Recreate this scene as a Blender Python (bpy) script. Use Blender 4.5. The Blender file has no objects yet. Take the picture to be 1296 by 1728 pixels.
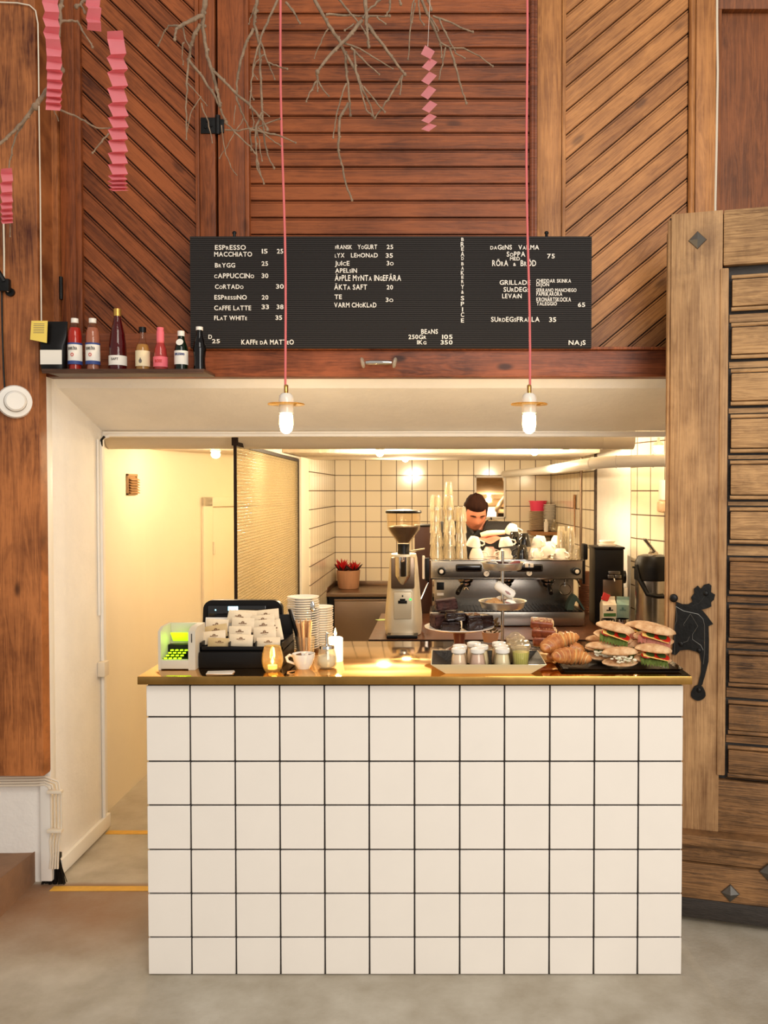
import bpy, bmesh, math, random
from mathutils import Vector, Matrix
R = math.radians
rng = random.Random(7)
SC = bpy.context.scene
COL = SC.collection

# ---------------------------------------------------------------- camera, world, lights, exposure
F = 1470.0                       # focal length in pixels of a 1296x1728 frame
EYE = 1.634
PITCH = math.atan(36 / F)
CP, SP = math.cos(PITCH), math.sin(PITCH)
cam = bpy.data.cameras.new('camera')
cam.lens = 36 * F / 1728
cam.sensor_width = 36
cam.shift_x = -97 / 1728
cam.clip_start = .05
camo = bpy.data.objects.new('camera', cam)
camo.location = (0, 0, EYE)
camo.rotation_euler = (math.pi / 2 - PITCH, 0, 0)
COL.objects.link(camo)
SC.camera = camo
SC.view_settings.view_transform = 'Standard'
SC.view_settings.look = 'None'
SC.view_settings.exposure = 0.0
SC.view_settings.gamma = 1
SC.view_settings.use_curve_mapping = False
w = bpy.data.worlds.new('world'); SC.world = w; w.use_nodes = True
w.node_tree.nodes['Background'].inputs[0].default_value = (1.0, .945, .875, 1)
w.node_tree.nodes['Background'].inputs[1].default_value = .52

def light(name, kind, loc, energy, col, size=.1, rot=None, size_y=None):
    l = bpy.data.lights.new(name, kind); l.energy = energy; l.color = col
    if kind == 'AREA':
        l.size = size
        if size_y: l.shape = 'RECTANGLE'; l.size_y = size_y
    else: l.shadow_soft_size = size
    o = bpy.data.objects.new(name, l); o.location = loc
    if rot is not None: o.rotation_euler = rot
    COL.objects.link(o); return o
def aim(loc, tgt): return (Vector(tgt) - Vector(loc)).to_track_quat('-Z', 'Y').to_euler()
# daylight from the open entrance and the high windows behind the camera
light('daylight_entrance', 'AREA', (2.2, -2.6, 2.6), 158, (1, .95, .885), 3.0, aim((2.2, -2.6, 2.6), (0, 3, 1.0)), 2.6)
light('daylight_high_window', 'AREA', (1.0, -1.2, 4.6), 84, (1, .94, .86), 2.4, aim((1.0, -1.2, 4.6), (0.2, 3.6, 1.9)), 1.6)

def at(px, py, Y):
    xc, yc = (px - 745) / F, (864 - py) / F
    t = Y / (CP + yc * SP)
    return Vector((xc * t, Y, EYE + (-SP + yc * CP) * t))
def onz(px, py, z):
    xc, yc = (px - 745) / F, (864 - py) / F
    t = (z - EYE) / (-SP + yc * CP)
    return Vector((xc * t, (CP + yc * SP) * t, z))

# ---------------------------------------------------------------- mesh helpers
class MB:
    def __init__(s): s.bm = bmesh.new(); s.mi = 0
    def face(s, vs):
        try: f = s.bm.faces.new(vs)
        except ValueError: return None
        f.material_index = s.mi; return f
    def poly(s, pts, M=None): return s.face([s.bm.verts.new(M @ Vector(p) if M else p) for p in pts])
    def box(s, x0, x1, y0, y1, z0, z1, M=None, bev=0, seg=2):
        P = [(x, y, z) for z in (z0, z1) for y in (y0, y1) for x in (x0, x1)]
        v = [s.bm.verts.new(M @ Vector(p) if M else p) for p in P]
        fs = [s.face([v[i] for i in q]) for q in ((0, 2, 3, 1), (4, 5, 7, 6), (0, 1, 5, 4), (2, 6, 7, 3), (0, 4, 6, 2), (1, 3, 7, 5))]
        if bev:
            es = list({e for f in fs for e in f.edges})
            r = bmesh.ops.bevel(s.bm, geom=es, offset=bev, segments=seg, affect='EDGES', profile=.6)
            for f in r['faces']: f.material_index = s.mi
        return s
    def tube(s, pts, r, n=8, cap=True, flat=1.0):
        pts = [Vector(p) for p in pts]; k = len(pts)
        rs = r if isinstance(r, (list, tuple)) else [r] * k
        rings = []; up = None
        for i, p in enumerate(pts):
            d = (pts[min(i + 1, k - 1)] - pts[max(i - 1, 0)])
            if d.length < 1e-9: d = Vector((0, 0, 1))
            d.normalize()
            if up is None: up = d.orthogonal().normalized()
            up = (up - d * up.dot(d))
            up = up.normalized() if up.length > 1e-6 else d.orthogonal().normalized()
            b = d.cross(up)
            rings.append([s.bm.verts.new(p + (up * math.cos(2 * math.pi * j / n) + b * math.sin(2 * math.pi * j / n) * flat) * rs[i]) for j in range(n)])
        for a, b in zip(rings, rings[1:]):
            for j in range(n): s.face([a[j], a[(j + 1) % n], b[(j + 1) % n], b[j]])
        if cap: s.face(rings[0][::-1]); s.face(rings[-1])
        return s
    def lathe(s, prof, n=24, o=(0, 0, 0), M=None, sx=1, sy=1):
        rings = []; o = Vector(o)
        for r, z in prof:
            if r < 1e-6:
                p = o + Vector((0, 0, z)); rings.append([s.bm.verts.new(M @ p if M else p)])
            else:
                ring = []
                for j in range(n):
                    a = 2 * math.pi * j / n
                    p = o + Vector((r * math.cos(a) * sx, r * math.sin(a) * sy, z)); ring.append(s.bm.verts.new(M @ p if M else p))
                rings.append(ring)
        for a, b in zip(rings, rings[1:]):
            for j in range(n):
                k = (j + 1) % n
                if len(a) == 1 and len(b) == 1: break
                if len(a) == 1: s.face([a[0], b[k], b[j]])
                elif len(b) == 1: s.face([a[j], a[k], b[0]])
                else: s.face([a[j], a[k], b[k], b[j]])
        return s
    def prism(s, pts, y0, y1, M=None):
        """polygon in XZ pushed from y0 (front) to y1"""
        a = [s.bm.verts.new(M @ Vector((x, y0, z)) if M else (x, y0, z)) for x, z in pts]
        b = [s.bm.verts.new(M @ Vector((x, y1, z)) if M else (x, y1, z)) for x, z in pts]
        s.face(a); s.face(b[::-1]); n = len(pts)
        for i in range(n): s.face([a[i], b[i], b[(i + 1) % n], a[(i + 1) % n]])
        return s
    def ell(s, c, r, n=16, m=10, M=None, noise=0):
        c = Vector(c); rings = []
        for i in range(m + 1):
            t = math.pi * i / m; ring = []
            for j in range(n if 0 < i < m else 1):
                a = 2 * math.pi * j / n; k = 1 + (rng.uniform(-noise, noise) if noise else 0)
                p = c + Vector((r[0] * math.sin(t) * math.cos(a), r[1] * math.sin(t) * math.sin(a), -r[2] * math.cos(t))) * k
                ring.append(s.bm.verts.new(M @ p if M else p))
            rings.append(ring)
        for a, b in zip(rings, rings[1:]):
            for j in range(n):
                k = (j + 1) % n
                if len(a) == 1: s.face([a[0], b[k], b[j]])
                elif len(b) == 1: s.face([a[j], a[k], b[0]])
                else: s.face([a[j], a[k], b[k], b[j]])
        return s
    def build(s, name, mats, parent=None, loc=None, rot=None, ang=38):
        me = bpy.data.meshes.new(name)
        bmesh.ops.recalc_face_normals(s.bm, faces=s.bm.faces)
        s.bm.to_mesh(me); s.bm.free()
        for m in (mats if isinstance(mats, (list, tuple)) else [mats]): me.materials.append(m)
        me.shade_smooth(); me.set_sharp_from_angle(angle=R(ang))
        o = bpy.data.objects.new(name, me); COL.objects.link(o)
        if parent: o.parent = parent
        if loc is not None: o.location = loc
        if rot is not None: o.rotation_euler = rot
        return o

def tag(o, label, cat=None, group=None, kind=None):
    if label: o['label'] = label
    if cat: o['category'] = cat
    if group: o['group'] = group
    if kind: o['kind'] = kind
    return o
def thing(name, label, cat, loc=(0, 0, 0), rz=0, group=None, kind=None):
    o = bpy.data.objects.new(name, None); COL.objects.link(o)
    o.empty_display_size = .05
    o.location = loc; o.rotation_euler = (0, 0, rz)
    return tag(o, label, cat, group, kind)
def dup(root, loc, rot=None, label=None, group=None, scale=None):
    def cp(o, par):
        c = o.copy(); COL.objects.link(c)
        if par: c.parent = par
        for ch in list(o.children): cp(ch, c)
        return c
    r = cp(root, None); r.location = loc
    if rot is not None: r.rotation_euler = rot if isinstance(rot, (tuple, list)) else (0, 0, rot)
    if scale: r.scale = (scale,) * 3 if not isinstance(scale, (tuple, list)) else scale
    if label: r['label'] = label
    if group: r['group'] = group
    return r
def struct(o, label, cat): return tag(o, label, cat, None, 'structure')
ORD = ['topmost', 'second', 'third', 'fourth', 'fifth', 'sixth', 'seventh', 'eighth', 'ninth', 'tenth', 'eleventh', 'twelfth', 'thirteenth', 'fourteenth',
       'fifteenth', 'sixteenth', 'seventeenth', 'eighteenth', 'nineteenth', 'twentieth', 'twenty-first', 'twenty-second', 'twenty-third', 'twenty-fourth']
def pos(k): return 'topmost' if k == 0 else ORD[k] + ' from the top'
def rotz(a): return Matrix.Rotation(a, 4, 'Z')
def TR(x, y, z, rx=0, ry=0, rz=0): return Matrix.Translation((x, y, z)) @ Matrix.Rotation(rz, 4, 'Z') @ Matrix.Rotation(ry, 4, 'Y') @ Matrix.Rotation(rx, 4, 'X')

# ---------------------------------------------------------------- materials
def lin(c):
    return tuple(((v / 255) / 12.92 if v / 255 <= .04045 else ((v / 255 + .055) / 1.055) ** 2.4) for v in c) + (1,)
def newmat(name):
    m = bpy.data.materials.new(name); m.use_nodes = True
    nt = m.node_tree; return m, nt, nt.nodes['Principled BSDF']
def N(nt, t, **kw):
    n = nt.nodes.new(t)
    for k, v in kw.items():
        if k.startswith('i_'): n.inputs[k[2:].replace('_', ' ')].default_value = v
        else: setattr(n, k, v)
    return n
def L(nt, a, b): nt.links.new(a, b)
def mat(name, col, rough=.5, metal=0, var=0, vs=8, bump=0, bs=60, coat=0, emis=None, es=0, spec=None, trans=0, col2=None, stretch=None, sss=0):
    m, nt, p = newmat(name)
    c = lin(col); p.inputs['Base Color'].default_value = c
    p.inputs['Roughness'].default_value = rough; p.inputs['Metallic'].default_value = metal
    if coat: p.inputs['Coat Weight'].default_value = coat; p.inputs['Coat Roughness'].default_value = .08
    if spec is not None: p.inputs['Specular IOR Level'].default_value = spec
    if emis: p.inputs['Emission Color'].default_value = lin(emis); p.inputs['Emission Strength'].default_value = es
    if trans: p.inputs['Transmission Weight'].default_value = trans
    if sss: p.inputs['Subsurface Weight'].default_value = sss; p.inputs['Subsurface Radius'].default_value = (.02, .01, .005); p.inputs['Subsurface Scale'].default_value = .3
    if var or bump:
        tc = N(nt, 'ShaderNodeTexCoord'); vec = tc.outputs['Object']
        if stretch:
            mp = N(nt, 'ShaderNodeMapping'); mp.inputs['Scale'].default_value = stretch; L(nt, vec, mp.inputs['Vector']); vec = mp.outputs[0]
    if var:
        n = N(nt, 'ShaderNodeTexNoise', i_Scale=vs, i_Detail=6.0, i_Roughness=.6); L(nt, vec, n.inputs['Vector'])
        r = N(nt, 'ShaderNodeMapRange'); r.inputs[1].default_value = .32; r.inputs[2].default_value = .68; L(nt, n.outputs['Fac'], r.inputs[0])
        mx = N(nt, 'ShaderNodeMix', data_type='RGBA'); L(nt, r.outputs[0], mx.inputs[0])
        c2 = lin(col2) if col2 else tuple(v * (1 - var) for v in c[:3]) + (1,)
        mx.inputs[6].default_value = c2; mx.inputs[7].default_value = c; L(nt, mx.outputs[2], p.inputs['Base Color'])
    if bump:
        n2 = N(nt, 'ShaderNodeTexNoise', i_Scale=bs, i_Detail=4.0); L(nt, vec, n2.inputs['Vector'])
        b = N(nt, 'ShaderNodeBump', i_Strength=bump, i_Distance=.004); L(nt, n2.outputs['Fac'], b.inputs['Height']); L(nt, b.outputs[0], p.inputs['Normal'])
    return m
def math1(nt, op, a, b=None, c=None):
    n = N(nt, 'ShaderNodeMath', operation=op)
    for i, v in enumerate((a, b, c)):
        if v is None: continue
        if isinstance(v, (int, float)): n.inputs[i].default_value = v
        else: L(nt, v, n.inputs[i])
    return n.outputs[0]
def wood(name, light_c, dark_c, ang=0, width=None, off=0, rough=.45, knots=.5, grain=1.0, bump=.25, grey=None, greyamt=.5, fw=.5, blotch=1.7, specks=.55):
    """wood with its grain along direction ang (in the object's XZ plane); width = plank pitch for plank-to-plank change"""
    m, nt, p = newmat(name)
    tc = N(nt, 'ShaderNodeTexCoord')
    mp = N(nt, 'ShaderNodeMapping', vector_type='POINT'); mp.inputs['Rotation'].default_value = (0, ang, 0); L(nt, tc.outputs['Object'], mp.inputs['Vector'])
    sp = N(nt, 'ShaderNodeSeparateXYZ'); L(nt, mp.outputs[0], sp.inputs[0])
    u, v, y = sp.outputs['X'], sp.outputs['Z'], sp.outputs['Y']
    if width:
        pid = math1(nt, 'FLOOR', math1(nt, 'DIVIDE', math1(nt, 'SUBTRACT', v, off), width))
        wn = N(nt, 'ShaderNodeTexWhiteNoise', noise_dimensions='1D'); L(nt, pid, wn.inputs['W']); rnd = wn.outputs['Value']
        u = math1(nt, 'ADD', u, math1(nt, 'MULTIPLY', rnd, 17.0))
        y = math1(nt, 'ADD', y, math1(nt, 'MULTIPLY', rnd, 5.0))
    cb = N(nt, 'ShaderNodeCombineXYZ'); L(nt, math1(nt, 'MULTIPLY', u, 1.6), cb.inputs[0]); L(nt, y, cb.inputs[1]); L(nt, math1(nt, 'MULTIPLY', v, 16.0), cb.inputs[2])
    g = N(nt, 'ShaderNodeTexNoise', i_Scale=1.5, i_Detail=5.0, i_Roughness=.62, i_Distortion=.6); L(nt, cb.outputs[0], g.inputs['Vector'])
    # growth rings
    rings = math1(nt, 'SINE', math1(nt, 'MULTIPLY', g.outputs['Fac'], 34.0 * grain))
    rings = math1(nt, 'MULTIPLY', math1(nt, 'ADD', rings, 1.0), .5)
    cf = N(nt, 'ShaderNodeCombineXYZ'); L(nt, math1(nt, 'MULTIPLY', u, 5.0), cf.inputs[0]); L(nt, y, cf.inputs[1]); L(nt, math1(nt, 'MULTIPLY', v, 190.0), cf.inputs[2])
    fine = N(nt, 'ShaderNodeTexNoise', i_Scale=1.0, i_Detail=3.0); L(nt, cf.outputs[0], fine.inputs['Vector'])
    bl = N(nt, 'ShaderNodeTexNoise', i_Scale=2.2, i_Detail=5.0, i_Roughness=.65); L(nt, tc.outputs['Object'], bl.inputs['Vector'])
    t = math1(nt, 'ADD', math1(nt, 'MULTIPLY', rings, .26), math1(nt, 'MULTIPLY', math1(nt, 'SUBTRACT', fine.outputs['Fac'], .5), fw * 1.6))
    t = math1(nt, 'ADD', t, .2)
    t = math1(nt, 'ADD', t, math1(nt, 'MULTIPLY', math1(nt, 'SUBTRACT', bl.outputs['Fac'], .5), blotch))
    if width: t = math1(nt, 'ADD', t, math1(nt, 'MULTIPLY', math1(nt, 'SUBTRACT', rnd, .5), .45))
    mx = N(nt, 'ShaderNodeMix', data_type='RGBA', clamp_factor=True); L(nt, math1(nt, 'ADD', t, .08), mx.inputs[0])
    mx.inputs[6].default_value = lin(light_c); mx.inputs[7].default_value = lin(dark_c)
    colr = mx.outputs[2]
    sx_ = N(nt, 'ShaderNodeCombineXYZ'); L(nt, math1(nt, 'MULTIPLY', u, 9.0), sx_.inputs[0]); L(nt, y, sx_.inputs[1]); L(nt, math1(nt, 'MULTIPLY', v, 42.0), sx_.inputs[2])
    sn_ = N(nt, 'ShaderNodeTexNoise', i_Scale=1.6, i_Detail=7.0, i_Roughness=.8); L(nt, sx_.outputs[0], sn_.inputs['Vector'])
    sr_ = N(nt, 'ShaderNodeMapRange'); sr_.inputs[1].default_value = .60; sr_.inputs[2].default_value = .74; sr_.inputs[4].default_value = specks; L(nt, sn_.outputs['Fac'], sr_.inputs[0])
    ms_ = N(nt, 'ShaderNodeMix', data_type='RGBA'); L(nt, sr_.outputs[0], ms_.inputs[0]); L(nt, colr, ms_.inputs[6]); ms_.inputs[7].default_value = tuple(x_ * .45 for x_ in lin(dark_c)[:3]) + (1,); colr = ms_.outputs[2]
    if grey:
        gn = N(nt, 'ShaderNodeTexNoise', i_Scale=3.4, i_Detail=9.0, i_Roughness=.75); L(nt, tc.outputs['Object'], gn.inputs['Vector'])
        gr = N(nt, 'ShaderNodeMapRange'); gr.inputs[1].default_value = .55; gr.inputs[2].default_value = .72; gr.inputs[4].default_value = greyamt; L(nt, gn.outputs['Fac'], gr.inputs[0])
        mg = N(nt, 'ShaderNodeMix', data_type='RGBA'); L(nt, gr.outputs[0], mg.inputs[0]); L(nt, colr, mg.inputs[6]); mg.inputs[7].default_value = lin(grey); colr = mg.outputs[2]
    if knots:
        ck = N(nt, 'ShaderNodeCombineXYZ'); L(nt, math1(nt, 'MULTIPLY', u, 3.4), ck.inputs[0]); L(nt, math1(nt, 'MULTIPLY', v, 7.5), ck.inputs[2])
        vo = N(nt, 'ShaderNodeTexVoronoi', i_Scale=1.0); L(nt, ck.outputs[0], vo.inputs['Vector'])
        kd = N(nt, 'ShaderNodeMapRange', interpolation_type='SMOOTHSTEP'); kd.inputs[1].default_value = .05; kd.inputs[2].default_value = .15; kd.inputs[3].default_value = knots; kd.inputs[4].default_value = 0
        L(nt, vo.outputs['Distance'], kd.inputs[0])
        mk = N(nt, 'ShaderNodeMix', data_type='RGBA'); L(nt, kd.outputs[0], mk.inputs[0]); L(nt, colr, mk.inputs[6])
        mk.inputs[7].default_value = tuple(x * .28 for x in lin(dark_c)[:3]) + (1,); colr = mk.outputs[2]
    L(nt, colr, p.inputs['Base Color'])
    p.inputs['Roughness'].default_value = rough; p.inputs['Specular IOR Level'].default_value = .3
    b = N(nt, 'ShaderNodeBump', i_Strength=bump, i_Distance=.003)
    L(nt, math1(nt, 'ADD', fine.outputs['Fac'], math1(nt, 'MULTIPLY', rings, .4)), b.inputs['Height']); L(nt, b.outputs[0], p.inputs['Normal'])
    return m
def tiles(name, axis, o, s, col, grout, rough=.12, mort=.0035, ang=0):
    m, nt, p = newmat(name)
    tc = N(nt, 'ShaderNodeTexCoord'); mp = N(nt, 'ShaderNodeMapping'); mp.inputs['Rotation'].default_value = (0, 0, ang); L(nt, tc.outputs['Object'], mp.inputs['Vector'])
    sp = N(nt, 'ShaderNodeSeparateXYZ'); L(nt, mp.outputs[0], sp.inputs[0])
    cb = N(nt, 'ShaderNodeCombineXYZ'); L(nt, math1(nt, 'SUBTRACT', sp.outputs['X' if axis == 'x' else 'Y'], o[0] - 3 * s), cb.inputs[0]); L(nt, math1(nt, 'SUBTRACT', sp.outputs['Z'], o[1] - 20 * s), cb.inputs[1])
    br = N(nt, 'ShaderNodeTexBrick', offset=0, squash=1)
    br.inputs['Scale'].default_value = 1; br.inputs['Mortar Size'].default_value = mort; br.inputs['Mortar Smooth'].default_value = .2
    br.inputs['Brick Width'].default_value = s; br.inputs['Row Height'].default_value = s; br.inputs['Bias'].default_value = 0
    c = lin(col); br.inputs['Color1'].default_value = c; br.inputs['Color2'].default_value = tuple(x * .95 for x in c[:3]) + (1,); br.inputs['Mortar'].default_value = lin(grout)
    L(nt, cb.outputs[0], br.inputs['Vector']); L(nt, br.outputs['Color'], p.inputs['Base Color'])
    rr = N(nt, 'ShaderNodeMapRange'); rr.inputs[3].default_value = rough; rr.inputs[4].default_value = .8; L(nt, br.outputs['Fac'], rr.inputs[0]); L(nt, rr.outputs[0], p.inputs['Roughness'])
    b = N(nt, 'ShaderNodeBump', i_Strength=.5, i_Distance=.002, invert=True); L(nt, br.outputs['Fac'], b.inputs['Height']); L(nt, b.outputs[0], p.inputs['Normal'])
    return m
def glassy(name, tint=(255, 255, 255), gloss=.1, rough=.03, body=0, bodycol=(255, 255, 255), ribs=None):
    """clear glass that lets light and shadow rays through: tinted see-through plus a fresnel reflection"""
    m = bpy.data.materials.new(name); m.use_nodes = True; nt = m.node_tree; nt.nodes.clear()
    out = N(nt, 'ShaderNodeOutputMaterial'); tr = N(nt, 'ShaderNodeBsdfTransparent'); tr.inputs[0].default_value = lin(tint)
    gl = N(nt, 'ShaderNodeBsdfGlossy'); gl.inputs['Roughness'].default_value = rough
    base = tr.outputs[0]
    if body:
        df = N(nt, 'ShaderNodeBsdfDiffuse'); df.inputs[0].default_value = lin(bodycol)
        tl = N(nt, 'ShaderNodeBsdfTranslucent'); tl.inputs[0].default_value = lin(bodycol)
        a = N(nt, 'ShaderNodeMixShader'); a.inputs[0].default_value = .5; L(nt, df.outputs[0], a.inputs[1]); L(nt, tl.outputs[0], a.inputs[2])
        b = N(nt, 'ShaderNodeMixShader'); b.inputs[0].default_value = body; L(nt, base, b.inputs[1]); L(nt, a.outputs[0], b.inputs[2]); base = b.outputs[0]
    lw = N(nt, 'ShaderNodeLayerWeight'); lw.inputs[0].default_value = .5
    fr = math1(nt, 'ADD', math1(nt, 'MULTIPLY', math1(nt, 'POWER', lw.outputs['Facing'], 3.5), .6), gloss * .5)
    mx = N(nt, 'ShaderNodeMixShader'); L(nt, fr, mx.inputs[0]); L(nt, base, mx.inputs[1]); L(nt, gl.outputs[0], mx.inputs[2])
    if ribs:
        tc = N(nt, 'ShaderNodeTexCoord'); sp = N(nt, 'ShaderNodeSeparateXYZ'); L(nt, tc.outputs['Object'], sp.inputs[0])
        sn = math1(nt, 'SINE', math1(nt, 'MULTIPLY', sp.outputs['Z'], 2 * math.pi / ribs))
        bp = N(nt, 'ShaderNodeBump', i_Strength=1.0, i_Distance=.004); L(nt, sn, bp.inputs['Height']); L(nt, bp.outputs[0], gl.inputs['Normal'])
        if body: L(nt, bp.outputs[0], df.inputs['Normal'])
        k = math1(nt, 'ADD', .55, math1(nt, 'MULTIPLY', math1(nt, 'ABSOLUTE', sn), .4))
        L(nt, math1(nt, 'MULTIPLY', math1(nt, 'ABSOLUTE', sn), body * 1.5), b.inputs[0])
    L(nt, mx.outputs[0], out.inputs[0]); return m

PINE_L, PINE_D = (162, 88, 45), (74, 34, 15)
PR_L, PR_D = (202, 138, 78), (118, 68, 32)
M_ = {}
M_['pine_h'] = wood('pine_horizontal', PINE_L, PINE_D, 0, .0700, 0)
M_['pine_v'] = wood('pine_vertical', PINE_L, PINE_D, R(90))
M_['pine_dl'] = wood('pine_diagonal_down', PINE_L, PINE_D, R(-44), .0702)
M_['pine_dr'] = wood('pine_diagonal_up', PR_L, PR_D, R(39.7), .0765)
M_['pine_vr'] = wood('pine_vertical_warm', PR_L, PR_D, R(90))
M_['beam'] = wood('dark_beam', (150, 82, 50), (56, 26, 15), 0, knots=.8, rough=.4, blotch=2.2)
M_['post'] = wood('old_post', (190, 118, 66), (80, 36, 18), R(90), knots=.8, rough=.42, blotch=2.4)
M_['panel_dark'] = wood('old_panel', (150, 88, 48), (70, 36, 18), R(90), knots=.5, rough=.5)
M_['oak_v'] = wood('oak_vertical', (192, 150, 104), (110, 74, 45), R(90), knots=0, grain=.6, rough=.55, bump=.5, grey=(96, 70, 48), greyamt=.5, fw=.75, blotch=2.2, specks=.7)
M_['oak_h'] = wood('oak_horizontal', (196, 154, 106), (92, 60, 36), 0, knots=0, grain=1.3, rough=.55, bump=.6, grey=(78, 58, 42), greyamt=.5, fw=.8, blotch=2.2, specks=.8)
M_['oak_old'] = wood('oak_weathered', (160, 116, 74), (62, 43, 28), 0, knots=.4, grain=1.3, rough=.6, bump=.8, grey=(64, 54, 44), greyamt=.9, fw=1.0, blotch=2.4, specks=.9)
M_['kick'] = mat('tarred_wood', (58, 50, 44), .6, var=.5, vs=14, bump=.5, bs=40, stretch=(1, 1, 6))
M_['table'] = wood('brown_table', (98, 58, 36), (46, 25, 14), 0, knots=0, rough=.3)
M_['shelfwood'] = wood('dark_shelf', (92, 62, 44), (44, 28, 20), 0, knots=0, rough=.4)
M_['tan_wood'] = wood('light_shelf', (176, 124, 76), (120, 78, 44), 0, knots=0)
M_['plaster'] = mat('white_plaster', (246, 240, 231), .75, var=.07, vs=5, bump=.5, bs=45)
M_['lime'] = mat('rough_limewash', (226, 210, 188), .85, var=.22, vs=11, bump=1.0, bs=28)
M_['cream'] = mat('cream_paint', (240, 226, 200), .55, var=.04, vs=3, bump=.12, bs=60)
M_['white'] = mat('white_paint', (236, 230, 220), .45)
M_['floor'] = mat('concrete', (192, 183, 166), .62, var=.35, vs=5.0, bump=.3, bs=80, col2=(164, 152, 132))
M_['slab'] = mat('slab_concrete', (150, 112, 82), .75, var=.3, vs=6, bump=.5, bs=50)
M_['yellow'] = mat('yellow_paint', (226, 172, 66), .55, var=.15, vs=30)
M_['tile'] = mat('white_glazed_tile', (243, 235, 225), .22, var=.03, vs=6, coat=.3)
M_['grout'] = mat('dark_grout', (30, 24, 22), .9)
M_['brass'] = mat('polished_brass', (232, 184, 104), .075, 1, var=.1, vs=5, bump=.012, bs=7, col2=(212, 160, 80))
M_['glassknob'] = glassy('cut_crystal', (240, 236, 226), .25, .05, .45, (236, 226, 206))
M_['brass_edge'] = mat('worn_brass_edge', (184, 142, 78), .3, 1, var=.35, vs=9)
M_['steel'] = mat('brushed_steel', (190, 182, 172), .24, 1, var=.12, vs=6, stretch=(1, 1, 14))
M_['steel_d'] = mat('dull_steel', (150, 128, 108), .34, 1, var=.1, vs=4)
M_['chrome'] = mat('chrome', (220, 216, 210), .07, 1)
M_['black'] = mat('black_plastic', (15, 12, 11), .38, spec=.25)
M_['blackgloss'] = mat('black_gloss', (14, 12, 12), .12, coat=.4)
M_['iron'] = mat('black_iron', (30, 29, 28), .45, .6, var=.4, vs=20, bump=.3, bs=60)
M_['stud'] = mat('iron_stud', (120, 116, 110), .4, .85)
M_['felt'] = mat('letter_board_ribs', (34, 28, 25), .75)
M_['letter'] = mat('white_letter', (240, 232, 218), .5)
M_['china'] = mat('white_china', (242, 234, 222), .15, coat=.3)
M_['pink'] = mat('pink_paper', (255, 164, 172), .7)
M_['pinkcord'] = mat('pink_cord', (222, 112, 112), .7)
M_['bark'] = mat('twig_bark', (158, 132, 106), .85, var=.5, vs=50, bump=.4, bs=90)
M_['porcelain'] = mat('porcelain', (238, 230, 216), .2, coat=.3)
M_['goldglass'] = glassy('gold_disc_glass', (240, 214, 150), .2, .06, .25, (214, 168, 80))
M_['bulb'] = mat('lit_bulb', (255, 240, 210), .3, emis=(255, 214, 140), es=22)
M_['spot'] = mat('lit_spot', (255, 240, 210), .3, emis=(255, 206, 130), es=40)
M_['flame'] = mat('candle_flame', (255, 220, 150), .4, emis=(255, 205, 120), es=22)
M_['wax'] = mat('white_wax', (250, 240, 220), .5, emis=(255, 222, 160), es=1.6)
M_['glass'] = glassy('clear_glass', (250, 246, 236), .06, .03)
M_['glassw'] = glassy('ribbed_tumbler_glass', (250, 246, 236), .14, .08, .10, (252, 244, 226))
M_['glassr'] = glassy('milky_tumbler_glass', (252, 248, 238), .28, .1, .15, (252, 246, 230))
M_['ribglass'] = glassy('ribbed_pane', (244, 234, 206), .05, .12, .5, (232, 214, 170), ribs=.016)
# ================================================================ SETTING
def clip(poly, a, b, c):
    """keep a*x+b*z<=c"""
    out = []
    for i, p in enumerate(poly):
        q = poly[(i + 1) % len(poly)]; dp = a * p[0] + b * p[1] - c; dq = a * q[0] + b * q[1] - c
        if dp <= 0: out.append(p)
        if dp * dq < 0: t = dp / (dp - dq); out.append((p[0] + (q[0] - p[0]) * t, p[1] + (q[1] - p[1]) * t))
    return out
def planks(mb, x0, x1, z0, z1, ang, pitch, y, off=0, bead=True, th=.02):
    """tongue-and-groove boards along direction ang filling a rectangle"""
    nx, nz = -math.sin(ang), math.cos(ang)
    vs = [nx * x + nz * z for x in (x0, x1) for z in (z0, z1)]
    k0, k1 = math.floor((min(vs) - off) / pitch) - 1, math.ceil((max(vs) - off) / pitch) + 1
    for k in range(k0, k1):
        a = off + k * pitch
        for lo, hi, yy in ([(a + .0012, a + pitch - .0125, y), (a + pitch - .0105, a + pitch - .0035, y + .003)] if bead else [(a + .002, a + pitch - .002, y)]):
            p = clip(clip([(x0, z0), (x1, z0), (x1, z1), (x0, z1)], nx, nz, hi), -nx, -nz, -lo)
            if len(p) >= 3:
                mb.prism(p, yy + .003, y + th)
                # slightly inset face gives each board a chamfered edge
                p2 = clip(clip([(x0, z0), (x1, z0), (x1, z1), (x0, z1)], nx, nz, hi - .0022), -nx, -nz, -lo - .0022)
                if len(p2) >= 3: mb.prism(p2, yy, y + .004)
WY = 3.66
def Xw(px, Y=WY): return at(px, 500, Y).x
ZT = 4.3                                   # top of the timber wall (out of frame)
zb = at(700, 592, WY).z
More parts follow.
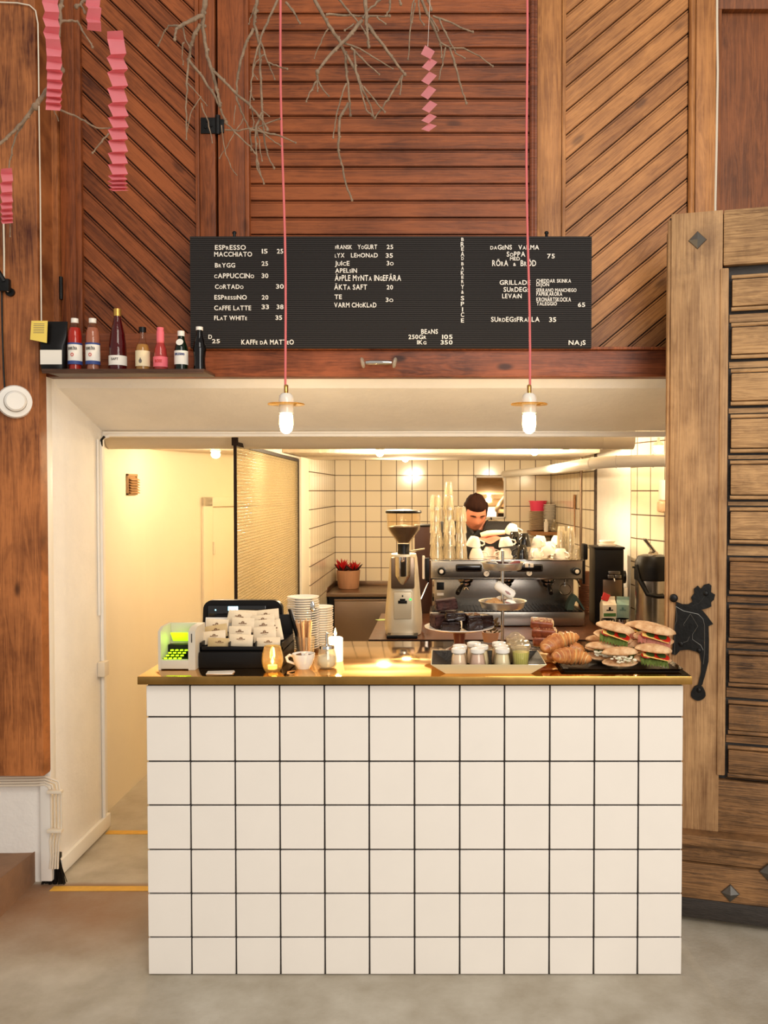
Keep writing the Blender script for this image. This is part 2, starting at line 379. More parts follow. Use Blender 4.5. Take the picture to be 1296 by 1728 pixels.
# floor
nt = M_['floor'].node_tree; pb = nt.nodes['Principled BSDF']; src = pb.inputs['Base Color'].links[0].from_socket   # warm brown shade before the threshold, painted into the floor colour
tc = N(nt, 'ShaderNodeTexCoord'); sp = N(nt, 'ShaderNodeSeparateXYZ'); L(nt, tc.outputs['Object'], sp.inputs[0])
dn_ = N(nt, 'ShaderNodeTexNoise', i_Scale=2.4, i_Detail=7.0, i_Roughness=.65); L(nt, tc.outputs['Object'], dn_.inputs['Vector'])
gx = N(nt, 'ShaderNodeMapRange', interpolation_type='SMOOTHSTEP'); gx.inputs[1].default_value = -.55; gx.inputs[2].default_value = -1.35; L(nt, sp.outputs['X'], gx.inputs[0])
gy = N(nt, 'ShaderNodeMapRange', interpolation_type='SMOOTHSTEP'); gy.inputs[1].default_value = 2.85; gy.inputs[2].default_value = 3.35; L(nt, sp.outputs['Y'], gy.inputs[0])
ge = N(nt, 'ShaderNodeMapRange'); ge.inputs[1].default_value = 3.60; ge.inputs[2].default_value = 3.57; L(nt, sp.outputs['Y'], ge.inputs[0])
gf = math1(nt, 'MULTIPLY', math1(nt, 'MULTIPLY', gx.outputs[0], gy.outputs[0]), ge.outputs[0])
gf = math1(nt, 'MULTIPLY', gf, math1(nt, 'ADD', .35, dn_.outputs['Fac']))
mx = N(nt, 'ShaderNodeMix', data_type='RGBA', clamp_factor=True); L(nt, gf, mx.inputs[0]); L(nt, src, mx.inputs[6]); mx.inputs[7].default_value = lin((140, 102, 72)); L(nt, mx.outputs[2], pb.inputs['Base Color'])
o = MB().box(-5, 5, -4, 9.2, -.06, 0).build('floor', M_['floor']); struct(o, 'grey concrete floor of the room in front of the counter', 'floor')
p1, p2 = onz(40, 1496, 0).y, onz(40, 1504, 0).y
o = MB().box(-1.60, -.2, p2, p1, 0, .002).build('trim_1', M_['yellow']); struct(o, 'yellow painted line across the threshold beside the counter', 'floor marking')
p1, p2 = onz(40, 1402, 0).y, onz(40, 1408, 0).y
o = MB().box(-1.60, -.2, p2, p1, 0, .002).build('trim_2', M_['yellow']); struct(o, 'yellow painted line further inside the corridor floor', 'floor marking')

# centre wall of horizontal boards
m = MB(); m.mi = 1; m.box(Xw(424), Xw(893), WY + .02, WY + .1, zb - .15, ZT); m.mi = 0
planks(m, Xw(424), Xw(893), zb - .1, ZT, 0, .0700, WY, off=at(600, 395, WY).z % .07)
o = m.build('wall_back', [M_['pine_h'], M_['grout']]); struct(o, 'horizontal pine board wall behind the menu board', 'wall')
# left leaf with boards slanting down
r = thing('door_1', 'pine door leaf with slanting boards on the bottle shelf side', 'door', kind='structure')
m = MB(); m.mi = 1; m.box(Xw(136), Xw(338), WY + .02, WY + .1, zb - .15, ZT); m.mi = 0
planks(m, Xw(142), Xw(333), zb - .1, ZT, R(-44), .0702, WY); m.build('board_panel', [M_['pine_dl'], M_['grout']], r)
MB().box(Xw(105.5), Xw(131), WY - .012, WY + .05, zb - .1, ZT, bev=.002).build('stile', M_['pine_v'], r)
MB().box(Xw(340), Xw(366), WY - .012, WY + .05, zb - .1, ZT, bev=.002).build('stile', M_['pine_v'], r)
m = MB(); m.box(Xw(131.5), Xw(142), WY - .018, WY + .05, zb - .1, ZT, bev=.004); m.box(Xw(333), Xw(339.5), WY - .018, WY + .05, zb - .1, ZT, bev=.004)
m.build('moulding', M_['pine_v'], r)
h = MB(); a, b = at(339, 199, WY - .012), at(367, 226, WY - .012)
h.box(a.x, b.x, WY - .018, WY - .01, b.z, a.z, bev=.002); h.tube([(b.x + .004, WY - .02, a.z + .006), (b.x + .004, WY - .02, b.z - .006)], .011, 10)
h.box(b.x + .008, b.x + .03, WY - .026, WY - .018, b.z, a.z - .01, bev=.002)
for sx, sz in ((.3, .35), (.65, .45), (.4, .75)): h.ell((a.x + (b.x - a.x) * sx, WY - .019, b.z + (a.z - b.z) * sz), (.005, .004, .005), 8, 5)
tag(h.build('hinge', M_['iron'], r), 'black iron hinge on the slanted-board door')
h = MB(); a, b = at(104, 468, WY - .012), at(108, 506, WY - .012); h.tube([(a.x, WY - .02, a.z), (a.x, WY - .02, b.z)], .008, 10); tag(h.build('hinge', M_['iron'], r), 'thin iron hinge pin low on the stile')
# right leaf
r = thing('door_2', 'lighter pine door leaf with boards slanting up beside the oak door', 'door', kind='structure')
m = MB(); m.mi = 1; m.box(Xw(946), Xw(1170), WY + .02, WY + .1, zb - .15, ZT); m.mi = 0
planks(m, Xw(953), Xw(1158), zb - .1, ZT, R(39.7), .0765, WY); m.build('board_panel', [M_['pine_dr'], M_['grout']], r)
MB().box(Xw(905.5), Xw(946), WY - .012, WY + .05, zb - .1, ZT, bev=.002).build('stile', M_['pine_vr'], r)
MB().box(Xw(1170.5), Xw(1204), WY - .012, WY + .05, zb - .1, ZT, bev=.002).build('stile', M_['pine_vr'], r)
m = MB(); m.box(Xw(946.5), Xw(953), WY - .018, WY + .05, zb - .1, ZT, bev=.004)
m.tube([(Xw(1164), WY - .01, zb - .1), (Xw(1164), WY - .01, ZT)], .014, 12); m.build('moulding', M_['pine_vr'], r)
# uprights
m = MB(); m.box(Xw(371.5), Xw(416), WY - .02, WY + .05, zb - .1, ZT, bev=.002); m.box(Xw(416.5), Xw(424), WY - .03, WY + .05, zb - .1, ZT, bev=.005)
o = m.build('trim_3', M_['pine_v']); struct(o, 'upright pine post between the slanted boards and the horizontal boards', 'post')
m = MB(); m.tube([(Xw(897), WY - .012, zb - .1), (Xw(897), WY - .012, ZT)], .012, 12); m.box(Xw(900.5), Xw(905), WY - .02, WY + .05, zb - .1, ZT, bev=.003)
o = m.build('trim_4', M_['beam']); struct(o, 'dark rounded moulding at the edge of the horizontal boards', 'moulding')
o = MB().box(Xw(73), Xw(104.5), WY - .03, WY + .05, zb - .1, ZT, bev=.002).build('trim_5', M_['post']); struct(o, 'narrow upright board beside the thick corner post', 'board')
# thick post at the left, recessed panel at the right
m = MB(); m.box(-2.6, at(66, 600, 3.5).x, 3.5, 3.75, at(40, 1311, 3.5).z, ZT, bev=.012)
o = m.build('wall_left_post', M_['post']); struct(o, 'broad worn timber post at the side of the opening', 'post')
m = MB(); m.box(Xw(1213), 3.2, WY + .03, WY + .1, 1.4, ZT); o = m.build('wall_right', M_['panel_dark']); struct(o, 'dark recessed timber panel above the oak door', 'wall')
m = MB(); z = at(1250, 16, WY).z; m.box(Xw(1205), 3.2, WY - .005, WY + .05, z, ZT, bev=.003); m.box(Xw(1205), Xw(1214), WY - .005, WY + .05, 1.4, z, bev=.003)
o = m.build('trim_6', M_['panel_dark']); struct(o, 'dark timber frame around the recessed panel', 'trim')
o = MB().box(-2.6, 3.2, WY + .11, WY + .2, 2.22, ZT).build('wall_back_core', M_['black']); struct(o, 'dark gap behind the timber boards', 'wall')
# lintel beam with its ledge and glass handle
r = thing('trim_7', 'dark red-brown timber lintel over the opening', 'beam', kind='structure')
BF = 3.56; z0, z1 = at(700, 636, BF).z, at(700, 591, BF).z
MB().box(Xw(66, BF), Xw(1215, BF), BF, WY + .1, z0, z1, bev=.006).build('beam', M_['beam'], r)
MB().box(Xw(318, BF), Xw(1215, BF), BF - .012, WY, z1 + .001, z1 + .013, bev=.004).build('ledge', M_['pine_v'], r)
MB().box(Xw(66, BF), Xw(325, BF), BF + .03, WY, z1 + .001, at(200, 560, BF).z, bev=.004).build('upper_rail', M_['beam'], r)
h = thing('glass_handle', None, None); h.parent = r
hy = BF - .05; c = at(612, 612, hy); d = at(666, 612, hy); e = at(640, 612, hy)
KN = MB(); 
for q, s in ((c, 1), (d, -1)):
    k = MB(); k.lathe([(0, -.007), (.016, -.007), (.022, -.003), (.022, .003), (.016, .007), (0, .007)], 12, M=TR(q.x, hy, q.z, 0, R(78 * s))); k.build('knob', M_['glassknob'] if 'glassknob' in M_ else M_['glass'], h)
m = MB(); m.tube([(c.x + .012, hy, c.z), (c.x + .028, hy, c.z), (d.x - .028, hy, d.z), (d.x - .012, hy, d.z)], [.007, .0095, .0095, .007], 12)
for q in (c.x + .03, d.x - .03): m.tube([(q, hy, c.z), (q, BF, c.z)], .006, 8)
tag(m.build('bar', M_['chrome'], h), 'chrome bar of the handle')
tag(h, 'cut glass and chrome handle on the lintel')

# white plastered reveal: sloping soffit, jamb
OY, IY = 3.62, 4.14
zo, zi = at(600, 637, OY).z, at(600, 727, IY).z
xl, xr = -1.61, 1.9
m = MB(); zr = at(600, 655, OY + .05).z
pr = [(OY, zo), (OY + .05, zr), (IY, zi), (IY, zi + .3), (OY, zo + .05)]
a = [m.bm.verts.new((xl - .3, y, z)) for y, z in pr]; b = [m.bm.verts.new((xr, y, z)) for y, z in pr]
m.face(a); m.face(b[::-1])
for i in range(5): m.face([a[i], b[i], b[(i + 1) % 5], a[(i + 1) % 5]])
o = m.build('ceiling_reveal', M_['plaster'], ang=10); struct(o, 'sloping white plaster soffit of the serving opening', 'soffit')
m = MB(); m.box(-2.0, xl, OY - .02, IY + .03, 0, zo + .02, bev=.004); o = m.build('wall_left', M_['plaster']); struct(o, 'white plaster side wall of the opening', 'wall')
m = MB(); m.box(xl - .045, xl + .001, OY - .06, OY - .01, 0.02, zo, bev=.004); o = m.build('trim_8', M_['white']); struct(o, 'white painted edge board of the opening', 'trim')
m = MB(); m.box(xl, xl + .018, OY - .0, IY + .02, .02, .085, bev=.004); o = m.build('baseboard_left', M_['white']); struct(o, 'white wooden strip along the foot of the reveal', 'baseboard')
# inner head trim
m = MB(); z2 = at(600, 737, IY).z; m.box(xl, xr, IY - .004, IY + .05, z2, zi - .003, bev=.006); m.tube([(xl + .01, IY - .01, zi - .008), (-.95, IY - .012, zi - .009), (0.1, IY - .01, zi - .006), (xr, IY - .01, zi - .008)], .005, 8)
o = m.build('trim_9', M_['plaster']); struct(o, 'thin white head trim at the inner edge of the soffit', 'trim')

# corridor behind the opening: side wall, rounded corner, angled end wall
pts = [(-1.70, IY + .03), (-1.70, 5.0)]
for k in range(7):
    t = k / 6; q0, q1, q2 = Vector((-1.70, 5.0)), Vector((-1.70, 5.36)), Vector((-1.535, 5.62)); q = q0 * (1 - t) ** 2 + q1 * 2 * t * (1 - t) + q2 * t * t; pts.append((q.x, q.y))
pts.append((-1.08, 6.42))
m = MB(); lo = [m.bm.verts.new((x, y, 0)) for x, y in pts]; hi = [m.bm.verts.new((x, y, 2.2)) for x, y in pts]
for i in range(len(pts) - 1): m.face([lo[i], lo[i + 1], hi[i + 1], hi[i]])
pb = [(x - .12, y + .1) for x, y in pts]; lo2 = [m.bm.verts.new((x, y, 0)) for x, y in pb]; hi2 = [m.bm.verts.new((x, y, 2.2)) for x, y in pb]
for i in range(len(pts) - 1): m.face([lo2[i], lo2[i + 1], hi2[i + 1], hi2[i]]); m.face([hi[i], hi[i + 1], hi2[i + 1], hi2[i]])
o = m.build('wall_corridor', M_['cream'], ang=60); struct(o, 'cream corridor wall with a rounded corner', 'wall')
dvec = Vector((-1.08 + 1.535, 6.42 - 5.62, 0)).normalized(); da = math.atan2(dvec.y, dvec.x)
r = thing('door_3', 'low cream door in the corridor end wall', 'door', (-1.535 + dvec.x * .02, 5.62 + dvec.y * .02, 0), da, kind='structure')
s0 = .05; zt = 1.522
m = MB(); m.box(s0, s0 + .62, -.012, -.004, .05, zt, bev=.003); m.build('door_leaf', M_['cream'], r)
m = MB(); m.box(s0 - .09, s0 - .008, -.02, -.001, .05, zt + .07, bev=.003); m.box(s0 - .09, s0 + .7, -.02, -.001, zt + .008, zt + .07, bev=.003); m.build('door_frame', M_['cream'], r)
m = MB(); m.tube([(s0, -.022, 1.22), (s0, -.022, 1.3)], .008, 8); m.build('door_hinge', M_['cream'], r)
# ceilings
o = MB().box(-2.2, 2.2, IY + .05, 8.7, 2.14, 2.2).build('ceiling', M_['cream']); struct(o, 'cream ceiling over the bar', 'ceiling')
o = MB().box(-2.1, -1.06, 4.75, 7.0, 1.875, 2.14).build('ceiling_corridor', M_['lime']); struct(o, 'rough lowered ceiling over the corridor', 'ceiling')
m = MB(); m.box(-1.06, at(1000, 765, 5.8).x + .05, 5.8, 7.15, 1.885, 2.14, bev=.01); o = m.build('ceiling_beam', M_['lime']); struct(o, 'rough limewashed ceiling beam behind the duct', 'beam')
# partition end and tiled walls
o = MB().box(-1.22, -1.045, 6.5, 6.87, 0, 2.14, bev=.004).build('wall_column', M_['cream']); struct(o, 'cream column at the end of the ribbed glass screen', 'column')
TB = (at(565, 828, 8.47).x, at(565, 828, 8.47).z)
gz = at(600, 828.2, 8.47).z
M_['tile_b'] = tiles('wall_tile_back', 'x', (TB[0], gz), .15, (246, 232, 204), (86, 62, 46))
M_['tile_s'] = tiles('wall_tile_side', 'y', (8.47, gz), .15, (246, 232, 204), (86, 62, 46), mort=.004)
o = MB().box(TB[0] - .1, 1.5, 8.47, 8.57, 0, 2.16).build('wall_tiled_back', M_['tile_b']); struct(o, 'white tiled back wall of the kitchen bar', 'wall')
o = MB().box(TB[0] - .1, TB[0], 6.87, 8.469, 0, 2.14).build('wall_tiled_side', M_['tile_s']); struct(o, 'white tiled wall returning beside the red plant', 'wall')
def wallseg(name, p, q, mt, label, th=.1, z1=2.14):
    d = Vector((q[0] - p[0], q[1] - p[1], 0)); n = Vector((d.y, -d.x, 0)).normalized() * -th
    m = MB(); P = [Vector((p[0], p[1], 0)), Vector((q[0], q[1], 0))]; P += [P[1] - n, P[0] - n]
    if (P[2].x < P[1].x): P[2], P[3] = P[1] + n, P[0] + n
    lo = [m.bm.verts.new(v) for v in P]; hi = [m.bm.verts.new((v.x, v.y, z1)) for v in P]
    for i in range(4): m.face([lo[i], lo[(i + 1) % 4], hi[(i + 1) % 4], hi[i]])
    m.face(hi); o = m.build(name, mt); struct(o, label, 'wall'); return o
wallseg('wall_right_tiled', (1.07, 8.469), (1.172, 6.66), M_['tile_s'], 'tiled wall with the grey conduit beyond the coffee machine')
wallseg('wall_right_plaster', (1.178, 6.62), (1.215, 5.6), M_['plaster'], 'white limewashed wall strip behind the black grinder')
wallseg('wall_right_strip', (1.217, 5.59), (1.225, 5.5), M_['tile_s'], 'narrow tiled strip beside the limewashed wall')
wallseg('wall_right_pier', (1.222, 5.49), (1.40, 4.93), M_['tile_s'], 'tiled pier behind the pump flask')
wallseg('wall_right_return', (1.401, 4.929), (1.66, 4.16), M_['tile_s'], 'tiled wall running back towards the oak door')
o = MB().box(1.62, 1.9, OY, IY + .03, 0, zo + .02, bev=.004).build('wall_right_jamb', M_['plaster']); struct(o, 'white plaster side of the opening behind the oak door', 'wall')
m = MB(); p = at(1003, 800, 6.63); m.box(1.168, 1.19, 6.60, 6.68, .6, 2.1, bev=.006); o = m.build('trim_10', mat('broken_tile_edge', (96, 80, 70), .9, var=.6, vs=40, bump=1, bs=60)); struct(o, 'ragged broken tile edge beside the limewashed wall', 'trim')
# ribbed glass screen
r = thing('window_1', 'ribbed glass screen in a dark steel frame', 'glass screen', kind='structure')
ga, gb = Vector((-1.008, 4.26, 0)), Vector((-1.064, 6.46, 0)); zt = at(397, 749, 4.26).z
def gp(t, z, off=0): q = ga.lerp(gb, t); return Vector((q.x + off, q.y, z))
M_['framemetal'] = mat('bronzed_steel', (40, 26, 18), .6, spec=.15)
m = MB(); m.tube([gp(0, 0), gp(0, at(397, 737, 4.26).z)], .009, 6); tag(m.build('post', M_['framemetal'], r), 'dark front post of the screen')
m = MB(); m.box(-.014, .014, -.014, .014, at(397, 752, 4.26).z, at(397, 737, 4.26).z, M=TR(ga.x, ga.y, 0), bev=.002); m.build('bracket', M_['framemetal'], r)
m = MB(); m.tube([gp(0, zt), gp(1, zt - .005)], .014, 4); m.build('top_rail', M_['framemetal'], r)
m = MB(); m.tube([gp(1, 0), gp(1, zt)], .010, 6); m.build('rear_post', M_['framemetal'], r)
m = MB(); d = (gb - ga).normalized(); n = Vector((d.y, -d.x, 0)) * .003
q = [gp(.005, .1), gp(.995, .1), gp(.995, zt - .012), gp(.005, zt - .012)]
m.face([m.bm.verts.new(v + n) for v in q]); m.build('pane', M_['ribglass'], r)
# raised slab and plaster at the far left
m = MB(); P = [(-3, 3.74), (-1.70, 3.74), (-1.69, 3.3), (-1.74, 2.6), (-1.9, 1.6), (-3, 1.6)]
a = [m.bm.verts.new((x, y, 0)) for x, y in P]; b = [m.bm.verts.new((x, y, .15 if y < 3.5 else .12)) for x, y in P]
m.face(b)
for i in range(6): m.face([a[i], a[(i + 1) % 6], b[(i + 1) % 6], b[i]])
o = m.build('floor_slab', M_['slab']); struct(o, 'low concrete slab beneath the timber post', 'platform')
o = MB().box(-3, -1.70, 3.72, 3.82, 0, at(40, 1300, 3.5).z).build('wall_plaster_foot', M_['lime']); struct(o, 'rough whitewashed wall under the timber post', 'wall')
o = MB().box(-1.745, -1.70, 3.66, 3.73, .1, at(40, 1311, 3.5).z, bev=.004).build('trim_11', M_['white']); struct(o, 'white upright strip under the timber post', 'trim')
# ================================================================ OPEN OAK DOOR
DO = Vector((at(1127, 900, 3.30).x, 3.30, 0)); DA = math.atan2(-.1, .343)
dd = Vector((math.cos(DA), math.sin(DA), 0)); dn = Vector((math.sin(DA), -math.cos(DA), 0))   # dn faces the viewer
def dp(px, py, off=0):
    """point on the door's face plane -> local (u, z)"""
    xc, yc = (px - 745) / F, (864 - py) / F
    ray = Vector((xc, CP + yc * SP, -SP + yc * CP)); o = Vector((0, 0, EYE)); pl = DO + dn * off
    t = (pl - o).dot(dn) / ray.dot(dn); q = o + ray * t
    return (q - DO).dot(dd), q.z
r = thing('door_4', 'heavy open oak door with iron studs and a black lock plate', 'door', DO, DA, kind='structure')
zbot, ztop = .022, dp(1133, 362)[1]
u1, _ = dp(1228, 700); UR = 1.25
zl = dp(1200, 1402)[1]               # top of lower ledge
zrail = dp(1262, 446)[1]; zlow = dp(1262, 1320)[1]
MB().box(.0, UR, .028, .075, zbot, ztop - .005).build('core', M_['kick'], r)
m = MB(); m.box(.006, u1 - .022, -.004, .03, zl, ztop, bev=.003); m.box(u1 - .03, u1, -.012, .03, zlow + .02, zrail - .01, bev=.006)
m.build('stile', M_['oak_v'], r)
m = MB(); m.tube([(.0, .012, zbot), (.0, .012, ztop - .02)], .008, 8); m.box(-.012, .004, .03, .075, zbot, ztop - .06, bev=.004); m.build('edge_moulding', M_['oak_v'], r)
MB().box(u1 - .02, UR, -.008, .03, zrail, ztop - .001, bev=.008).build('top_rail', M_['oak_h'], r)
MB().box(u1 - .028, UR, -.002, .03, zl, zlow, bev=.006).build('lower_rail', M_['oak_old'], r)
ys = [(462, 526), (543, 607), (621, 686), (698, 766), (776, 845), (855, 920), (940, 1006), (1020, 1086), (1098, 1162), (1182, 1243), (1259, 1316)]
rn = random.Random(5)
for i, (ya, yb) in enumerate(ys):
    za, zb_ = dp(1262, ya)[1], dp(1262, yb)[1]; nxt = dp(1262, ys[i + 1][0])[1] if i + 1 < len(ys) else zlow
    m = MB(); m.box(u1 + .012, UR, -.007, .03, zb_ + .022, za - .019, bev=.005)          # raised field
    m.tube([(u1 + .010, .0, za - .009), (UR, .0, za - .009)], .0075, 10); m.tube([(u1 + .010, .0, zb_ + .012), (UR, .0, zb_ + .012)], .0075, 10)
    m.box(u1 + .004, UR, .018, .03, nxt + .004, zb_ - .004)
    m.build('panel_board', M_['oak_h' if i < 6 else 'oak_old'], r)
zk = dp(1200, 1512)[1]
m = MB(); m.box(-.004, UR, -.062, .03, zl - .040, zl, bev=.009); m.box(0, UR, -.022, .03, zl - .060, zl - .039, bev=.008); m.build('ledge', M_['oak_old'], r)
zm = dp(1200, 1455)[1]
m = MB(); m.box(0, UR, -.012, .03, zm, zl - .053, bev=.006); m.box(0, UR, -.018, .03, zk - .01, zm - .004, bev=.005); m.build('bottom_board', M_['oak_old'], r)
MB().box(0, UR, -.022, .04, zbot, zk - .008, bev=.005).build('kick_board', M_['kick'], r)
def stud(u, z, y, s=.034):
    m = MB(); m.lathe([(s, 0), (s * .9, s * .14), (0, s * .62)], 4, M=TR(u, y, z, R(90), 0, 0) ); return tag(m.build('stud', M_['stud'], r, ang=10), None)
for px, py, y in ((1177, 406, -.004), (1232, 1503, -.02), (1296, 1468, -.02)):
    u, z = dp(px, py, .0); stud(u, z, y)
# black iron lock plate: outline read in its own plane
def lp(cx, cy): return dp(1120 + cx / 7.2, 960 + cy / 7.2)
lk = MB(); y0, y1 = -.012, -.003
plate = [lp(*q) for q in ((150, 430), (260, 450), (380, 470), (470, 500), (530, 570), (600, 665), (545, 690), (550, 850), (548, 1000), (440, 1030), (400, 1000), (300, 975), (200, 985), (150, 1040), (100, 1030), (110, 900), (135, 640))]
lk.prism(plate, y0, y1)
bow = [lp(*q) for q in ((548, 990), (545, 1120), (510, 1260), (470, 1400), (430, 1430), (415, 1400), (450, 1260), (455, 1130), (435, 1020))]
lk.prism(bow, y0 + .001, y1)
leaf = [lp(*q) for q in ((150, 395), (230, 425), (300, 425), (350, 395), (330, 345), (370, 290), (365, 240), (415, 200), (450, 240), (490, 190), (550, 175), (580, 200), (575, 280), (625, 310), (610, 370), (575, 400), (580, 450), (540, 470), (460, 490), (380, 480), (250, 455), (150, 440))]
lk.prism(leaf, y0 - .002, y1)
blob = [lp(420 + 88 * math.cos(a) * (1 + .1 * math.sin(3 * a)), 1500 + 95 * math.sin(a)) for a in [2 * math.pi * k / 18 for k in range(18)]]
lk.prism(blob, y0, y1)
plo = lk.build('lock_plate', M_['iron'], r, ang=20); tag(plo, 'black wrought iron lock plate with a leaf scroll')
def dome(cx, cy, rr):
    u, z = lp(cx, cy); m = MB(); m.ell((u, y0 - .002, z), (rr, rr * .5, rr), 14, 8); m.build('rivet', M_['iron'], plo)
dome(122, 350, .016); dome(512, 292, .010); dome(212, 905, .010); dome(430, 985, .009); dome(430, 1465, .009)
sc = MB()
def line(pts, rr=.0011): sc.tube([(lp(*q)[0], y0 - .001, lp(*q)[1]) for q in pts], rr, 5)
line([(145, 450), (160, 540), (158, 620), (135, 680), (133, 1030)]); line([(145, 450), (240, 505), (330, 525), (420, 545), (475, 600), (495, 680), (495, 1000), (480, 1150)])
line([(325, 540), (415, 690), (350, 790), (350, 850), (450, 920), (480, 980)]); line([(325, 540), (240, 670), (250, 690)]); line([(315, 815), (290, 870), (220, 895)]); line([(350, 440), (430, 410), (480, 350), (500, 310)])
sc.build('scroll_line', mat('worn_iron_line', (120, 118, 112), .4, .8), plo)
u, z = lp(322, 680); k = MB(); k.box(u - .004, u + .004, y0 - .002, y0 + .002, z - .009, z + .006); k.build('keyhole', M_['black'], plo)

# ================================================================ COUNTER
CX0, CX1, CY = -.988, .809, 2.9
TOPZ = 1.019
r = thing('serving_counter', 'serving counter faced with large white square tiles', 'counter', (0, CY, 0))
def cu(px): return (px - 745) / F * CY
cols = [244, 318, 394, 470, 546, 622, 699, 776, 852, 929, 1005, 1080, 1155.5]
rows = [1656, 1582, 1508, 1434, 1359, 1285, 1210, 1157]
rz = [at(700, p, CY).z for p in rows]; rz[0] = .003
m = MB(); m.mi = 1; m.box(CX0 + .004, CX1 - .004, .006, .62, 0, .992); m.mi = 0; g = .0026
for i in range(12):
    for j in range(7):
        xa, xb = (CX0 if i == 0 else cu(cols[i]) + g), (CX1 if i == 11 else cu(cols[i + 1]) - g)
        m.box(xa, xb, 0, .01, rz[j] + (g if j else 0), rz[j + 1] - (g if j < 6 else 0), bev=.0014, seg=1)
# side faces
for X0, X1 in ((CX0, CX0 + .01), (CX1 - .01, CX1)):
    for i in range(4):
        for j in range(7): m.box(X0, X1, .012 + i * .152, .012 + i * .152 + .147, rz[j] + (g if j else 0), rz[j + 1] - g, bev=.0014, seg=1)
m.build('tiled_front', [M_['tile'], M_['grout']], r)
m = MB(); bx0, bx1 = -1.006, (1170 - 745) / F * 2.87
m.box(bx0, bx1, -.03, .645, TOPZ - .004, TOPZ, bev=.0015); m.build('brass_top', M_['brass'], r)
m = MB(); m.box(bx0, bx1, -.031, -.02, .992, TOPZ - .001, bev=.001); m.box(bx0 - .001, bx0 + .01, -.03, .645, .992, TOPZ - .001, bev=.001); m.box(bx1 - .01, bx1 + .001, -.03, .645, .992, TOPZ - .001, bev=.001); m.build('brass_edge', M_['brass_edge'], r)

# ================================================================ MENU BOARD
BY = 3.53
a, b = at(319.5, 398, BY), at(998.5, 587.5, BY)
r = thing('menu_board', 'long black ribbed letter board listing coffee and food prices', 'menu board', (a.x, BY, b.z))
bw, bh = b.x - a.x, a.z - b.z
m = MB(); m.box(0, bw, .006, .026, 0, bh, bev=.002); n = 57
for i in range(n): m.box(.002, bw - .002, 0, .008, .003 + i * (bh - .006) / n + .0012, .003 + (i + 1) * (bh - .006) / n - .0008)
m.build('ribbed_panel', M_['felt'], r)
for px in (394, 923): q = at(px, 395, BY); k = MB(); k.tube([(q.x - a.x, .015, bh), (q.x - a.x, .015, bh + .014)], .006, 8); k.ell((q.x - a.x, .015, bh + .016), (.009, .006, .008), 10, 6); k.build('hanger', M_['iron'], r)
def textmesh(runs, name, mt, parent, y, box):
    """runs: string; capitals full height, lower case as small capitals; fitted to box=(x0,x1,z0,z1)"""
    x0, x1, z0, z1 = box; big = MB(); pen = 0; H = None
    for ch in runs:
        if ch == ' ': pen += .33; continue
        small = ch.islower(); g_ = ch.upper() if ch not in 'ÿ' else ch
        cu_ = bpy.data.curves.new('t', 'FONT'); cu_.body = g_; cu_.extrude = .02; cu_.offset = .015; cu_.resolution_u = 3
        ob = bpy.data.objects.new('t', cu_); COL.objects.link(ob)
        dg = bpy.context.evaluated_depsgraph_get(); me = bpy.data.meshes.new_from_object(ob.evaluated_get(dg))
        s = .74 if small else 1.0
        xs = [v.co.x for v in me.vertices]; w_ = (max(xs) - min(xs)) if xs else .2; mn = min(xs) if xs else 0
        for v in me.vertices: v.co.x = pen + (v.co.x - mn) * s; v.co.y *= s
        big.bm.from_mesh(me); pen += w_ * s + .10
        bpy.data.objects.remove(ob); bpy.data.curves.remove(cu_); bpy.data.meshes.remove(me)
    W = pen - .10; CAP = .729
    for v in big.bm.verts:
        X_, Z_, Y_ = v.co.x, v.co.y, v.co.z
        v.co = Vector((x0 + X_ / W * (x1 - x0), y - Y_ * .05, z0 + Z_ / CAP * (z1 - z0)))
    return big.build(name, mt, parent)
def brd(s, px0, px1, py0, py1):
    p, q = at(px0, py0, BY), at(px1, py1, BY)
    textmesh(s, 'lettering', M_['letter'], r, -.002, (p.x - a.x, q.x - a.x, q.z - b.z, p.z - b.z))
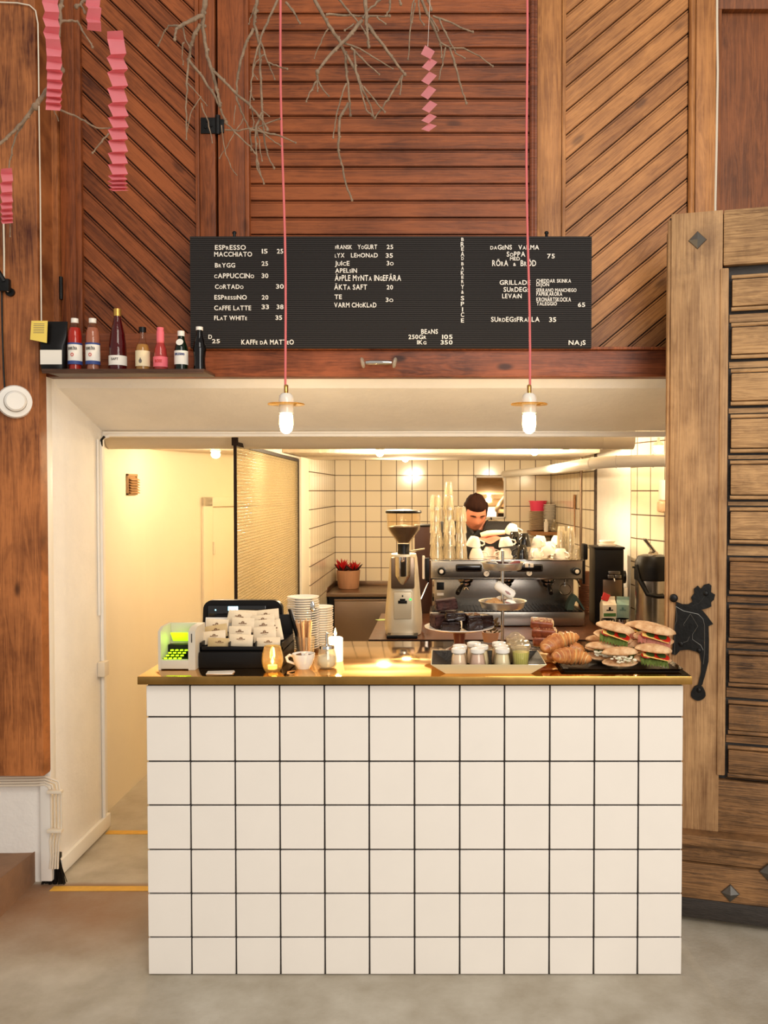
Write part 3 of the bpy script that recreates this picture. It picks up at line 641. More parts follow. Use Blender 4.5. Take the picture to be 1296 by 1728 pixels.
LINES = [('ESPrESSO', 363, 415, 413.5, 421.7), ('MACCHIATO', 361.7, 425.6, 425, 433), ('15', 442, 451.7, 420, 428), ('25', 467.5, 478, 420, 428), ('BrYGG', 363, 397, 443.8, 451.5),
 ('25', 441.7, 452.5, 441, 448.6), ('cAPPUCCINo', 361.7, 429, 461.3, 469.5), ('30', 441.7, 453, 461.5, 469.3), ('CoRTADo', 363, 411, 480, 487.6), ('30', 466, 479, 479.5, 487.2), ('ESPressiNO', 362, 416.7, 497.8, 505.6),
 ('20', 442, 453, 498, 505.6), ('CaFFE LaTTE', 361.7, 424, 515.6, 523.6), ('33', 441.7, 454, 514, 521.7), ('38', 467, 478.6, 514, 521.7), ('FLaT WHITe', 361.7, 417, 532.7, 540.3), ('35', 465, 476.2, 532.2, 539.8),
 ('D', 352, 358, 564.7, 572), ('25', 358, 371.2, 572.2, 579.2), ('KAFFe dA MATTeO', 407.5, 496, 573, 581.4),
 ('fRANSK', 565.8, 594.2, 413.4, 420.6), ('YoGURT', 603.6, 636.5, 412.8, 420.6), ('25', 652.6, 663.5, 413, 420.5), ('lYX', 565.2, 581.4, 427.2, 434.7), ('LEmONaD', 592.3, 637.6, 427, 434.6), ('35', 651, 663, 427.5, 435),
 ('JuIcE', 565.2, 590, 440.3, 448.3), ('3o', 652.6, 664.3, 440.3, 448), ('APELsIN', 565.8, 602.5, 452.8, 460.5), ('ÄpPLE MyNTa INgEFÄRA', 565, 677, 464, 474), ('ÄKTa SAFT', 564, 619.4, 480, 488.9), ('20', 652.6, 663.2, 481, 488.5),
 ('TE', 564.7, 577, 497, 504.8), ('VARM CHoKLaD', 564, 635.3, 510.6, 518.8), ('3o', 651, 663.7, 502.2, 509.6),
 ('daGeNS', 827.4, 863.8, 413.2, 421.3), ('VaRMA', 874.6, 909.5, 413.5, 421.3), ('SoPPA', 855, 886.3, 424.6, 433.2), ('MED', 860.5, 877.2, 433.9, 439.6), ('75', 923.3, 936, 428.4, 436), ('RÖrA', 830.6, 857.4, 439, 449),
 ('&', 866, 870.5, 443.5, 449), ('BrÖD', 878.4, 904.5, 439, 449.2), ('GRILLaDE', 843, 895, 472.7, 480.7), ('SUrDEGs', 849.7, 893, 484.4, 492.6), ('LEVAiN', 847.3, 880.2, 495.6, 503.5), ('CHEDDAR SKINKA', 904.8, 963.5, 471, 477.1),
 ('DIJON', 905, 926.5, 477.3, 483.2), ('SERRANO MANCHEGO', 904.8, 972.6, 486.7, 492.7), ('PAPRIKARÖRA', 905, 948.6, 492.8, 499.4), ('KRONÄRTSKOCKA', 905, 963.3, 501.8, 509), ('TALEGGIO', 905.4, 939.6, 509.7, 515.5), ('65', 975, 987.2, 510.6, 518),
 ('SUrdEGsFRaLLA', 828.6, 910.4, 534.6, 543), ('35', 926.5, 938.4, 535.4, 543.2), ('BEaNS', 710.7, 738.9, 555.3, 563.3), ('250Gr', 689.3, 719.3, 564.7, 572.2), ('105', 746, 763.6, 564.7, 572.2), ('1Kg', 703.8, 719.6, 573.9, 581.2), ('350', 743.6, 763.6, 574, 581.3), ('NAjS', 959.4, 988, 574, 582)]
for l in LINES: brd(*l)
for ch, c0, c1 in zip('BREADBAKERY&SPICE', (72, 97, 128, 152, 183, 213, 238, 262, 291, 315, 342, 375, 407, 440, 472, 502, 536), (92, 125, 148, 180, 202, 232, 258, 287, 309, 335, 368, 395, 433, 466, 498, 528, 560)):
    hw = (c1 - c0) / 3.41 * .36 if ch != 'I' else .9
    brd(ch, 780.4 - hw, 780.4 + hw, 380 + c0 / 3.41, 380 + c1 / 3.41)

# ================================================================ PENDANT LAMPS AND SPOTS
def pendant(px, py, label):
    Y = 3.2; q = at(px, py, Y); r = thing('pendant_lamp', label, 'lamp', q, group=None)
    pts = []
    for k in range(14):
        t = k / 13; pts.append((.004 * math.sin(t * 9 + px) - t * .018, 0, .098 + t * 1.75))
    MB().tube(pts, .0042, 8).build('cord', M_['pinkcord'], r)
    MB().lathe([(0, .066), (.008, .066), (.008, .102), (.005, .106), (0, .106)], 14).build('cord_grip', M_['brass'], r)
    MB().lathe([(0, .028), (.027, .028), (.0275, .05), (.024, .066), (.016, .074), (0, .076)], 24).build('socket', M_['porcelain'], r)
    MB().lathe([(.026, .030), (.066, .0315), (.068, .034), (.066, .0365), (.026, .038)], 40).build('disc', M_['goldglass'], r)
    MB().lathe([(0, .002), (.0265, .002), (.0275, .018), (.026, .028), (0, .028)], 24).build('lower_socket', M_['porcelain'], r)
    MB().lathe([(.02, .002), (.0245, -.008), (.0255, -.04), (.021, -.062), (.010, -.072), (0, -.074)], 24).build('bulb', M_['bulb'], r)
    light('pendant_light', 'POINT', q + Vector((0, -.0, -.1)), 6, (1, .76, .46), .03)
    return r
pendant(483, 698, 'white porcelain pendant lamp on a pink cord above the espresso cups')
pendant(893, 698, 'white porcelain pendant lamp on a pink cord above the cake stand')
SPOTS = [(364, 767, 4.9, 'small lit spotlight under the corridor ceiling', 17), (641, 765, 5.72, 'bright lit spotlight on the beam near the middle of the bar', 55), (684, 775, 7.0, 'smaller lit spotlight behind the bright middle one', 40), (902, 763, 5.72, 'bright lit spotlight on the beam above the coffee machine', 55), (1111, 758, 4.7, 'lit spotlight beside the tiled pier next to the oak door', 16)]
for px, py, Y, lab, e in SPOTS:
    q = at(px, py, Y); r = thing('ceiling_spotlight', lab, 'spotlight', q)
    MB().ell((0, 0, 0), (.026, .026, .022), 14, 9).build('lamp_bulb', M_['spot'], r)
    MB().lathe([(.022, .008), (.030, .014), (.024, .03), (.008, .036), (.008, .10), (0, .10)], 18, o=(0, 0, .004)).build('socket', M_['porcelain'], r)
    light('spotlight_light', 'POINT', q + Vector((0, -.04, -.06)), e * .56, (1, .81, .55), .03)
# ================================================================ KITCHEN SIDE
TAB = .79
tx0 = at(622, 1080, 4.92).x
r = thing('bar_table', 'brown wooden bar table under the coffee machine and grinder', 'table', (0, 4.92, 0))
m = MB(); P = [(tx0, 0), (1.33, 0), (1.19, .5), (1.16, 1.05), (tx0, 1.05)]; a = [m.bm.verts.new((x, y, TAB - .03)) for x, y in P]; b = [m.bm.verts.new((x, y, TAB)) for x, y in P]
m.face(a[::-1]); m.face(b)
for i in range(5): m.face([a[i], a[(i + 1) % 5], b[(i + 1) % 5], b[i]])
m.build('table_top', M_['table'], r)
MB().box(tx0, 1.32, -.004, .0, TAB - .034, TAB - .004).build('front_edge', M_['black'], r)
for x in (tx0 + .05, 1.08):
    for y in (.06, .98): MB().box(x - .025, x + .025, y - .025, y + .025, 0, TAB - .03).build('leg', M_['black'], r)
# stainless fridge counter by the left tiled wall
FZ = .713; fx0 = at(550, 1000, 7.82).x
r = thing('fridge_counter', 'stainless steel fridge counter under the red potted plant', 'fridge', (0, 7.82, 0))
MB().box(fx0, .1, 0, .645, FZ - .035, FZ, bev=.004).build('worktop', M_['steel_d'], r)
m = MB(); m.box(fx0, .1, .62, .645, FZ, FZ + .045, bev=.003); a = [(fx0, 0, FZ), (fx0, .62, FZ), (fx0, .62, FZ + .045), (fx0, .02, FZ + .045)]
m.box(fx0, fx0 + .012, .0, .62, FZ, FZ + .045, bev=.003); m.build('splashback', M_['steel_d'], r)
MB().box(fx0 + .02, .1, .03, .64, .05, FZ - .035).build('body', M_['black'], r)
m = MB(); m.box(fx0 + .075, fx0 + .62, .0, .03, .1, FZ - .075, bev=.006); m.build('door', M_['steel_d'], r)
m = MB(); m.box(fx0 + .075, fx0 + .62, -.006, .026, FZ - .074, FZ - .055, bev=.002); m.build('door_grip', M_['steel_d'], r)
m = MB(); m.box(fx0 + .66, fx0 + 1.1, .0, .03, .1, FZ - .075, bev=.006); m.build('door', M_['steel_d'], r)
# red potted plant
q = at(588, 984, 8.2); q.z = FZ
q.z += .001; r = thing('potted_plant', 'potted succulent with red pointed leaves in a pale square pot', 'potted plant', q)
M_['pot'] = mat('pale_wood_pot', (190, 140, 104), .6, var=.2, vs=20, stretch=(1, 1, .2))
M_['redleaf'] = mat('red_leaf', (196, 18, 22), .45, var=.3, vs=30); M_['darkleaf'] = mat('dark_leaf', (50, 22, 18), .5)
MB().lathe([(0, 0), (.092, 0), (.098, .01), (.112, .17), (.104, .172), (.1, .155), (0, .155)], 28).build('pot', M_['pot'], r)
for cx in (-.055, .052):
    m = MB()
    for k in range(26):
        a = rng.uniform(0, 6.28); tl = rng.uniform(.15, .9); h = rng.uniform(.07, .12) * (1.15 if cx < 0 else .95)
        d = Vector((math.cos(a) * math.sin(tl), math.sin(a) * math.sin(tl), math.cos(tl))) * h; b = Vector((cx, 0, .16))
        m.tube([b, b + d * .35, b + d * .7, b + d], [.012, .015, .009, .001], 5, flat=.45)
    m.build('red_leaves', M_['redleaf'], r)
m = MB()
for k in range(16):
    a = k * .4 + rng.uniform(-.1, .1); c = rng.choice((-.05, .05)); b = Vector((c, 0, .158)); d = Vector((math.cos(a), math.sin(a), .55)) * .09
    m.tube([b, b + d * .5, b + d + Vector((0, 0, .02))], [.012, .015, .001], 5, flat=.4)
m.build('dark_leaves', M_['darkleaf'], r)
# duct and pipe
M_['duct'] = mat('painted_duct', (206, 192, 170), .6, var=.06, vs=4)
r = thing('ventilation_duct', 'pale round duct running across under the ceiling', 'duct', (0, 4.45, 1.906))
x1 = at(1068, 750, 4.45).x
MB().tube([(-1.695, 0, 0), (x1, 0, 0)], .06, 24).build('tube', M_['duct'], r)
for px in (950, 1015): x = at(px, 750, 4.45).x; MB().tube([(x, 0, 0), (x + (x1 - x if px > 1000 else .03), 0, 0)], .0625, 24).build('collar', M_['duct'], r)
P = [at(851, 800, 8.46), at(905, 795, 7.0), at(945, 790, 5.6), at(985, 784, 4.75), at(1040, 779, 4.5), at(1170, 777, 4.38), at(1292, 777, 4.32)]
r = thing('white_pipe', 'white sagging pipe running from the tiled back wall towards the oak door', 'pipe', P[0])
sm = []
for i in range(len(P) - 1):
    p0, p1, p2, p3 = P[max(i - 1, 0)], P[i], P[i + 1], P[min(i + 2, len(P) - 1)]
    for k in range(6):
        t = k / 6; sm.append(.5 * ((2 * p1) + (p2 - p0) * t + (2 * p0 - 5 * p1 + 4 * p2 - p3) * t * t + (3 * p1 - p0 - 3 * p2 + p3) * t ** 3) - P[0])
sm.append(P[-1] - P[0]); MB().tube(sm, .0315, 18).build('pipe_run', M_['white'], r)
for k in (20, 24, 27): MB().tube([sm[k], sm[k].lerp(sm[k + 1], .12)], .0345, 18).build('clip', M_['white'], r)
p = at(984, 830, 6.75); o = MB().tube([(0, 0, -.55), (0, 0, .32)], .011, 10).build('conduit_pipe', M_['steel_d'], None, (p.x - .016, p.y, 1.6)); tag(o, 'vertical grey conduit on the tiled side wall', 'pipe')
# mirror and paper roll on the back wall
a, b = at(801, 803, 8.45), at(853, 875, 8.45)
r = thing('wall_mirror', 'small white framed mirror on the tiled wall behind the barista', 'mirror', ((a.x + b.x) / 2, 8.47, b.z))
hw, hh = (b.x - a.x) / 2, a.z - b.z
m = MB(); t = .018
m.box(-hw, hw, -.025, -.002, 0, t, bev=.003); m.box(-hw, hw, -.025, -.002, hh - t, hh, bev=.003); m.box(-hw, -hw + t, -.025, -.002, 0, hh, bev=.003); m.box(hw - t, hw, -.025, -.002, 0, hh, bev=.003); m.build('frame', M_['white'], r)
M_['mirror'] = mat('mirror_glass', (205, 180, 150), .02, 1)
MB().box(-hw + t, hw - t, -.002, .002, t - hh / 2, hh / 2 - t, M=TR(0, -.013, hh / 2, R(-3.2), 0, 0)).build('mirror_pane', M_['mirror'], r)
q = at(829, 877, 8.38)
r = thing('paper_roll', 'white paper towel roll hanging under the mirror', 'paper roll', (q.x, 8.38, q.z - .2))
MB().lathe([(.02, 0), (.055, 0), (.058, .006), (.058, .19), (.055, .196), (.02, .196)], 24).build('roll', mat('paper_roll_white', (244, 226, 196), .8), r)
m = MB(); m.tube([(0, 0, .19), (0, 0, .215), (0, .085, .215)], .007, 8); m.build('holder', M_['iron'], r)
# wall shelf with crockery
SZ = at(925, 897, 8.2).z
r = thing('wall_shelf', 'light wooden corner shelf carrying plates and carafes', 'shelf', (0, 0, SZ))
a, b = at(893, 897, 8.25), at(960, 897, 8.25)
MB().box(a.x, 1.09, 8.09, 8.465, -.03, 0, bev=.004).build('board', M_['tan_wood'], r)
MB().box(.96, .98, 8.3, 8.465, -.14, -.031, bev=.003).build('bracket', M_['tan_wood'], r)
def plate_prof(R_, h=.012): return [(0, .004), (R_ * .55, .004), (R_ * .7, .007), (R_, h + .004), (R_, h + .007), (R_ * .68, .011), (0, .009)]
M_['redplate'] = mat('red_edge_plate', (226, 200, 168), .3); M_['pinkplastic'] = mat('pink_plastic', (236, 64, 104), .35)
q = at(909, 896, 8.3)
pl = MB().lathe(plate_prof(.085), 28).build('plate', M_['redplate'])
for k in range(13):
    o = pl if k == 0 else dup(pl, (0, 0, 0)); o.location = (q.x, 8.372, SZ + .001 + k * .0142); tag(o, f'cream plate, {pos(12 - k)} of the stack under the pink basket', 'plate', 'plates under the pink basket')
r = thing('pink_basket', 'bright pink round plastic basket on top of a stack of plates', 'basket', (q.x, 8.372, SZ + 13 * .0142 + .006))
m = MB(); m.lathe([(0, 0), (.07, 0), (.082, .09), (.080, .09), (.067, .004), (0, .004)], 28); m.build('bowl', M_['pinkplastic'], r)
m = MB(); m.lathe([(.078, .09), (.090, .09), (.090, .097), (.078, .097)], 28); m.build('rim', M_['pinkplastic'], r)
q2 = at(928, 896, 8.22); pl2 = MB().lathe(plate_prof(.060), 26).build('saucer', M_['china'])
for k in range(18):
    o = pl2 if k == 0 else dup(pl2, (0, 0, 0)); o.location = (q2.x + .002 * math.sin(k * 2), 8.25, SZ + .001 + k * .0138); tag(o, f'white saucer, {pos(17 - k)} of the stack beside the pink basket', 'saucer', 'white saucers on the wall shelf')
car = thing('glass_carafe', 'clear glass carafe at the front edge of the wall shelf', 'carafe', (at(947, 896, 8.18).x, 8.17, SZ + .001), group='carafes on the wall shelf')
MB().lathe([(0, 0), (.034, 0), (.038, .02), (.036, .07), (.017, .125), (.016, .16), (.02, .165), (.014, .16), (.015, .125), (.033, .07), (.034, .01), (0, .008)], 20).build('body', M_['glassw'], car)
dup(car, (at(935, 896, 8.16).x, 8.135, SZ + .001), 0, 'shorter clear glass carafe beside the white saucer stack', scale=(1, 1, .7))
dup(car, (at(952, 896, 8.3).x + .02, 8.31, SZ + .001), 0, 'clear glass carafe furthest back on the wall shelf, nearest the tiled corner', scale=(1.05, 1.05, 1.15))
o = MB().lathe([(0, 0), (.03, 0), (.042, .13), (.044, .132), (.044, .136), (0, .136)], 22).build('paper_cup', M_['china'], None, (at(944, 870, 8.28).x - .01, 8.33, SZ + .165)); 
tag(o, 'upturned white paper cup stack above the carafes', 'cup')
o.location = (at(944, 855, 8.4).x, 8.405, SZ + .001); o.scale = (1, 1, 2.35)
o = MB().lathe([(0, 0), (.02, 0), (.022, .09), (.012, .1), (.012, .12), (0, .12)], 14).build('white_bottle', M_['china'], None, (at(921.5, 896, 8.16).x, 8.155, SZ)); tag(o, 'small white bottle in front of the saucers on the wall shelf', 'bottle')
p = at(963, 852, 7.3); r = thing('wooden_paddle', 'wooden paddle hung on the tiled side wall beside the shelf', 'paddle', (1.128, 7.35, 1.3))
m = MB(); m.box(-.012, -.001, -.035, .035, .18, .30, bev=.004); m.build('blade', M_['tan_wood'], r); m = MB(); m.box(-.01, -.002, -.011, .011, -.06, .18, bev=.003); m.build('handle', M_['tan_wood'], r)
# soap dispenser by the pier
p = at(1119, 865, 5.10); r = thing('soap_dispenser', 'white wall soap dispenser on the tiled pier', 'soap dispenser', (p.x, 5.10, p.z))
m = MB(); m.box(-.03, .05, -.05, .04, 0, .07, bev=.02, seg=4); m.build('tank', mat('cloudy_plastic', (214, 176, 140), .3), r); m = MB(); m.box(-.02, .05, -.045, .04, .07, .19, bev=.012, seg=3); m.build('cover', M_['white'], r)
# wall vent in the corridor
a, b = at(213, 800, 4.70), at(229, 836, 4.84)
r = thing('wall_vent', 'small beige louvred vent high on the corridor wall', 'vent', (-1.70, 4.77, b.z + .002))
M_['beige'] = mat('beige_plastic', (168, 128, 84), .55)
hh = a.z - b.z
m = MB(); m.box(.0, .012, -.075, -.062, 0, hh, bev=.002); m.box(.0, .012, .062, .075, 0, hh, bev=.002); m.box(0, .012, -.075, .075, 0, .012, bev=.002); m.box(0, .012, -.075, .075, hh - .012, hh, bev=.002); m.box(.0, .003, -.07, .07, 0, hh); m.build('frame', M_['beige'], r)
for k in range(6): z = .018 + k * (hh - .03) / 6; MB().box(-.003, .026, -.066, .066, -.0015, .0015, M=TR(.006, 0, z + .006, 0, R(32), 0)).build('slat', M_['beige'], r)

# ================================================================ ESPRESSO MACHINE
MYF = 5.39
mx0, mx1 = at(725, 1000, MYF).x, at(987, 1000, MYF).x
mc = (mx0 + mx1) / 2; hw = (mx1 - mx0) / 2
r = thing('espresso_machine', 'long steel espresso machine with cups and glasses on top', 'espresso machine', (mc, MYF, TAB))
zt = at(850, 946, 5.44).z - TAB; zb_ = at(850, 978, 5.44).z - TAB
MB().box(-hw + .005, hw - .005, .05, .52, zb_, zt, bev=.008).build('upper_body', M_['steel'], r)
m = MB(); m.box(-hw + .005, hw - .005, .046, .05, zb_ + .002, zb_ + .008); m.box(-hw, hw, .04, .53, zt, zt + .005, bev=.002); m.build('top_tray', M_['chrome'], r)
MB().box(-hw + .025, hw - .03, .27, .50, .055, zb_, bev=.004).build('back_panel', M_['steel'], r)
trz = at(850, 1033, MYF).z - TAB; tb = at(850, 1056, MYF).z - TAB
m = MB(); m.box(-hw, hw, .0, .30, tb, trz, bev=.006); m.build('drip_tray', M_['steel'], r)
m = MB(); m.box(-hw + .015, hw - .015, .015, .28, trz, trz + .004)
for k in range(40): x = -hw + .03 + k * (2 * hw - .06) / 39; m.box(x - .003, x + .003, .02, .27, trz + .004, trz + .008)
m.build('grate', M_['black'], r)
for x in (-hw + .06, hw - .06):
    for y in (.05, .45): MB().lathe([(0, 0), (.022, 0), (.018, tb), (0, tb)], 14, o=(x, y, 0)).build('foot', M_['black'], r)
m = MB(); m.box(-hw - .03, -hw - .003, .06, .09, zb_ - .01, zt + .015, bev=.004); m.build('side_panel', M_['black'], r)
m = MB(); m.box(-hw - .047, -hw - .031, .06, .09, zb_ - .0, zt + .03, bev=.008); m.build('side_trim', M_['china'], r)
m = MB(); m.box(hw - .004, hw + .012, .06, .09, zb_ - .03, zt + .005, bev=.004); m.box(hw + .005, hw + .035, .1, .2, zt - .0, zt + .10, bev=.01); m.build('side_panel', M_['black'], r)
for px in (791, 894): # paddle recesses
    q = at(px, 960, 5.43); m = MB(); m.box(q.x - mc - .082, q.x - mc + .082, .030, .052, zb_ + .05, zt - .022, bev=.012, seg=3); m.build('brew_panel', M_['blackgloss'], r)
q = at(862, 960, 5.43); m = MB(); m.box(q.x - mc - .075, q.x - mc + .01, .034, .052, zb_ + .05, zt - .022, bev=.01); m.build('brew_panel', M_['blackgloss'], r)
for px in (888.5, 897): q = at(px, 954, 5.43); MB().box(q.x - mc - .011, q.x - mc + .011, .026, .05, q.z - TAB - .012, q.z - TAB + .012, bev=.002).build('switch', M_['china'], r)
for px, py in ((893, 967), (821, 968)):
    q = at(px, py, 5.43); g = MB().lathe([(0, 0), (.019, 0), (.022, .004), (.022, .012), (.019, .012)], 22, M=TR(q.x - mc, .045, q.z - TAB, R(90))).build('gauge', M_['chrome'], r)
    MB().lathe([(0, .009), (.018, .009)], 20, M=TR(q.x - mc, .045, q.z - TAB, R(90))).build('dial', M_['china'], g)
    MB().box(-.001, .001, -.011, -.010, -.003, .013, M=TR(q.x - mc, .045, q.z - TAB, 0, R(40))).build('needle', M_['black'], g)
for px in (745, 973): # steam knobs
    q = at(px, 964, 5.43); k = MB().lathe([(0, 0), (.02, 0), (.026, .006), (.024, .03), (.016, .034), (0, .034)], 12, M=TR(q.x - mc, .048, q.z - TAB, R(90))).build('steam_knob', M_['black'], r)
    MB().lathe([(0, .034), (.013, .034), (.012, .037), (0, .038)], 16, M=TR(q.x - mc, .048, q.z - TAB, R(90))).build('knob_cap', M_['china'], k)
for i, px in enumerate((786, 855, 925)): # group heads and portafilters
    q = at(px, 982, 5.52); x = q.x - mc
    g = MB().lathe([(0, zb_ + .002), (.045, zb_ + .002), (.05, zb_ - .01), (.046, zb_ - .022), (.036, zb_ - .03), (0, zb_ - .03)], 24, o=(x, .15, 0)).build('group_head', M_['chrome'], r)
    p = MB().lathe([(0, zb_ - .055), (.024, zb_ - .055), (.034, zb_ - .045), (.036, zb_ - .031), (0, zb_ - .031)], 22, o=(x, .15, 0)).build('portafilter', M_['chrome'], r)
    dx = (-.05, .01, .0)[i]; m = MB(); m.tube([(x + dx * .3, .12, zb_ - .04), (x + dx * .6, .07, zb_ - .048), (x + dx, .0, zb_ - .07), (x + dx * 1.1, -.02, zb_ - .078)], [.008, .013, .016, .013], 12); m.build('portafilter_handle', M_['black'], p)
    m = MB(); m.tube([(x, .15, zb_ - .05), (x - .012, .14, zb_ - .075)], .006, 8); m.tube([(x, .15, zb_ - .05), (x + .02, .14, zb_ - .075)], .006, 8); m.build('spout', M_['chrome'], p)
for px, s in ((716, -1), (981, 1)): # steam wands
    x = (-hw - .005) if s < 0 else hw - .035; m = MB(); m.tube([(x, .10, zb_), (x + s * .005, .06, zb_ - .02), (x + s * (.05 if s < 0 else .01), .03 if s < 0 else .04, zb_ - (.12 if s < 0 else .045))], .005, 8); m.build('steam_wand', M_['chrome'], r)
q = at(954, 995, 5.52); m = MB()
for a in range(1): m.lathe([(.036, 0), (.038, .003), (.036, .006), (.034, .003), (.036, 0)], 24, M=TR(q.x - mc, .14, q.z - TAB, R(80)))
m.tube([(q.x - mc, .15, q.z - TAB + .02), (q.x - mc, .16, zb_)], .005, 8); m.build('hot_water_spout', M_['chrome'], r)
# small white control box seen on the splash panel
q = at(743, 990, 5.65); m = MB(); m.box(q.x - mc - .024, q.x - mc + .024, .262, .272, q.z - TAB - .022, q.z - TAB + .028, bev=.003); m.build('control_box', M_['black'], r)
q = at(743, 1003, 5.65); m = MB(); m.box(q.x - mc - .022, q.x - mc + .022, .264, .271, q.z - TAB - .008, q.z - TAB + .008, bev=.001); m.build('info_sticker', M_['china'], r)
MTOP = TAB + zt + .0062
# cloth by the drip tray
q = at(966, 1032, 5.47); o = MB()
prf = [(-.055, 0), (-.05, .035), (-.03, .075), (-.012, .095), (.006, .088), (.03, .05), (.058, .004), (.05, .0), (.03, .03), (.008, .06), (-.004, .05), (-.012, .02), (-.012, 0)]
o.prism(prf, -.05, .05); o = o.build('cleaning_cloth', mat('teal_cloth', (58, 78, 74), .9, var=.2, vs=30, bump=.4, bs=120), None, (q.x + .012, 5.462, TAB + trz + .0095)); tag(o, 'folded dark teal cleaning cloth on the drip tray', 'cloth')

# ---- glasses and cups on the machine
gl = MB(); n = 16; prf = [(.0, 0), (.021, 0), (.023, .006), (.0295, .075), (.0308, .088), (.0298, .088), (.0285, .074), (.0205, .012), (0, .012)]
gl.lathe(prf, 16)
for k in range(10): a = 2 * math.pi * k / 10; gl.tube([(.0228 * math.cos(a), .0228 * math.sin(a), .008), (.0288 * math.cos(a), .0288 * math.sin(a), .07)], .0014, 5)
gl = gl.build('tumbler', M_['glassr']); first = [gl]
def put_glass(x, y, z, lab, grp, sc=1.0, inv=True):
    if first: o = first.pop()
    else: o = dup(gl, (0, 0, 0))
    o.location = (x, y, z + (.088 * (sc if not isinstance(sc, tuple) else sc[2]) if inv else 0)); o.rotation_euler = (math.pi if inv else 0, 0, rng.uniform(0, 3)); o.scale = (sc,) * 3 if not isinstance(sc, tuple) else sc
    tag(o, lab, 'drinking glass', grp)
G1 = 'tumblers stacked at the grinder end of the machine'
for c, (px, n_, y, nm) in enumerate([(735, 5, 5.74, 'nearest the grinder'), (757, 5, 5.77, 'tallest of all'), (778, 4, 5.75, 'beside the white cups'), (738, 2, 5.59, 'low in front of the others'), (759, 3, 5.58, 'at the front middle'), (779, 1, 5.57, 'in the front row touching the white cups')]):
    x = at(px, 900, y).x
    for k in range(n_): put_glass(x, y, MTOP + k * (.076 if n_ > 3 else .074), (f'clear ribbed tumbler, {pos(n_ - 1 - k)} of the column {nm}' if n_ > 1 else f'single clear ribbed tumbler {nm}'), G1, (1.3, 1.3, 1.12) if n_ > 3 else (1.25, 1.25, 1.08))
put_glass(at(757, 850, 5.77).x, 5.77, MTOP + 5 * .076 + .026, 'clear tumbler standing alone on top of the tallest glass column', G1, .95)
G2 = 'small glasses stacked at the far end of the machine'
for c, (px, n_, y, nm) in enumerate([(947, 5, 5.64, 'beside the white cups'), (963, 5, 5.62, 'beside the black bracket'), (955, 4, 5.73, 'standing behind the others'), (973, 1, 5.575, 'alone at the front corner')]):
    x = at(px, 900, y).x
    for k in range(n_): put_glass(x, y, MTOP + k * .034, (f'small clear glass, {pos(n_ - 1 - k)} of the nested column {nm}' if n_ > 1 else f'small clear glass {nm}'), G2, (.92, .92, .75))
def cup(name, R_, H, mt, lab, cat='cup', hs=1.0):
    c = thing(name, lab, cat)
    MB().lathe([(0, .0), (R_ * .55, 0), (R_ * .6, .004), (R_ * .78, H * .3), (R_ * .96, H * .75), (R_, H), (R_ * .95, H), (R_ * .9, H * .72), (R_ * .7, H * .3), (R_ * .5, .008), (0, .008)], 26).build('body', mt, c)
    MB().tube([(R_ * .93, 0, H * .78), (R_ * 1.25 * hs, 0, H * .86), (R_ * 1.55 * hs, 0, H * .70), (R_ * 1.45 * hs, 0, H * .45), (R_ * .78, 0, H * .28)], [.005, .006, .006, .006, .005], 8, flat=.8).build('handle', mt, c)
    return c
cu0 = cup('coffee_cup', .048, .062, M_['china'], '')
cups = [(804, 5.57, 0, .0, 0, 'upturned white cup at the front beside the tumblers'), (801, 5.62, .064, .18, .3, 'white cup tilted on the cups next to the tumblers'), (826, 5.74, 0, 0, .5, 'upturned white cup half hidden under the pink cloth'),
        (853, 5.59, 0, 0, 3.3, 'upturned white cup directly behind the cake stand pole'), (852, 5.60, .066, -.12, .4, 'white cup on top of the one behind the cake stand pole'), (902, 5.62, 0, .0, -1.9, 'upturned white cup beside the black mug, front row'),
        (908, 5.64, .066, .1, -1.2, 'white cup resting above the front cup beside the black mug'), (912, 5.79, .066, .1, 1.5, 'white cup at the back above the black mug side'), (920, 5.52, .002, .35, -2.4, 'tilted white cup in the middle of the front row'),
        (946, 5.55, 0, 0, -.9, 'upturned white cup in front of the small glass stack'), (927, 5.69, .03, .1, -1.2, 'white cup above the one before the small glass stack'), (941, 5.80, .068, .05, 1.6, 'white cup highest at the back near the small glasses'),
        (913, 5.79, 0, 0, 1.4, 'upturned white cup at the back carrying the one above the black mug side'), (941, 5.80, 0, 0, 1.7, 'upturned white cup at the back carrying the highest one'),
        (866, 5.82, .13, .3, .2, 'white cup balanced above the black mugs')]
for i, (px, y, dz, tilt, rz_, lab) in enumerate(cups):
    o = cu0 if i == 0 else dup(cu0, (0, 0, 0)); x = at(px, 930, y).x
    o.location = (x, y, MTOP + dz + .062 + abs(tilt) * .04); o.rotation_euler = (math.pi + tilt, tilt * .6, rz_); tag(o, lab, 'cup', 'white cups on the espresso machine')
mg = cup('black_mug', .042, .088, M_['blackgloss'], '', 'mug')
lo = MB().lathe([(.006, 0), (.009, 0), (.009, .001), (.006, .001)], 16, M=TR(0, 0, 0)).build('white_ring_mark', M_['china'], mg); lo.location = (.012, -.0375, .062); lo.rotation_euler = (R(-80), 0, R(16))
lo.location = (-.012, .038, .03); lo.rotation_euler = (R(-82), 0, R(16))
for i, (px, y, dz, rz_, lab) in enumerate([(881, 5.54, 0, 0, 'upturned black mug with a small white ring mark in the front row'), (885, 5.62, .070, .9, 'black mug on top, behind the marked mug'), (868, 5.72, .075, 1.2, 'black mug at the back next to the pink cloth')]):
    o = mg if i == 0 else dup(mg, (0, 0, 0)); o.location = (at(px, 930, y).x, y, MTOP + .088 + dz); o.rotation_euler = (math.pi, 0, rz_ + math.pi); tag(o, lab, 'mug', 'black mugs on the espresso machine')
    if i:
        for ch in list(o.children):
            if ch.name.startswith('white_ring'): bpy.data.objects.remove(ch)
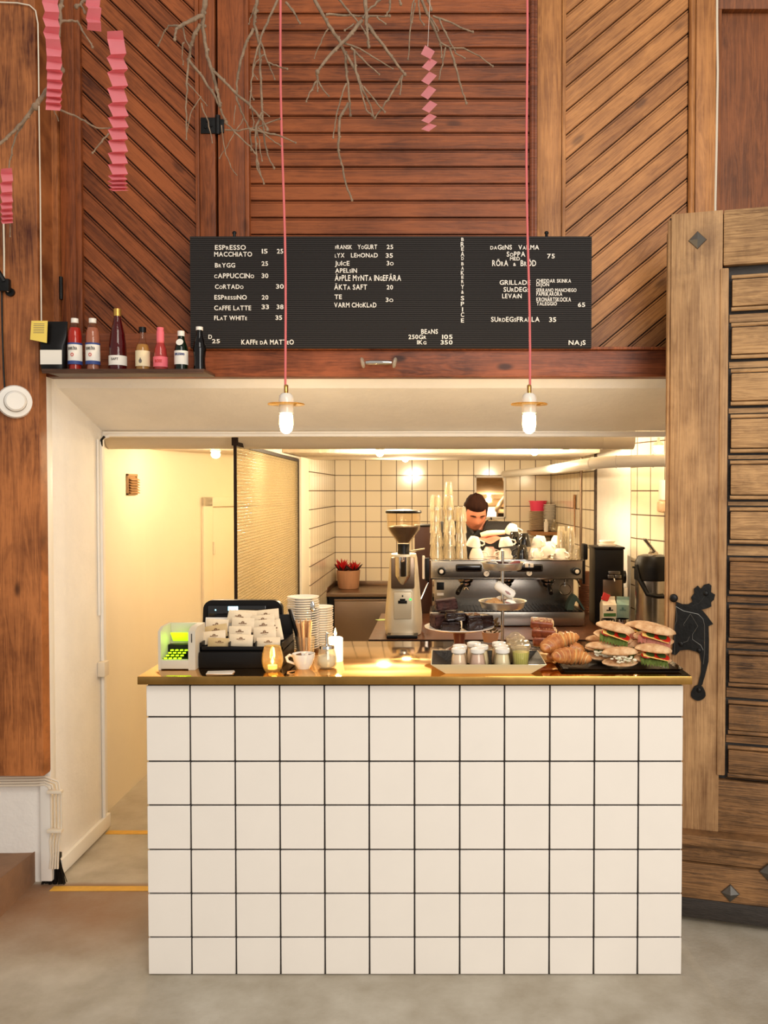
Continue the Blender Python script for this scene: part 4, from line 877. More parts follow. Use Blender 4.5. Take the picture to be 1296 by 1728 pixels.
# towel over the cups
tw = MB(); q = at(832, 918, 5.62); nu, nv = 18, 8; V = []
for i in range(nu + 1):
    for j in range(nv + 1):
        u, v = i / nu, j / nv; x = (u - .5) * .19; y = (v - .5) * .12
        z = .04 + .022 * math.sin(u * 3.1) + .006 * math.sin(u * 11 + v * 3) - (.07 * max(0, .45 - v) ** 1.2 * math.sin(min(1, u * 1.15) * math.pi) * 1.6)
        V.append(tw.bm.verts.new((x, y - .0, z)))
for i in range(nu):
    for j in range(nv): tw.face([V[i * (nv + 1) + j], V[(i + 1) * (nv + 1) + j], V[(i + 1) * (nv + 1) + j + 1], V[i * (nv + 1) + j + 1]])
bmesh.ops.solidify(tw.bm, geom=tw.bm.faces[:], thickness=.006)
M_['pinkcloth'] = mat('pink_cloth', (236, 150, 124), .9, bump=.3, bs=200)
r = thing('tea_towel', 'pink and cream tea towel draped over the cups', 'towel', (q.x, 5.735, MTOP + .072))
tw.build('pink_fold', M_['pinkcloth'], r, ang=80)
m = MB(); m.tube([(-.075, -.0, .066), (-.03, -.0, .078), (.02, -.0, .082), (.085, .0, .086)], [.018, .022, .022, .016], 12, flat=.6); m.build('cream_roll', mat('cream_cloth', (244, 222, 186), .9, bump=.3, bs=200), r)

# ---- grinder on the table
q = at(681, 1070, 5.15)
r = thing('coffee_grinder', 'tall silver espresso grinder with a clear hopper of dark beans', 'coffee grinder', (q.x, 5.15, TAB))
S = 5.15 / F
M_['silver'] = mat('silver_lacquer', (206, 194, 170), .38, .35)
def G(pxw, py): return (pxw * S / 2, at(681, py, 5.15).z - TAB)
gm = MB()
sec = [(60, 1068, .30), (63, 1052, .30), (62, 1035, .29), (56, 1000, .25), (50, 965, .21), (46, 942, .19), (42, 935, .18)]
rings = []
for wpx, py, dep in sec:
    z = max(0.004, at(681, py, 5.15).z - TAB); hw_ = wpx * S / 2; d_ = dep / 2; ring = []
    for k in range(24):
        a = 2 * math.pi * k / 24; c_, s_ = math.cos(a), math.sin(a); e = .55
        ring.append(gm.bm.verts.new((hw_ * math.copysign(abs(c_) ** e, c_), .03 + d_ * math.copysign(abs(s_) ** e, s_), z)))
    rings.append(ring)
for a, b in zip(rings, rings[1:]):
    for k in range(24): gm.face([a[k], a[(k + 1) % 24], b[(k + 1) % 24], b[k]])
gm.face(rings[0][::-1]); gm.face(rings[-1]); gm.build('body', M_['silver'], r)
zc = lambda py: at(681, py, 5.15).z - TAB
m = MB(); m.box(-.052, .052, -.125, -.09, zc(1040), zc(995), bev=.008); m.build('front_panel', M_['silver'], r)
m = MB(); m.box(-.068, .068, -.12, -.02, zc(990), zc(938), bev=.01); m.build('front_recess', M_['steel_d'], r)
MB().lathe([(0, zc(937)), (.05, zc(937)), (.05, zc(968)), (.048, zc(970)), (.005, zc(990)), (0, zc(990))], 24, o=(0, -.10, 0)).build('dosing_funnel', M_['chrome'], r)
m = MB(); m.lathe([(0, 0), (.007, 0), (.006, .003), (0, .004)], 12, M=TR(.046, -.126, zc(1007), R(90))); m.build('green_button', mat('green_led', (60, 220, 90), .3, emis=(60, 230, 90), es=2), r)
m = MB(); m.box(-.026, .026, -.128, -.1245, zc(1014), zc(1009), bev=.001); m.box(-.016, .016, -.128, -.1245, zc(1009), zc(1006), bev=.001); m.box(-.004, .004, -.128, -.1245, zc(1003), zc(1000)); m.build('logo_mark', M_['black'], r)
m = MB(); m.box(-.088, .088, -.21, -.10, .002, .018, bev=.003); m.build('tray_base', M_['black'], r)
m = MB(); m.box(-.066, .066, -.20, -.11, .018, .0205); m.build('tray_plate', M_['steel'], r)
MB().lathe([(0, zc(936)), (.036, zc(936)), (.036, zc(930)), (.034, zc(929)), (.036, zc(918)), (0, zc(918))], 24, o=(0, .02, 0)).build('hopper_collar', M_['black'], r)
hp = [(.036, zc(918)), (.040, zc(915)), (.094, zc(894)), (.098, zc(888)), (.101, zc(866)), (.098, zc(866)), (.095, zc(888)), (.090, zc(893)), (.037, zc(914)), (.033, zc(917))]
MB().lathe(hp, 36, o=(0, .02, 0)).build('hopper', glassy('hopper_plastic', (252, 246, 236), .05, .05, .03, (240, 224, 196)), r)
bt = zc(889); MB().lathe([(0, zc(916)), (.03, zc(916)), (.037, zc(913)), (.087, zc(894)), (.091, bt), (.06, bt + .007), (0, bt + .012)], 36, o=(0, .02, 0)).build('beans', mat('coffee_beans', (70, 38, 22), .4, var=.6, vs=60, bump=1.0, bs=70), r)
MB().lathe([(0, zc(866)), (.106, zc(866)), (.108, zc(864)), (.104, zc(861.5)), (0, zc(859))], 36, o=(0, .02, 0)).build('hopper_lid', M_['black'], r)
m = MB(); m.tube([(.04, .02, zc(931)), (.12, .02, zc(927)), (.125, .02, zc(927))], .006, 8); m.build('collar_lever', M_['chrome'], r)
# dark cabinet between grinder and machine
a, b = at(700, 888, 6.15), at(727, 1000, 6.15)
o = MB().box(a.x, b.x + .01, 6.1, 6.35, TAB - .2, a.z, bev=.006).build('water_boiler', M_['black']); r = thing('dark_boiler', 'tall dark brown boiler standing behind the grinder', 'boiler', (0, 0, 0)); o.parent = r; o.name = 'casing'
o.data.materials[0] = mat('dark_brown_casing', (52, 26, 16), .4)
MB().box(a.x - .005, b.x + .012, 6.095, 6.355, a.z, a.z + .01, bev=.003).build('lid', M_['black'], r); MB().box(a.x + .02, b.x, 6.12, 6.33, 0, TAB - .2).build('stand', M_['black'], r)
# green leaflet on the table
q = onz(648, 1046, TAB); o = MB(); o.box(-.05, .05, -.03, .03, 0, .002, M=rotz(.5)); o = o.build('leaflet', mat('green_paper', (150, 170, 90), .6), None, (q.x, q.y, TAB)); tag(o, 'green paper leaflet lying beside the silver grinder', 'leaflet')

# ---- black shop grinder, milk cartons, jugs, pump flask
q = at(1028, 1057, 5.45)
r = thing('shop_grinder', 'black upright shop coffee grinder with a steel front', 'coffee grinder', (q.x, 5.45, TAB))
zz = lambda py: at(1028, py, 5.45).z - TAB
MB().box(-.09, .09, 0, .22, .0, zz(927), bev=.006).build('casing', M_['black'], r)
MB().box(-.095, .095, -.01, .23, zz(927), zz(923), bev=.003).build('top_plate', M_['black'], r)
m = MB(); m.lathe([(0, zz(922.5)), (.055, zz(922.5)), (.058, zz(919)), (.04, zz(918)), (.052, zz(914.5)), (.05, zz(913)), (0, zz(912.5))], 26, o=(0, .08, 0)); m.build('hopper_cap', M_['china'], r)
MB().box(-.043, .078, -.012, .001, zz(1015), zz(978), bev=.004).build('front_plate', M_['steel_d'], r)
m = MB(); m.box(-.02, .02, -.05, 0, zz(975), zz(969), bev=.003); m.box(.025, .065, -.05, 0, zz(975), zz(969), bev=.003); m.box(-.015, .06, -.04, 0, zz(968), zz(963), bev=.003); m.tube([(.02, -.045, zz(975)), (.024, -.05, zz(980))], .006, 8); m.build('bag_clamp', M_['steel'], r)
MB().lathe([(0, 0), (.04, 0), (.042, .006), (.04, .02), (0, .022)], 22, M=TR(.09, .05, zz(975), 0, R(90))).build('dial', M_['black'], r)
m = MB(); m.box(.091, .115, .0, .06, zz(1008), zz(992), bev=.003); m.build('switch_box', M_['china'], r)
def carton(name, px, py, Y, wpx, lab, main, band, ang, extra):
    q = at(px, py, Y); w_ = wpx * Y / F / 2; r = thing(name, lab, 'milk carton', (q.x, Y, TAB + .0), ang)
    H = at(px, 1011, Y).z - TAB; m = MB(); m.box(-w_, w_, -w_, w_, 0, H * .82, bev=.002); m.build('carton', main, r)
    m = MB(); z0, z1 = H * .82, H
    P = [(-w_, -w_, z0), (w_, -w_, z0), (w_, w_, z0), (-w_, w_, z0), (-w_, 0, z1), (w_, 0, z1)]; v = [m.bm.verts.new(p) for p in P]
    for f in ((0, 1, 5, 4), (2, 3, 4, 5), (1, 2, 5), (3, 0, 4)): m.face([v[k] for k in f])
    m.box(-w_, w_, -.003, .003, z1 - .004, z1 + .016); m.build('gable_top', main, r)
    m = MB(); zb2 = H * .42; m.box(-w_ + .004, w_ - .004, -w_ - .0012, -w_, zb2, zb2 + .02); m.build('band', band, r)
    m = MB(); m.box(-w_ * .5, w_ * .5, -w_ - .0012, -w_, H * .62, H * .66); m.ell((0, -w_ - .0005, H * .7), (.008, .001, .01), 10, 6); m.box(-w_ * .3, w_ * .5, -w_ - .0012, -w_, H * .2, H * .26); m.build('print', extra, r)
    return r
M_['green'] = mat('print_green', (66, 110, 54), .5); M_['tealc'] = mat('pale_teal_carton', (168, 186, 174), .5, var=.5, vs=9, col2=(116, 150, 146))
carton('milk_carton', 1026, 1045, 5.36, 23, 'white milk carton with a green band and red corner', mat('carton_white', (226, 214, 196), .5), M_['green'], R(4), M_['iron'])
q = at(1018, 1010, 5.34); 
carton('milk_carton', 1051, 1045, 5.37, 21, 'pale teal milk carton beside the green-banded one', M_['tealc'], M_['tealc'], R(-12), mat('print_teal', (90, 124, 122), .5))
m = MB(); q = at(1017, 1009, 5.33); m.box(-.022, .022, -.004, .004, -.02, .026, M=TR(0, 0, 0, 0, R(24)), bev=.002); o = m.build('red_cap_flag', mat('red_print', (206, 58, 56), .5)); o.location = (0, 0, 0)
par = [x for x in bpy.data.objects if x.name.startswith('milk_carton')][0]; o.parent = par; o.location = (-.02, -.012, q.z - TAB); o.name = 'red_corner'
jg = thing('steel_jug', 'small steel jug in front of the green-banded milk carton', 'jug', (at(1026, 1055, 5.24).x, 5.24, TAB), group='steel jugs before the milk cartons')
MB().lathe([(0, 0), (.042, 0), (.044, .004), (.041, .07), (.039, .07), (.041, .006), (0, .006)], 24).build('body', M_['chrome'], jg)
dup(jg, (at(1050, 1055, 5.25).x, 5.25, TAB), .3, 'small steel jug in front of the teal milk carton')
dup(jg, (at(1069, 1055, 5.31).x, 5.31, TAB + .0005), .6, 'smallest steel jug beside the pump flask', scale=.58)
# stacked take-away sleeves between machine and grinder
o = MB(); 
for k in range(16): o.lathe([(.036, k * .0125), (.040, k * .0125 + .001), (.040, k * .0125 + .010), (.036, k * .0125 + .011)], 20)
o.lathe([(0, .2), (.035, .2), (.045, .29), (.04, .29), (.03, .205)], 20); o = o.build('cup_stack', mat('brown_card_cup', (116, 70, 44), .7), None, (at(986, 1050, 5.95).x, 5.965, TAB + .0005)); 
tag(o, 'tall nest of brown card cups between the coffee machine and black grinder', 'paper cups')
o.scale = (1, 1, 1)
# pump flask
q = at(1101, 1060, 5.04); Y = 5.04; r = thing('pump_flask', 'tall steel pump flask with a black lid and lever beside the oak door', 'vacuum flask', (q.x, Y, TAB)); zz = lambda py: at(1104, py, Y).z - TAB
MB().lathe([(0, 0), (.095, 0), (.1, .01), (.1, zz(978)), (0, zz(978))], 36).build('body', M_['steel'], r)
MB().lathe([(.098, zz(979)), (.106, zz(977)), (.106, zz(958)), (.1, zz(946)), (.085, zz(938)), (.06, zz(936)), (0, zz(936))], 36).build('lid', M_['black'], r)
m = MB(); m.tube([(-.02, -.02, zz(936)), (.02, 0, zz(936))], .02, 10); m.box(-.075, .02, -.035, .035, -.006, .006, M=TR(-.005, 0, zz(926), 0, R(52)), bev=.004); m.build('pump_lever', M_['steel'], r)
m = MB(); m.tube([(-.1, -.03, zz(953)), (-.095, -.06, zz(975)), (-.055, -.10, zz(1000)), (.0, -.12, zz(1003)), (.06, -.11, zz(1003))], .011, 10); m.build('carrying_handle', M_['black'], r)
m = MB(); m.tube([(-.10, 0, zz(957)), (-.118, 0, zz(957))], .006, 8); m.build('pivot', M_['black'], r)

# ================================================================ BARISTA
def barista():
    Y = 6.12; hx = at(801, 870, Y).x; hz = at(801, 868, Y).z    # centre of the head
    # ---- body: one continuous skinned figure, standing, leaning over the machine, head bent down
    V = {'pel': (hx + .05, Y + .34, .93), 'waist': (hx + .05, Y + .30, 1.06), 'chest': (hx + .045, Y + .20, 1.24), 'upch': (hx + .04, Y + .14, 1.33), 'neck0': (hx + .02, Y + .10, 1.39), 'neck1': (hx + .005, Y + .05, 1.45),
         'shL': (hx - .15, Y + .14, 1.335), 'elL': (hx - .22, Y + .0, 1.10), 'wrL': (hx - .12, Y - .06, .98), 'haL': (hx - .09, Y - .10, .95),
         'shR': (hx + .22, Y + .14, 1.325), 'elR': (hx + .30, Y + .0, 1.10), 'wrR': (hx + .17, Y - .06, .98), 'haR': (hx + .13, Y - .10, .95),
         'hipL': (hx - .04, Y + .34, .90), 'knL': (hx - .06, Y + .32, .50), 'anL': (hx - .07, Y + .36, .08), 'toL': (hx - .08, Y + .22, .03),
         'hipR': (hx + .14, Y + .34, .90), 'knR': (hx + .16, Y + .33, .50), 'anR': (hx + .17, Y + .38, .08), 'toR': (hx + .18, Y + .24, .03)}
    Rr = {'pel': .13, 'waist': .125, 'chest': .14, 'upch': .11, 'neck0': .062, 'neck1': .056, 'shL': .068, 'shR': .068, 'elL': .045, 'elR': .045, 'wrL': .03, 'wrR': .03, 'haL': .026, 'haR': .026,
          'hipL': .095, 'hipR': .095, 'knL': .062, 'knR': .062, 'anL': .042, 'anR': .042, 'toL': .035, 'toR': .035}
    E = [('pel', 'waist'), ('waist', 'chest'), ('chest', 'upch'), ('upch', 'neck0'), ('neck0', 'neck1'), ('upch', 'shL'), ('shL', 'elL'), ('elL', 'wrL'), ('wrL', 'haL'), ('upch', 'shR'), ('shR', 'elR'), ('elR', 'wrR'), ('wrR', 'haR'),
         ('pel', 'hipL'), ('hipL', 'knL'), ('knL', 'anL'), ('anL', 'toL'), ('pel', 'hipR'), ('hipR', 'knR'), ('knR', 'anR'), ('anR', 'toR')]
    # fingers
    for s, hnd, sg in (('L', 'haL', 1), ('R', 'haR', -1)):
        hp_ = Vector(V[hnd])
        for f, (ox, ln) in enumerate(((-.024, .062), (-.008, .07), (.008, .067), (.024, .054))):
            k0, k1, k2 = f'f{s}{f}a', f'f{s}{f}b', f'f{s}{f}c'
            V[k0] = tuple(hp_ + Vector((sg * .02, -.03, ox))); V[k1] = tuple(hp_ + Vector((sg * .03, -.03 - ln * .55, ox - .006))); V[k2] = tuple(hp_ + Vector((sg * .045, -.03 - ln * .9, ox - .022)))
            Rr[k0], Rr[k1], Rr[k2] = .0095, .0085, .007; E += [(hnd, k0), (k0, k1), (k1, k2)]
        V[f't{s}a'] = tuple(hp_ + Vector((-sg * .01, -.01, .03))); V[f't{s}b'] = tuple(hp_ + Vector((sg * .005, -.045, .048))); Rr[f't{s}a'] = .011; Rr[f't{s}b'] = .008; E += [(hnd, f't{s}a'), (f't{s}a', f't{s}b')]
    names = list(V); idx = {n_: i for i, n_ in enumerate(names)}
    me = bpy.data.meshes.new('body'); me.from_pydata([V[n_] for n_ in names], [(idx[a], idx[b]) for a, b in E], [])
    ob = bpy.data.objects.new('body', me); COL.objects.link(ob)
    sk = ob.modifiers.new('skin', 'SKIN'); sk.use_smooth_shade = True; ob.modifiers.new('sub', 'SUBSURF').levels = 1
    for n_ in names:
        sv = me.skin_vertices[0].data[idx[n_]]; sv.radius = (Rr[n_], Rr[n_]); sv.use_root = (n_ == 'pel')
    dg = bpy.context.evaluated_depsgraph_get(); ev = bpy.data.meshes.new_from_object(ob.evaluated_get(dg)); bpy.data.objects.remove(ob)
    bm = bmesh.new(); bm.from_mesh(ev); mb = MB(); mb.bm.free(); mb.bm = bm
    # head joined to the same mesh: skull, jaw, nose, ears, brow, lips
    HM = TR(hx, Y, hz, R(24), 0, R(12))       # chin tucked towards the chest, turned to the machine
    n0, m0 = 28, 22; rings = []
    def headpt(t, a):
        z = -math.cos(t); s_ = math.sin(t); x, y = .078 * s_ * math.cos(a), .098 * s_ * math.sin(a); zz = .122 * z
        if z < 0: k = 1 - .34 * (-z) ** 1.5; x *= k; y = y * (k if y > 0 else 1 - .16 * (-z) ** 1.5)
        if y < 0:
            c = abs(x)
            y -= .024 * math.exp(-((x) / .013) ** 2 - ((zz + .022) / .020) ** 2)          # nose
            y += .010 * math.exp(-((c - .032) / .017) ** 2 - ((zz - .008) / .014) ** 2)    # eye sockets
            y -= .006 * math.exp(-((c - .03) / .03) ** 2 - ((zz - .030) / .010) ** 2)     # brow
            y -= .006 * math.exp(-((x) / .022) ** 2 - ((zz + .058) / .009) ** 2)          # lips
            y -= .008 * math.exp(-((x) / .022) ** 2 - ((zz + .098) / .016) ** 2)          # chin
        return Vector((x, y, zz))
    for i in range(m0 + 1):
        t = math.pi * i / m0; rings.append([mb.bm.verts.new(HM @ headpt(t, 2 * math.pi * j / n0)) for j in range(n0 if 0 < i < m0 else 1)])
    for a, b in zip(rings, rings[1:]):
        for j in range(n0):
            k = (j + 1) % n0
            if len(a) == 1: mb.face([a[0], b[k], b[j]])
            elif len(b) == 1: mb.face([a[j], a[k], b[0]])
            else: mb.face([a[j], a[k], b[k], b[j]])
    for s_ in (-1, 1): mb.ell((s_ * .079, .008, -.008), (.011, .02, .031), 12, 8, M=HM)
    rm = mb
    r = thing('person', 'dark-haired barista in a black shirt bending over behind the coffee machine', 'person', (hx, Y, 0))
    M_['skin'] = mat('skin', (176, 108, 78), .55)
    body = rm.build('body', M_['skin'], None, ang=80); body.parent = r; body.matrix_parent_inverse = Matrix.Translation((-hx, -Y, 0))
    def kid(o): o.parent = r; o.matrix_parent_inverse = Matrix.Translation((-hx, -Y, 0)); return o
    # hair cap
    hm = MB(); rows_ = []
    for i in range(9, m0 + 1):
        t = math.pi * i / m0; row = []
        for j in range(n0 if i < m0 else 1):
            a = 2 * math.pi * j / n0; p = headpt(t, a); front = max(0, -math.sin(a))
            hgt = max(0, (i - 11) / 11); th_ = .005 + .030 * hgt ** .8 * (1.35 if front > .2 else 1) + .006 * math.sin(j * 2.4) * math.sin(i * 1.7) * hgt + rng.uniform(-.004, .004)
            if front > .3 and i < 15: th_ = -.012
            elif i < 11 and front > -.2: th_ = -.004
            row.append(hm.bm.verts.new(HM @ (p + p.normalized() * th_)))
        rows_.append(row)
    for a, b in zip(rows_, rows_[1:]):
        for j in range(n0):
            k = (j + 1) % n0
            if len(b) == 1: hm.face([a[j], a[k], b[0]])
            else: hm.face([a[j], a[k], b[k], b[j]])
    kid(hm.build('hair', mat('dark_hair', (40, 20, 12), .9, spec=.1, var=.4, vs=60, bump=.6, bs=90, stretch=(1, 1, .3)), ang=80))
    eb = MB()
    for s_ in (-1, 1): eb.tube([HM @ Vector((s_ * .016, -.096, .026)), HM @ Vector((s_ * .034, -.094, .030)), HM @ Vector((s_ * .052, -.080, .026))], [.004, .005, .003], 6)
    kid(eb.build('eyebrows', bpy.data.materials['dark_hair'])) 
    bd = MB(); # short beard
    br = []
    for i in range(2, 7):
        t = math.pi * i / m0; br.append([bd.bm.verts.new(HM @ (lambda p: p + p.normalized() * (.003 if i < 6 else -.003))(headpt(t, math.pi * 1.0 + math.pi * j / 16))) for j in range(17)])
    for a, b in zip(br, br[1:]):
        for j in range(16): bd.face([a[j], a[j + 1], b[j + 1], b[j]])
    kid(bd.build('beard', mat('stubble', (92, 50, 34), .8), ang=80))
    # shirt: shell over torso and upper arms with an open collar
    def skinmesh(VV, RR, EE, root):
        nm = list(VV); ix = {n_: i for i, n_ in enumerate(nm)}; me = bpy.data.meshes.new('s'); me.from_pydata([VV[n_] for n_ in nm], [(ix[a], ix[b]) for a, b in EE], [])
        ob = bpy.data.objects.new('s', me); COL.objects.link(ob); ob.modifiers.new('skin', 'SKIN'); ob.modifiers.new('sub', 'SUBSURF').levels = 2
        for n_ in nm: sv = me.skin_vertices[0].data[ix[n_]]; sv.radius = (RR[n_], RR[n_]); sv.use_root = (n_ == root)
        dg = bpy.context.evaluated_depsgraph_get(); ev = bpy.data.meshes.new_from_object(ob.evaluated_get(dg)); bpy.data.objects.remove(ob); return ev
    ks = ['pel', 'waist', 'chest', 'upch', 'shL', 'elL', 'shR', 'elR']; 
    VV = {k: V[k] for k in ks}; RR = {k: Rr[k] * 1.2 + .028 for k in ks}
    ev = skinmesh(VV, RR, [e for e in E if e[0] in ks and e[1] in ks], 'pel'); mb = MB(); mb.bm.from_mesh(ev)
    # collar and placket
    sh = mb.build('shirt', mat('black_shirt', (26, 22, 20), .8, bump=.3, bs=80), ang=80); kid(sh)
    cm = MB()
    for s_ in (-1, 1): cm.tube([(hx + .02 + s_ * .07, Y + .10, 1.415), (hx + .02 + s_ * .062, Y + .03, 1.40), (hx + .02 + s_ * .03, Y - .03, 1.33)], [.016, .02, .008], 8, flat=.5)
    for k in range(2): cm.ell((hx - .05 + k * .1, Y + .0, 1.335), (.006, .004, .006), 8, 5)
    kid(cm.build('collar', bpy.data.materials['black_shirt']))
    ks = ['pel', 'hipL', 'knL', 'anL', 'hipR', 'knR', 'anR']; VV = {k: V[k] for k in ks}; RR = {k: Rr[k] * 1.12 + .008 for k in ks}
    ev = skinmesh(VV, RR, [e for e in E if e[0] in ks and e[1] in ks], 'pel'); mb = MB(); mb.bm.from_mesh(ev); kid(mb.build('trousers', mat('dark_trousers', (34, 32, 36), .8), ang=80))
barista()
# ================================================================ ON THE COUNTER
T = TOPZ + .0005
def oc(px, py): return onz(px, py, TOPZ)          # point on the counter top seen at a pixel
def sc(y): return y / F                            # metres per pixel at depth y
# ---- card terminal holder
q = oc(296, 1131); Y = q.y
r = thing('card_terminal_box', 'pale grey open box holding a green-lit card terminal', 'payment terminal', (oc(267, 1131).x, Y, T))
M_['greybox'] = mat('pale_grey_plastic', (206, 196, 178), .4); W_ = 63 * sc(Y); H_ = .145; D_ = .125; tk = .009
m = MB()
side = [(0, 0), (D_, 0), (D_, H_), (.03, H_), (0, H_ - .012)]
def sideprism(x0, x1, pts):
    a = [m.bm.verts.new((x0, y, z)) for y, z in pts]; b = [m.bm.verts.new((x1, y, z)) for y, z in pts]
    m.face(a); m.face(b[::-1])
    for i in range(len(pts)): m.face([a[i], a[(i + 1) % len(pts)], b[(i + 1) % len(pts)], b[i]])
sideprism(0, tk, side); sideprism(W_ - .024, W_, side); m.box(tk, W_ - .024, 0, D_, .004, .034, bev=.001); m.box(tk, W_ - .024, D_ - .01, D_, .034, H_, bev=.001)
m.box(W_ - .018, W_ - .006, -.0008, 0, H_ - .038, H_ - .018)
m.build('housing', M_['greybox'], r)
MB().box(W_ - .0135, W_ - .0105, -.0016, -.0006, H_ - .05, H_ - .02).build('slot', M_['black'], r)
MB().box(tk, W_ - .024, .02, D_ - .012, .034, .036).build('inner_floor', M_['black'], r)
MB().box(tk + .002, W_ - .026, .075, .1, .036, .075, bev=.002).build('terminal_body', M_['black'], r)
M_['lime'+'led'] = mat('lime_backlight', (190, 240, 40), .4, emis=(170, 235, 20), es=1.3)
m = MB(); a = TR((tk + W_ - .024) / 2, .088, .1, R(-48)); m.box(-.036, .036, -.022, .022, -.002, .002, M=a, bev=.001); m.build('lit_display', M_['limeled'], r)
k0 = MB()
for i in range(4):
    for j in range(4): k0.lathe([(0, 0), (.0062, 0), (.0062, .003), (.005, .004), (0, .004)], 12, o=(tk + .013 + i * .0165 + j * .003, .010 + j * .015, .037 + j * .0065))
k0.build('keypad', M_['limeled'], r)
light('terminal_glow', 'POINT', Vector(r.location) + Vector((.045, .05, .095)), .06, (.55, 1, .1), .02)
# ---- till with a black back, tea display box
q = oc(400, 1128); Y = q.y
r = thing('cash_register', 'black cash register with a rounded customer screen behind the tea bags', 'cash register', (oc(405, 1128).x, Y, T)); s = sc(Y)
MB().box(-70 * s, 70 * s, .0, .27, 0, 27 * s, bev=.003).build('drawer_base', M_['black'], r)
sb = Y + .24; s2 = sc(sb); zt = at(410, 1013, sb).z - T; x0, x1 = at(341, 1050, sb).x - r.location.x, at(478, 1050, sb).x - r.location.x; rr_ = .035
P = [(x0, 27 * s)] + [(x0 + .004 + rr_ - rr_ * math.cos(a), zt - rr_ + rr_ * math.sin(a)) for a in [k * math.pi / 2 / 7 for k in range(8)]] + [(x1 - .004 - rr_ + rr_ * math.sin(a), zt - rr_ + rr_ * math.cos(a)) for a in [k * math.pi / 2 / 7 for k in range(8)]] + [(x1, 27 * s)]
m = MB(); m.prism(P, .24, .268); m.build('screen_back', M_['black'], r)
m = MB(); m.box(x0 + .022, x0 + .24 * 1.0, .234, .24, zt - .10, zt - .018, bev=.006); m.build('customer_display', M_['blackgloss'], r)
M_['cyan'] = mat('cyan_digits', (170, 230, 240), .4, emis=(150, 235, 255), es=5)
za = at(392, 1027, sb).z - T
for k in range(4): x = at(386 + k * 4.3, 1031, sb).x - r.location.x; m = MB(); m.box(x, x + .0075, .231, .234, za - .006, za + .009); m.build('lit_digit', M_['cyan'], r)
x = at(364, 1034, sb).x - r.location.x; m = MB(); m.box(x, x + .003, .231, .234, za - .006, za - .002); m.build('indicator_light', M_['cyan'], r)
# tea box: open black tray tilted up behind the sachets
Yt = Y + .02; s = sc(Yt); zb_ = 27 * sc(Y)
r = thing('tea_display', 'black stepped display tray filled with tea sachets', 'display tray', (q.x, Yt, T + zb_ + .0005)); xw0, xw1 = (335 - 400) * s, (476 - 400) * s
zl0 = at(400, 1098, Yt).z - (T + zb_)
m = MB(); m.box(xw0, xw1, 0, .006, 0, .016, bev=.001); m.box(xw0, xw1, 0, .205, 0, .004); m.box(xw0, xw0 + .005, 0, .205, 0, .03); m.box(xw1 - .005, xw1, 0, .205, 0, .03)
m.poly([(xw0 + .005, .06, .004), (xw1 - .005, .06, .004), (xw1 - .005, .2, .026), (xw0 + .005, .2, .026)])
m.box(xw0, xw1, .2, .206, 0, .10, bev=.002)
for f in (.345, .66): m.box(xw0 + (xw1 - xw0) * f - .002, xw0 + (xw1 - xw0) * f + .002, .006, .2, .004, .03)
m.build('tray', M_['black'], r)
TBASE = Vector(r.location)
M_['sachet'] = mat('sachet_paper', (236, 214, 180), .55, var=.12, vs=40); M_['sachet2'] = mat('sachet_kraft', (206, 176, 124), .6, var=.12, vs=40); M_['ink'] = mat('brown_ink', (120, 84, 50), .6)
def sachet(px, py, Yd, wpx, hpx, tilt, roll, mt, lab):
    """flat pouch with crimped edges; centre at the pixel, leaning back by tilt"""
    c = at(px, py, Yd) + Vector((0, 0, .005)); w_, h_ = wpx * sc(Yd) / 2, hpx * sc(Yd) / 2; r = thing('tea_sachet', lab, 'tea bag', c, group=None); r.rotation_euler = (R(-tilt), R(roll), 0)
    m = MB(); n_ = 8; V = []
    for sgn in (-1, 1):
        g_ = [[m.bm.verts.new(((i / n_ - .5) * 2 * w_, sgn * (.0008 + .0062 * (max(0, math.sin(math.pi * i / n_) * math.sin(math.pi * j / n_))) ** .6), (j / n_ - .5) * 2 * h_)) for j in range(n_ + 1)] for i in range(n_ + 1)]
        V.append(g_)
        for i in range(n_):
            for j in range(n_): m.face([g_[i][j], g_[i + 1][j], g_[i + 1][j + 1], g_[i][j + 1]])
    m.build('pouch', mt, r, ang=60)
    m = MB(); yy = -.0074
    m.box(-w_ * .35, w_ * .35, yy, yy + .0015, h_ * .12, h_ * .25); m.box(-w_ * .22, w_ * .22, yy, yy + .0015, -h_ * .06, -h_ * .02)
    for k in (-1, 0, 1): m.ell((k * w_ * .09, yy + .001, h_ * (.42 - abs(k) * .06)), (w_ * .05, .001, h_ * .12), 8, 5)
    m.build('printed_mark', M_['ink'], r); return r
Ya = Yt
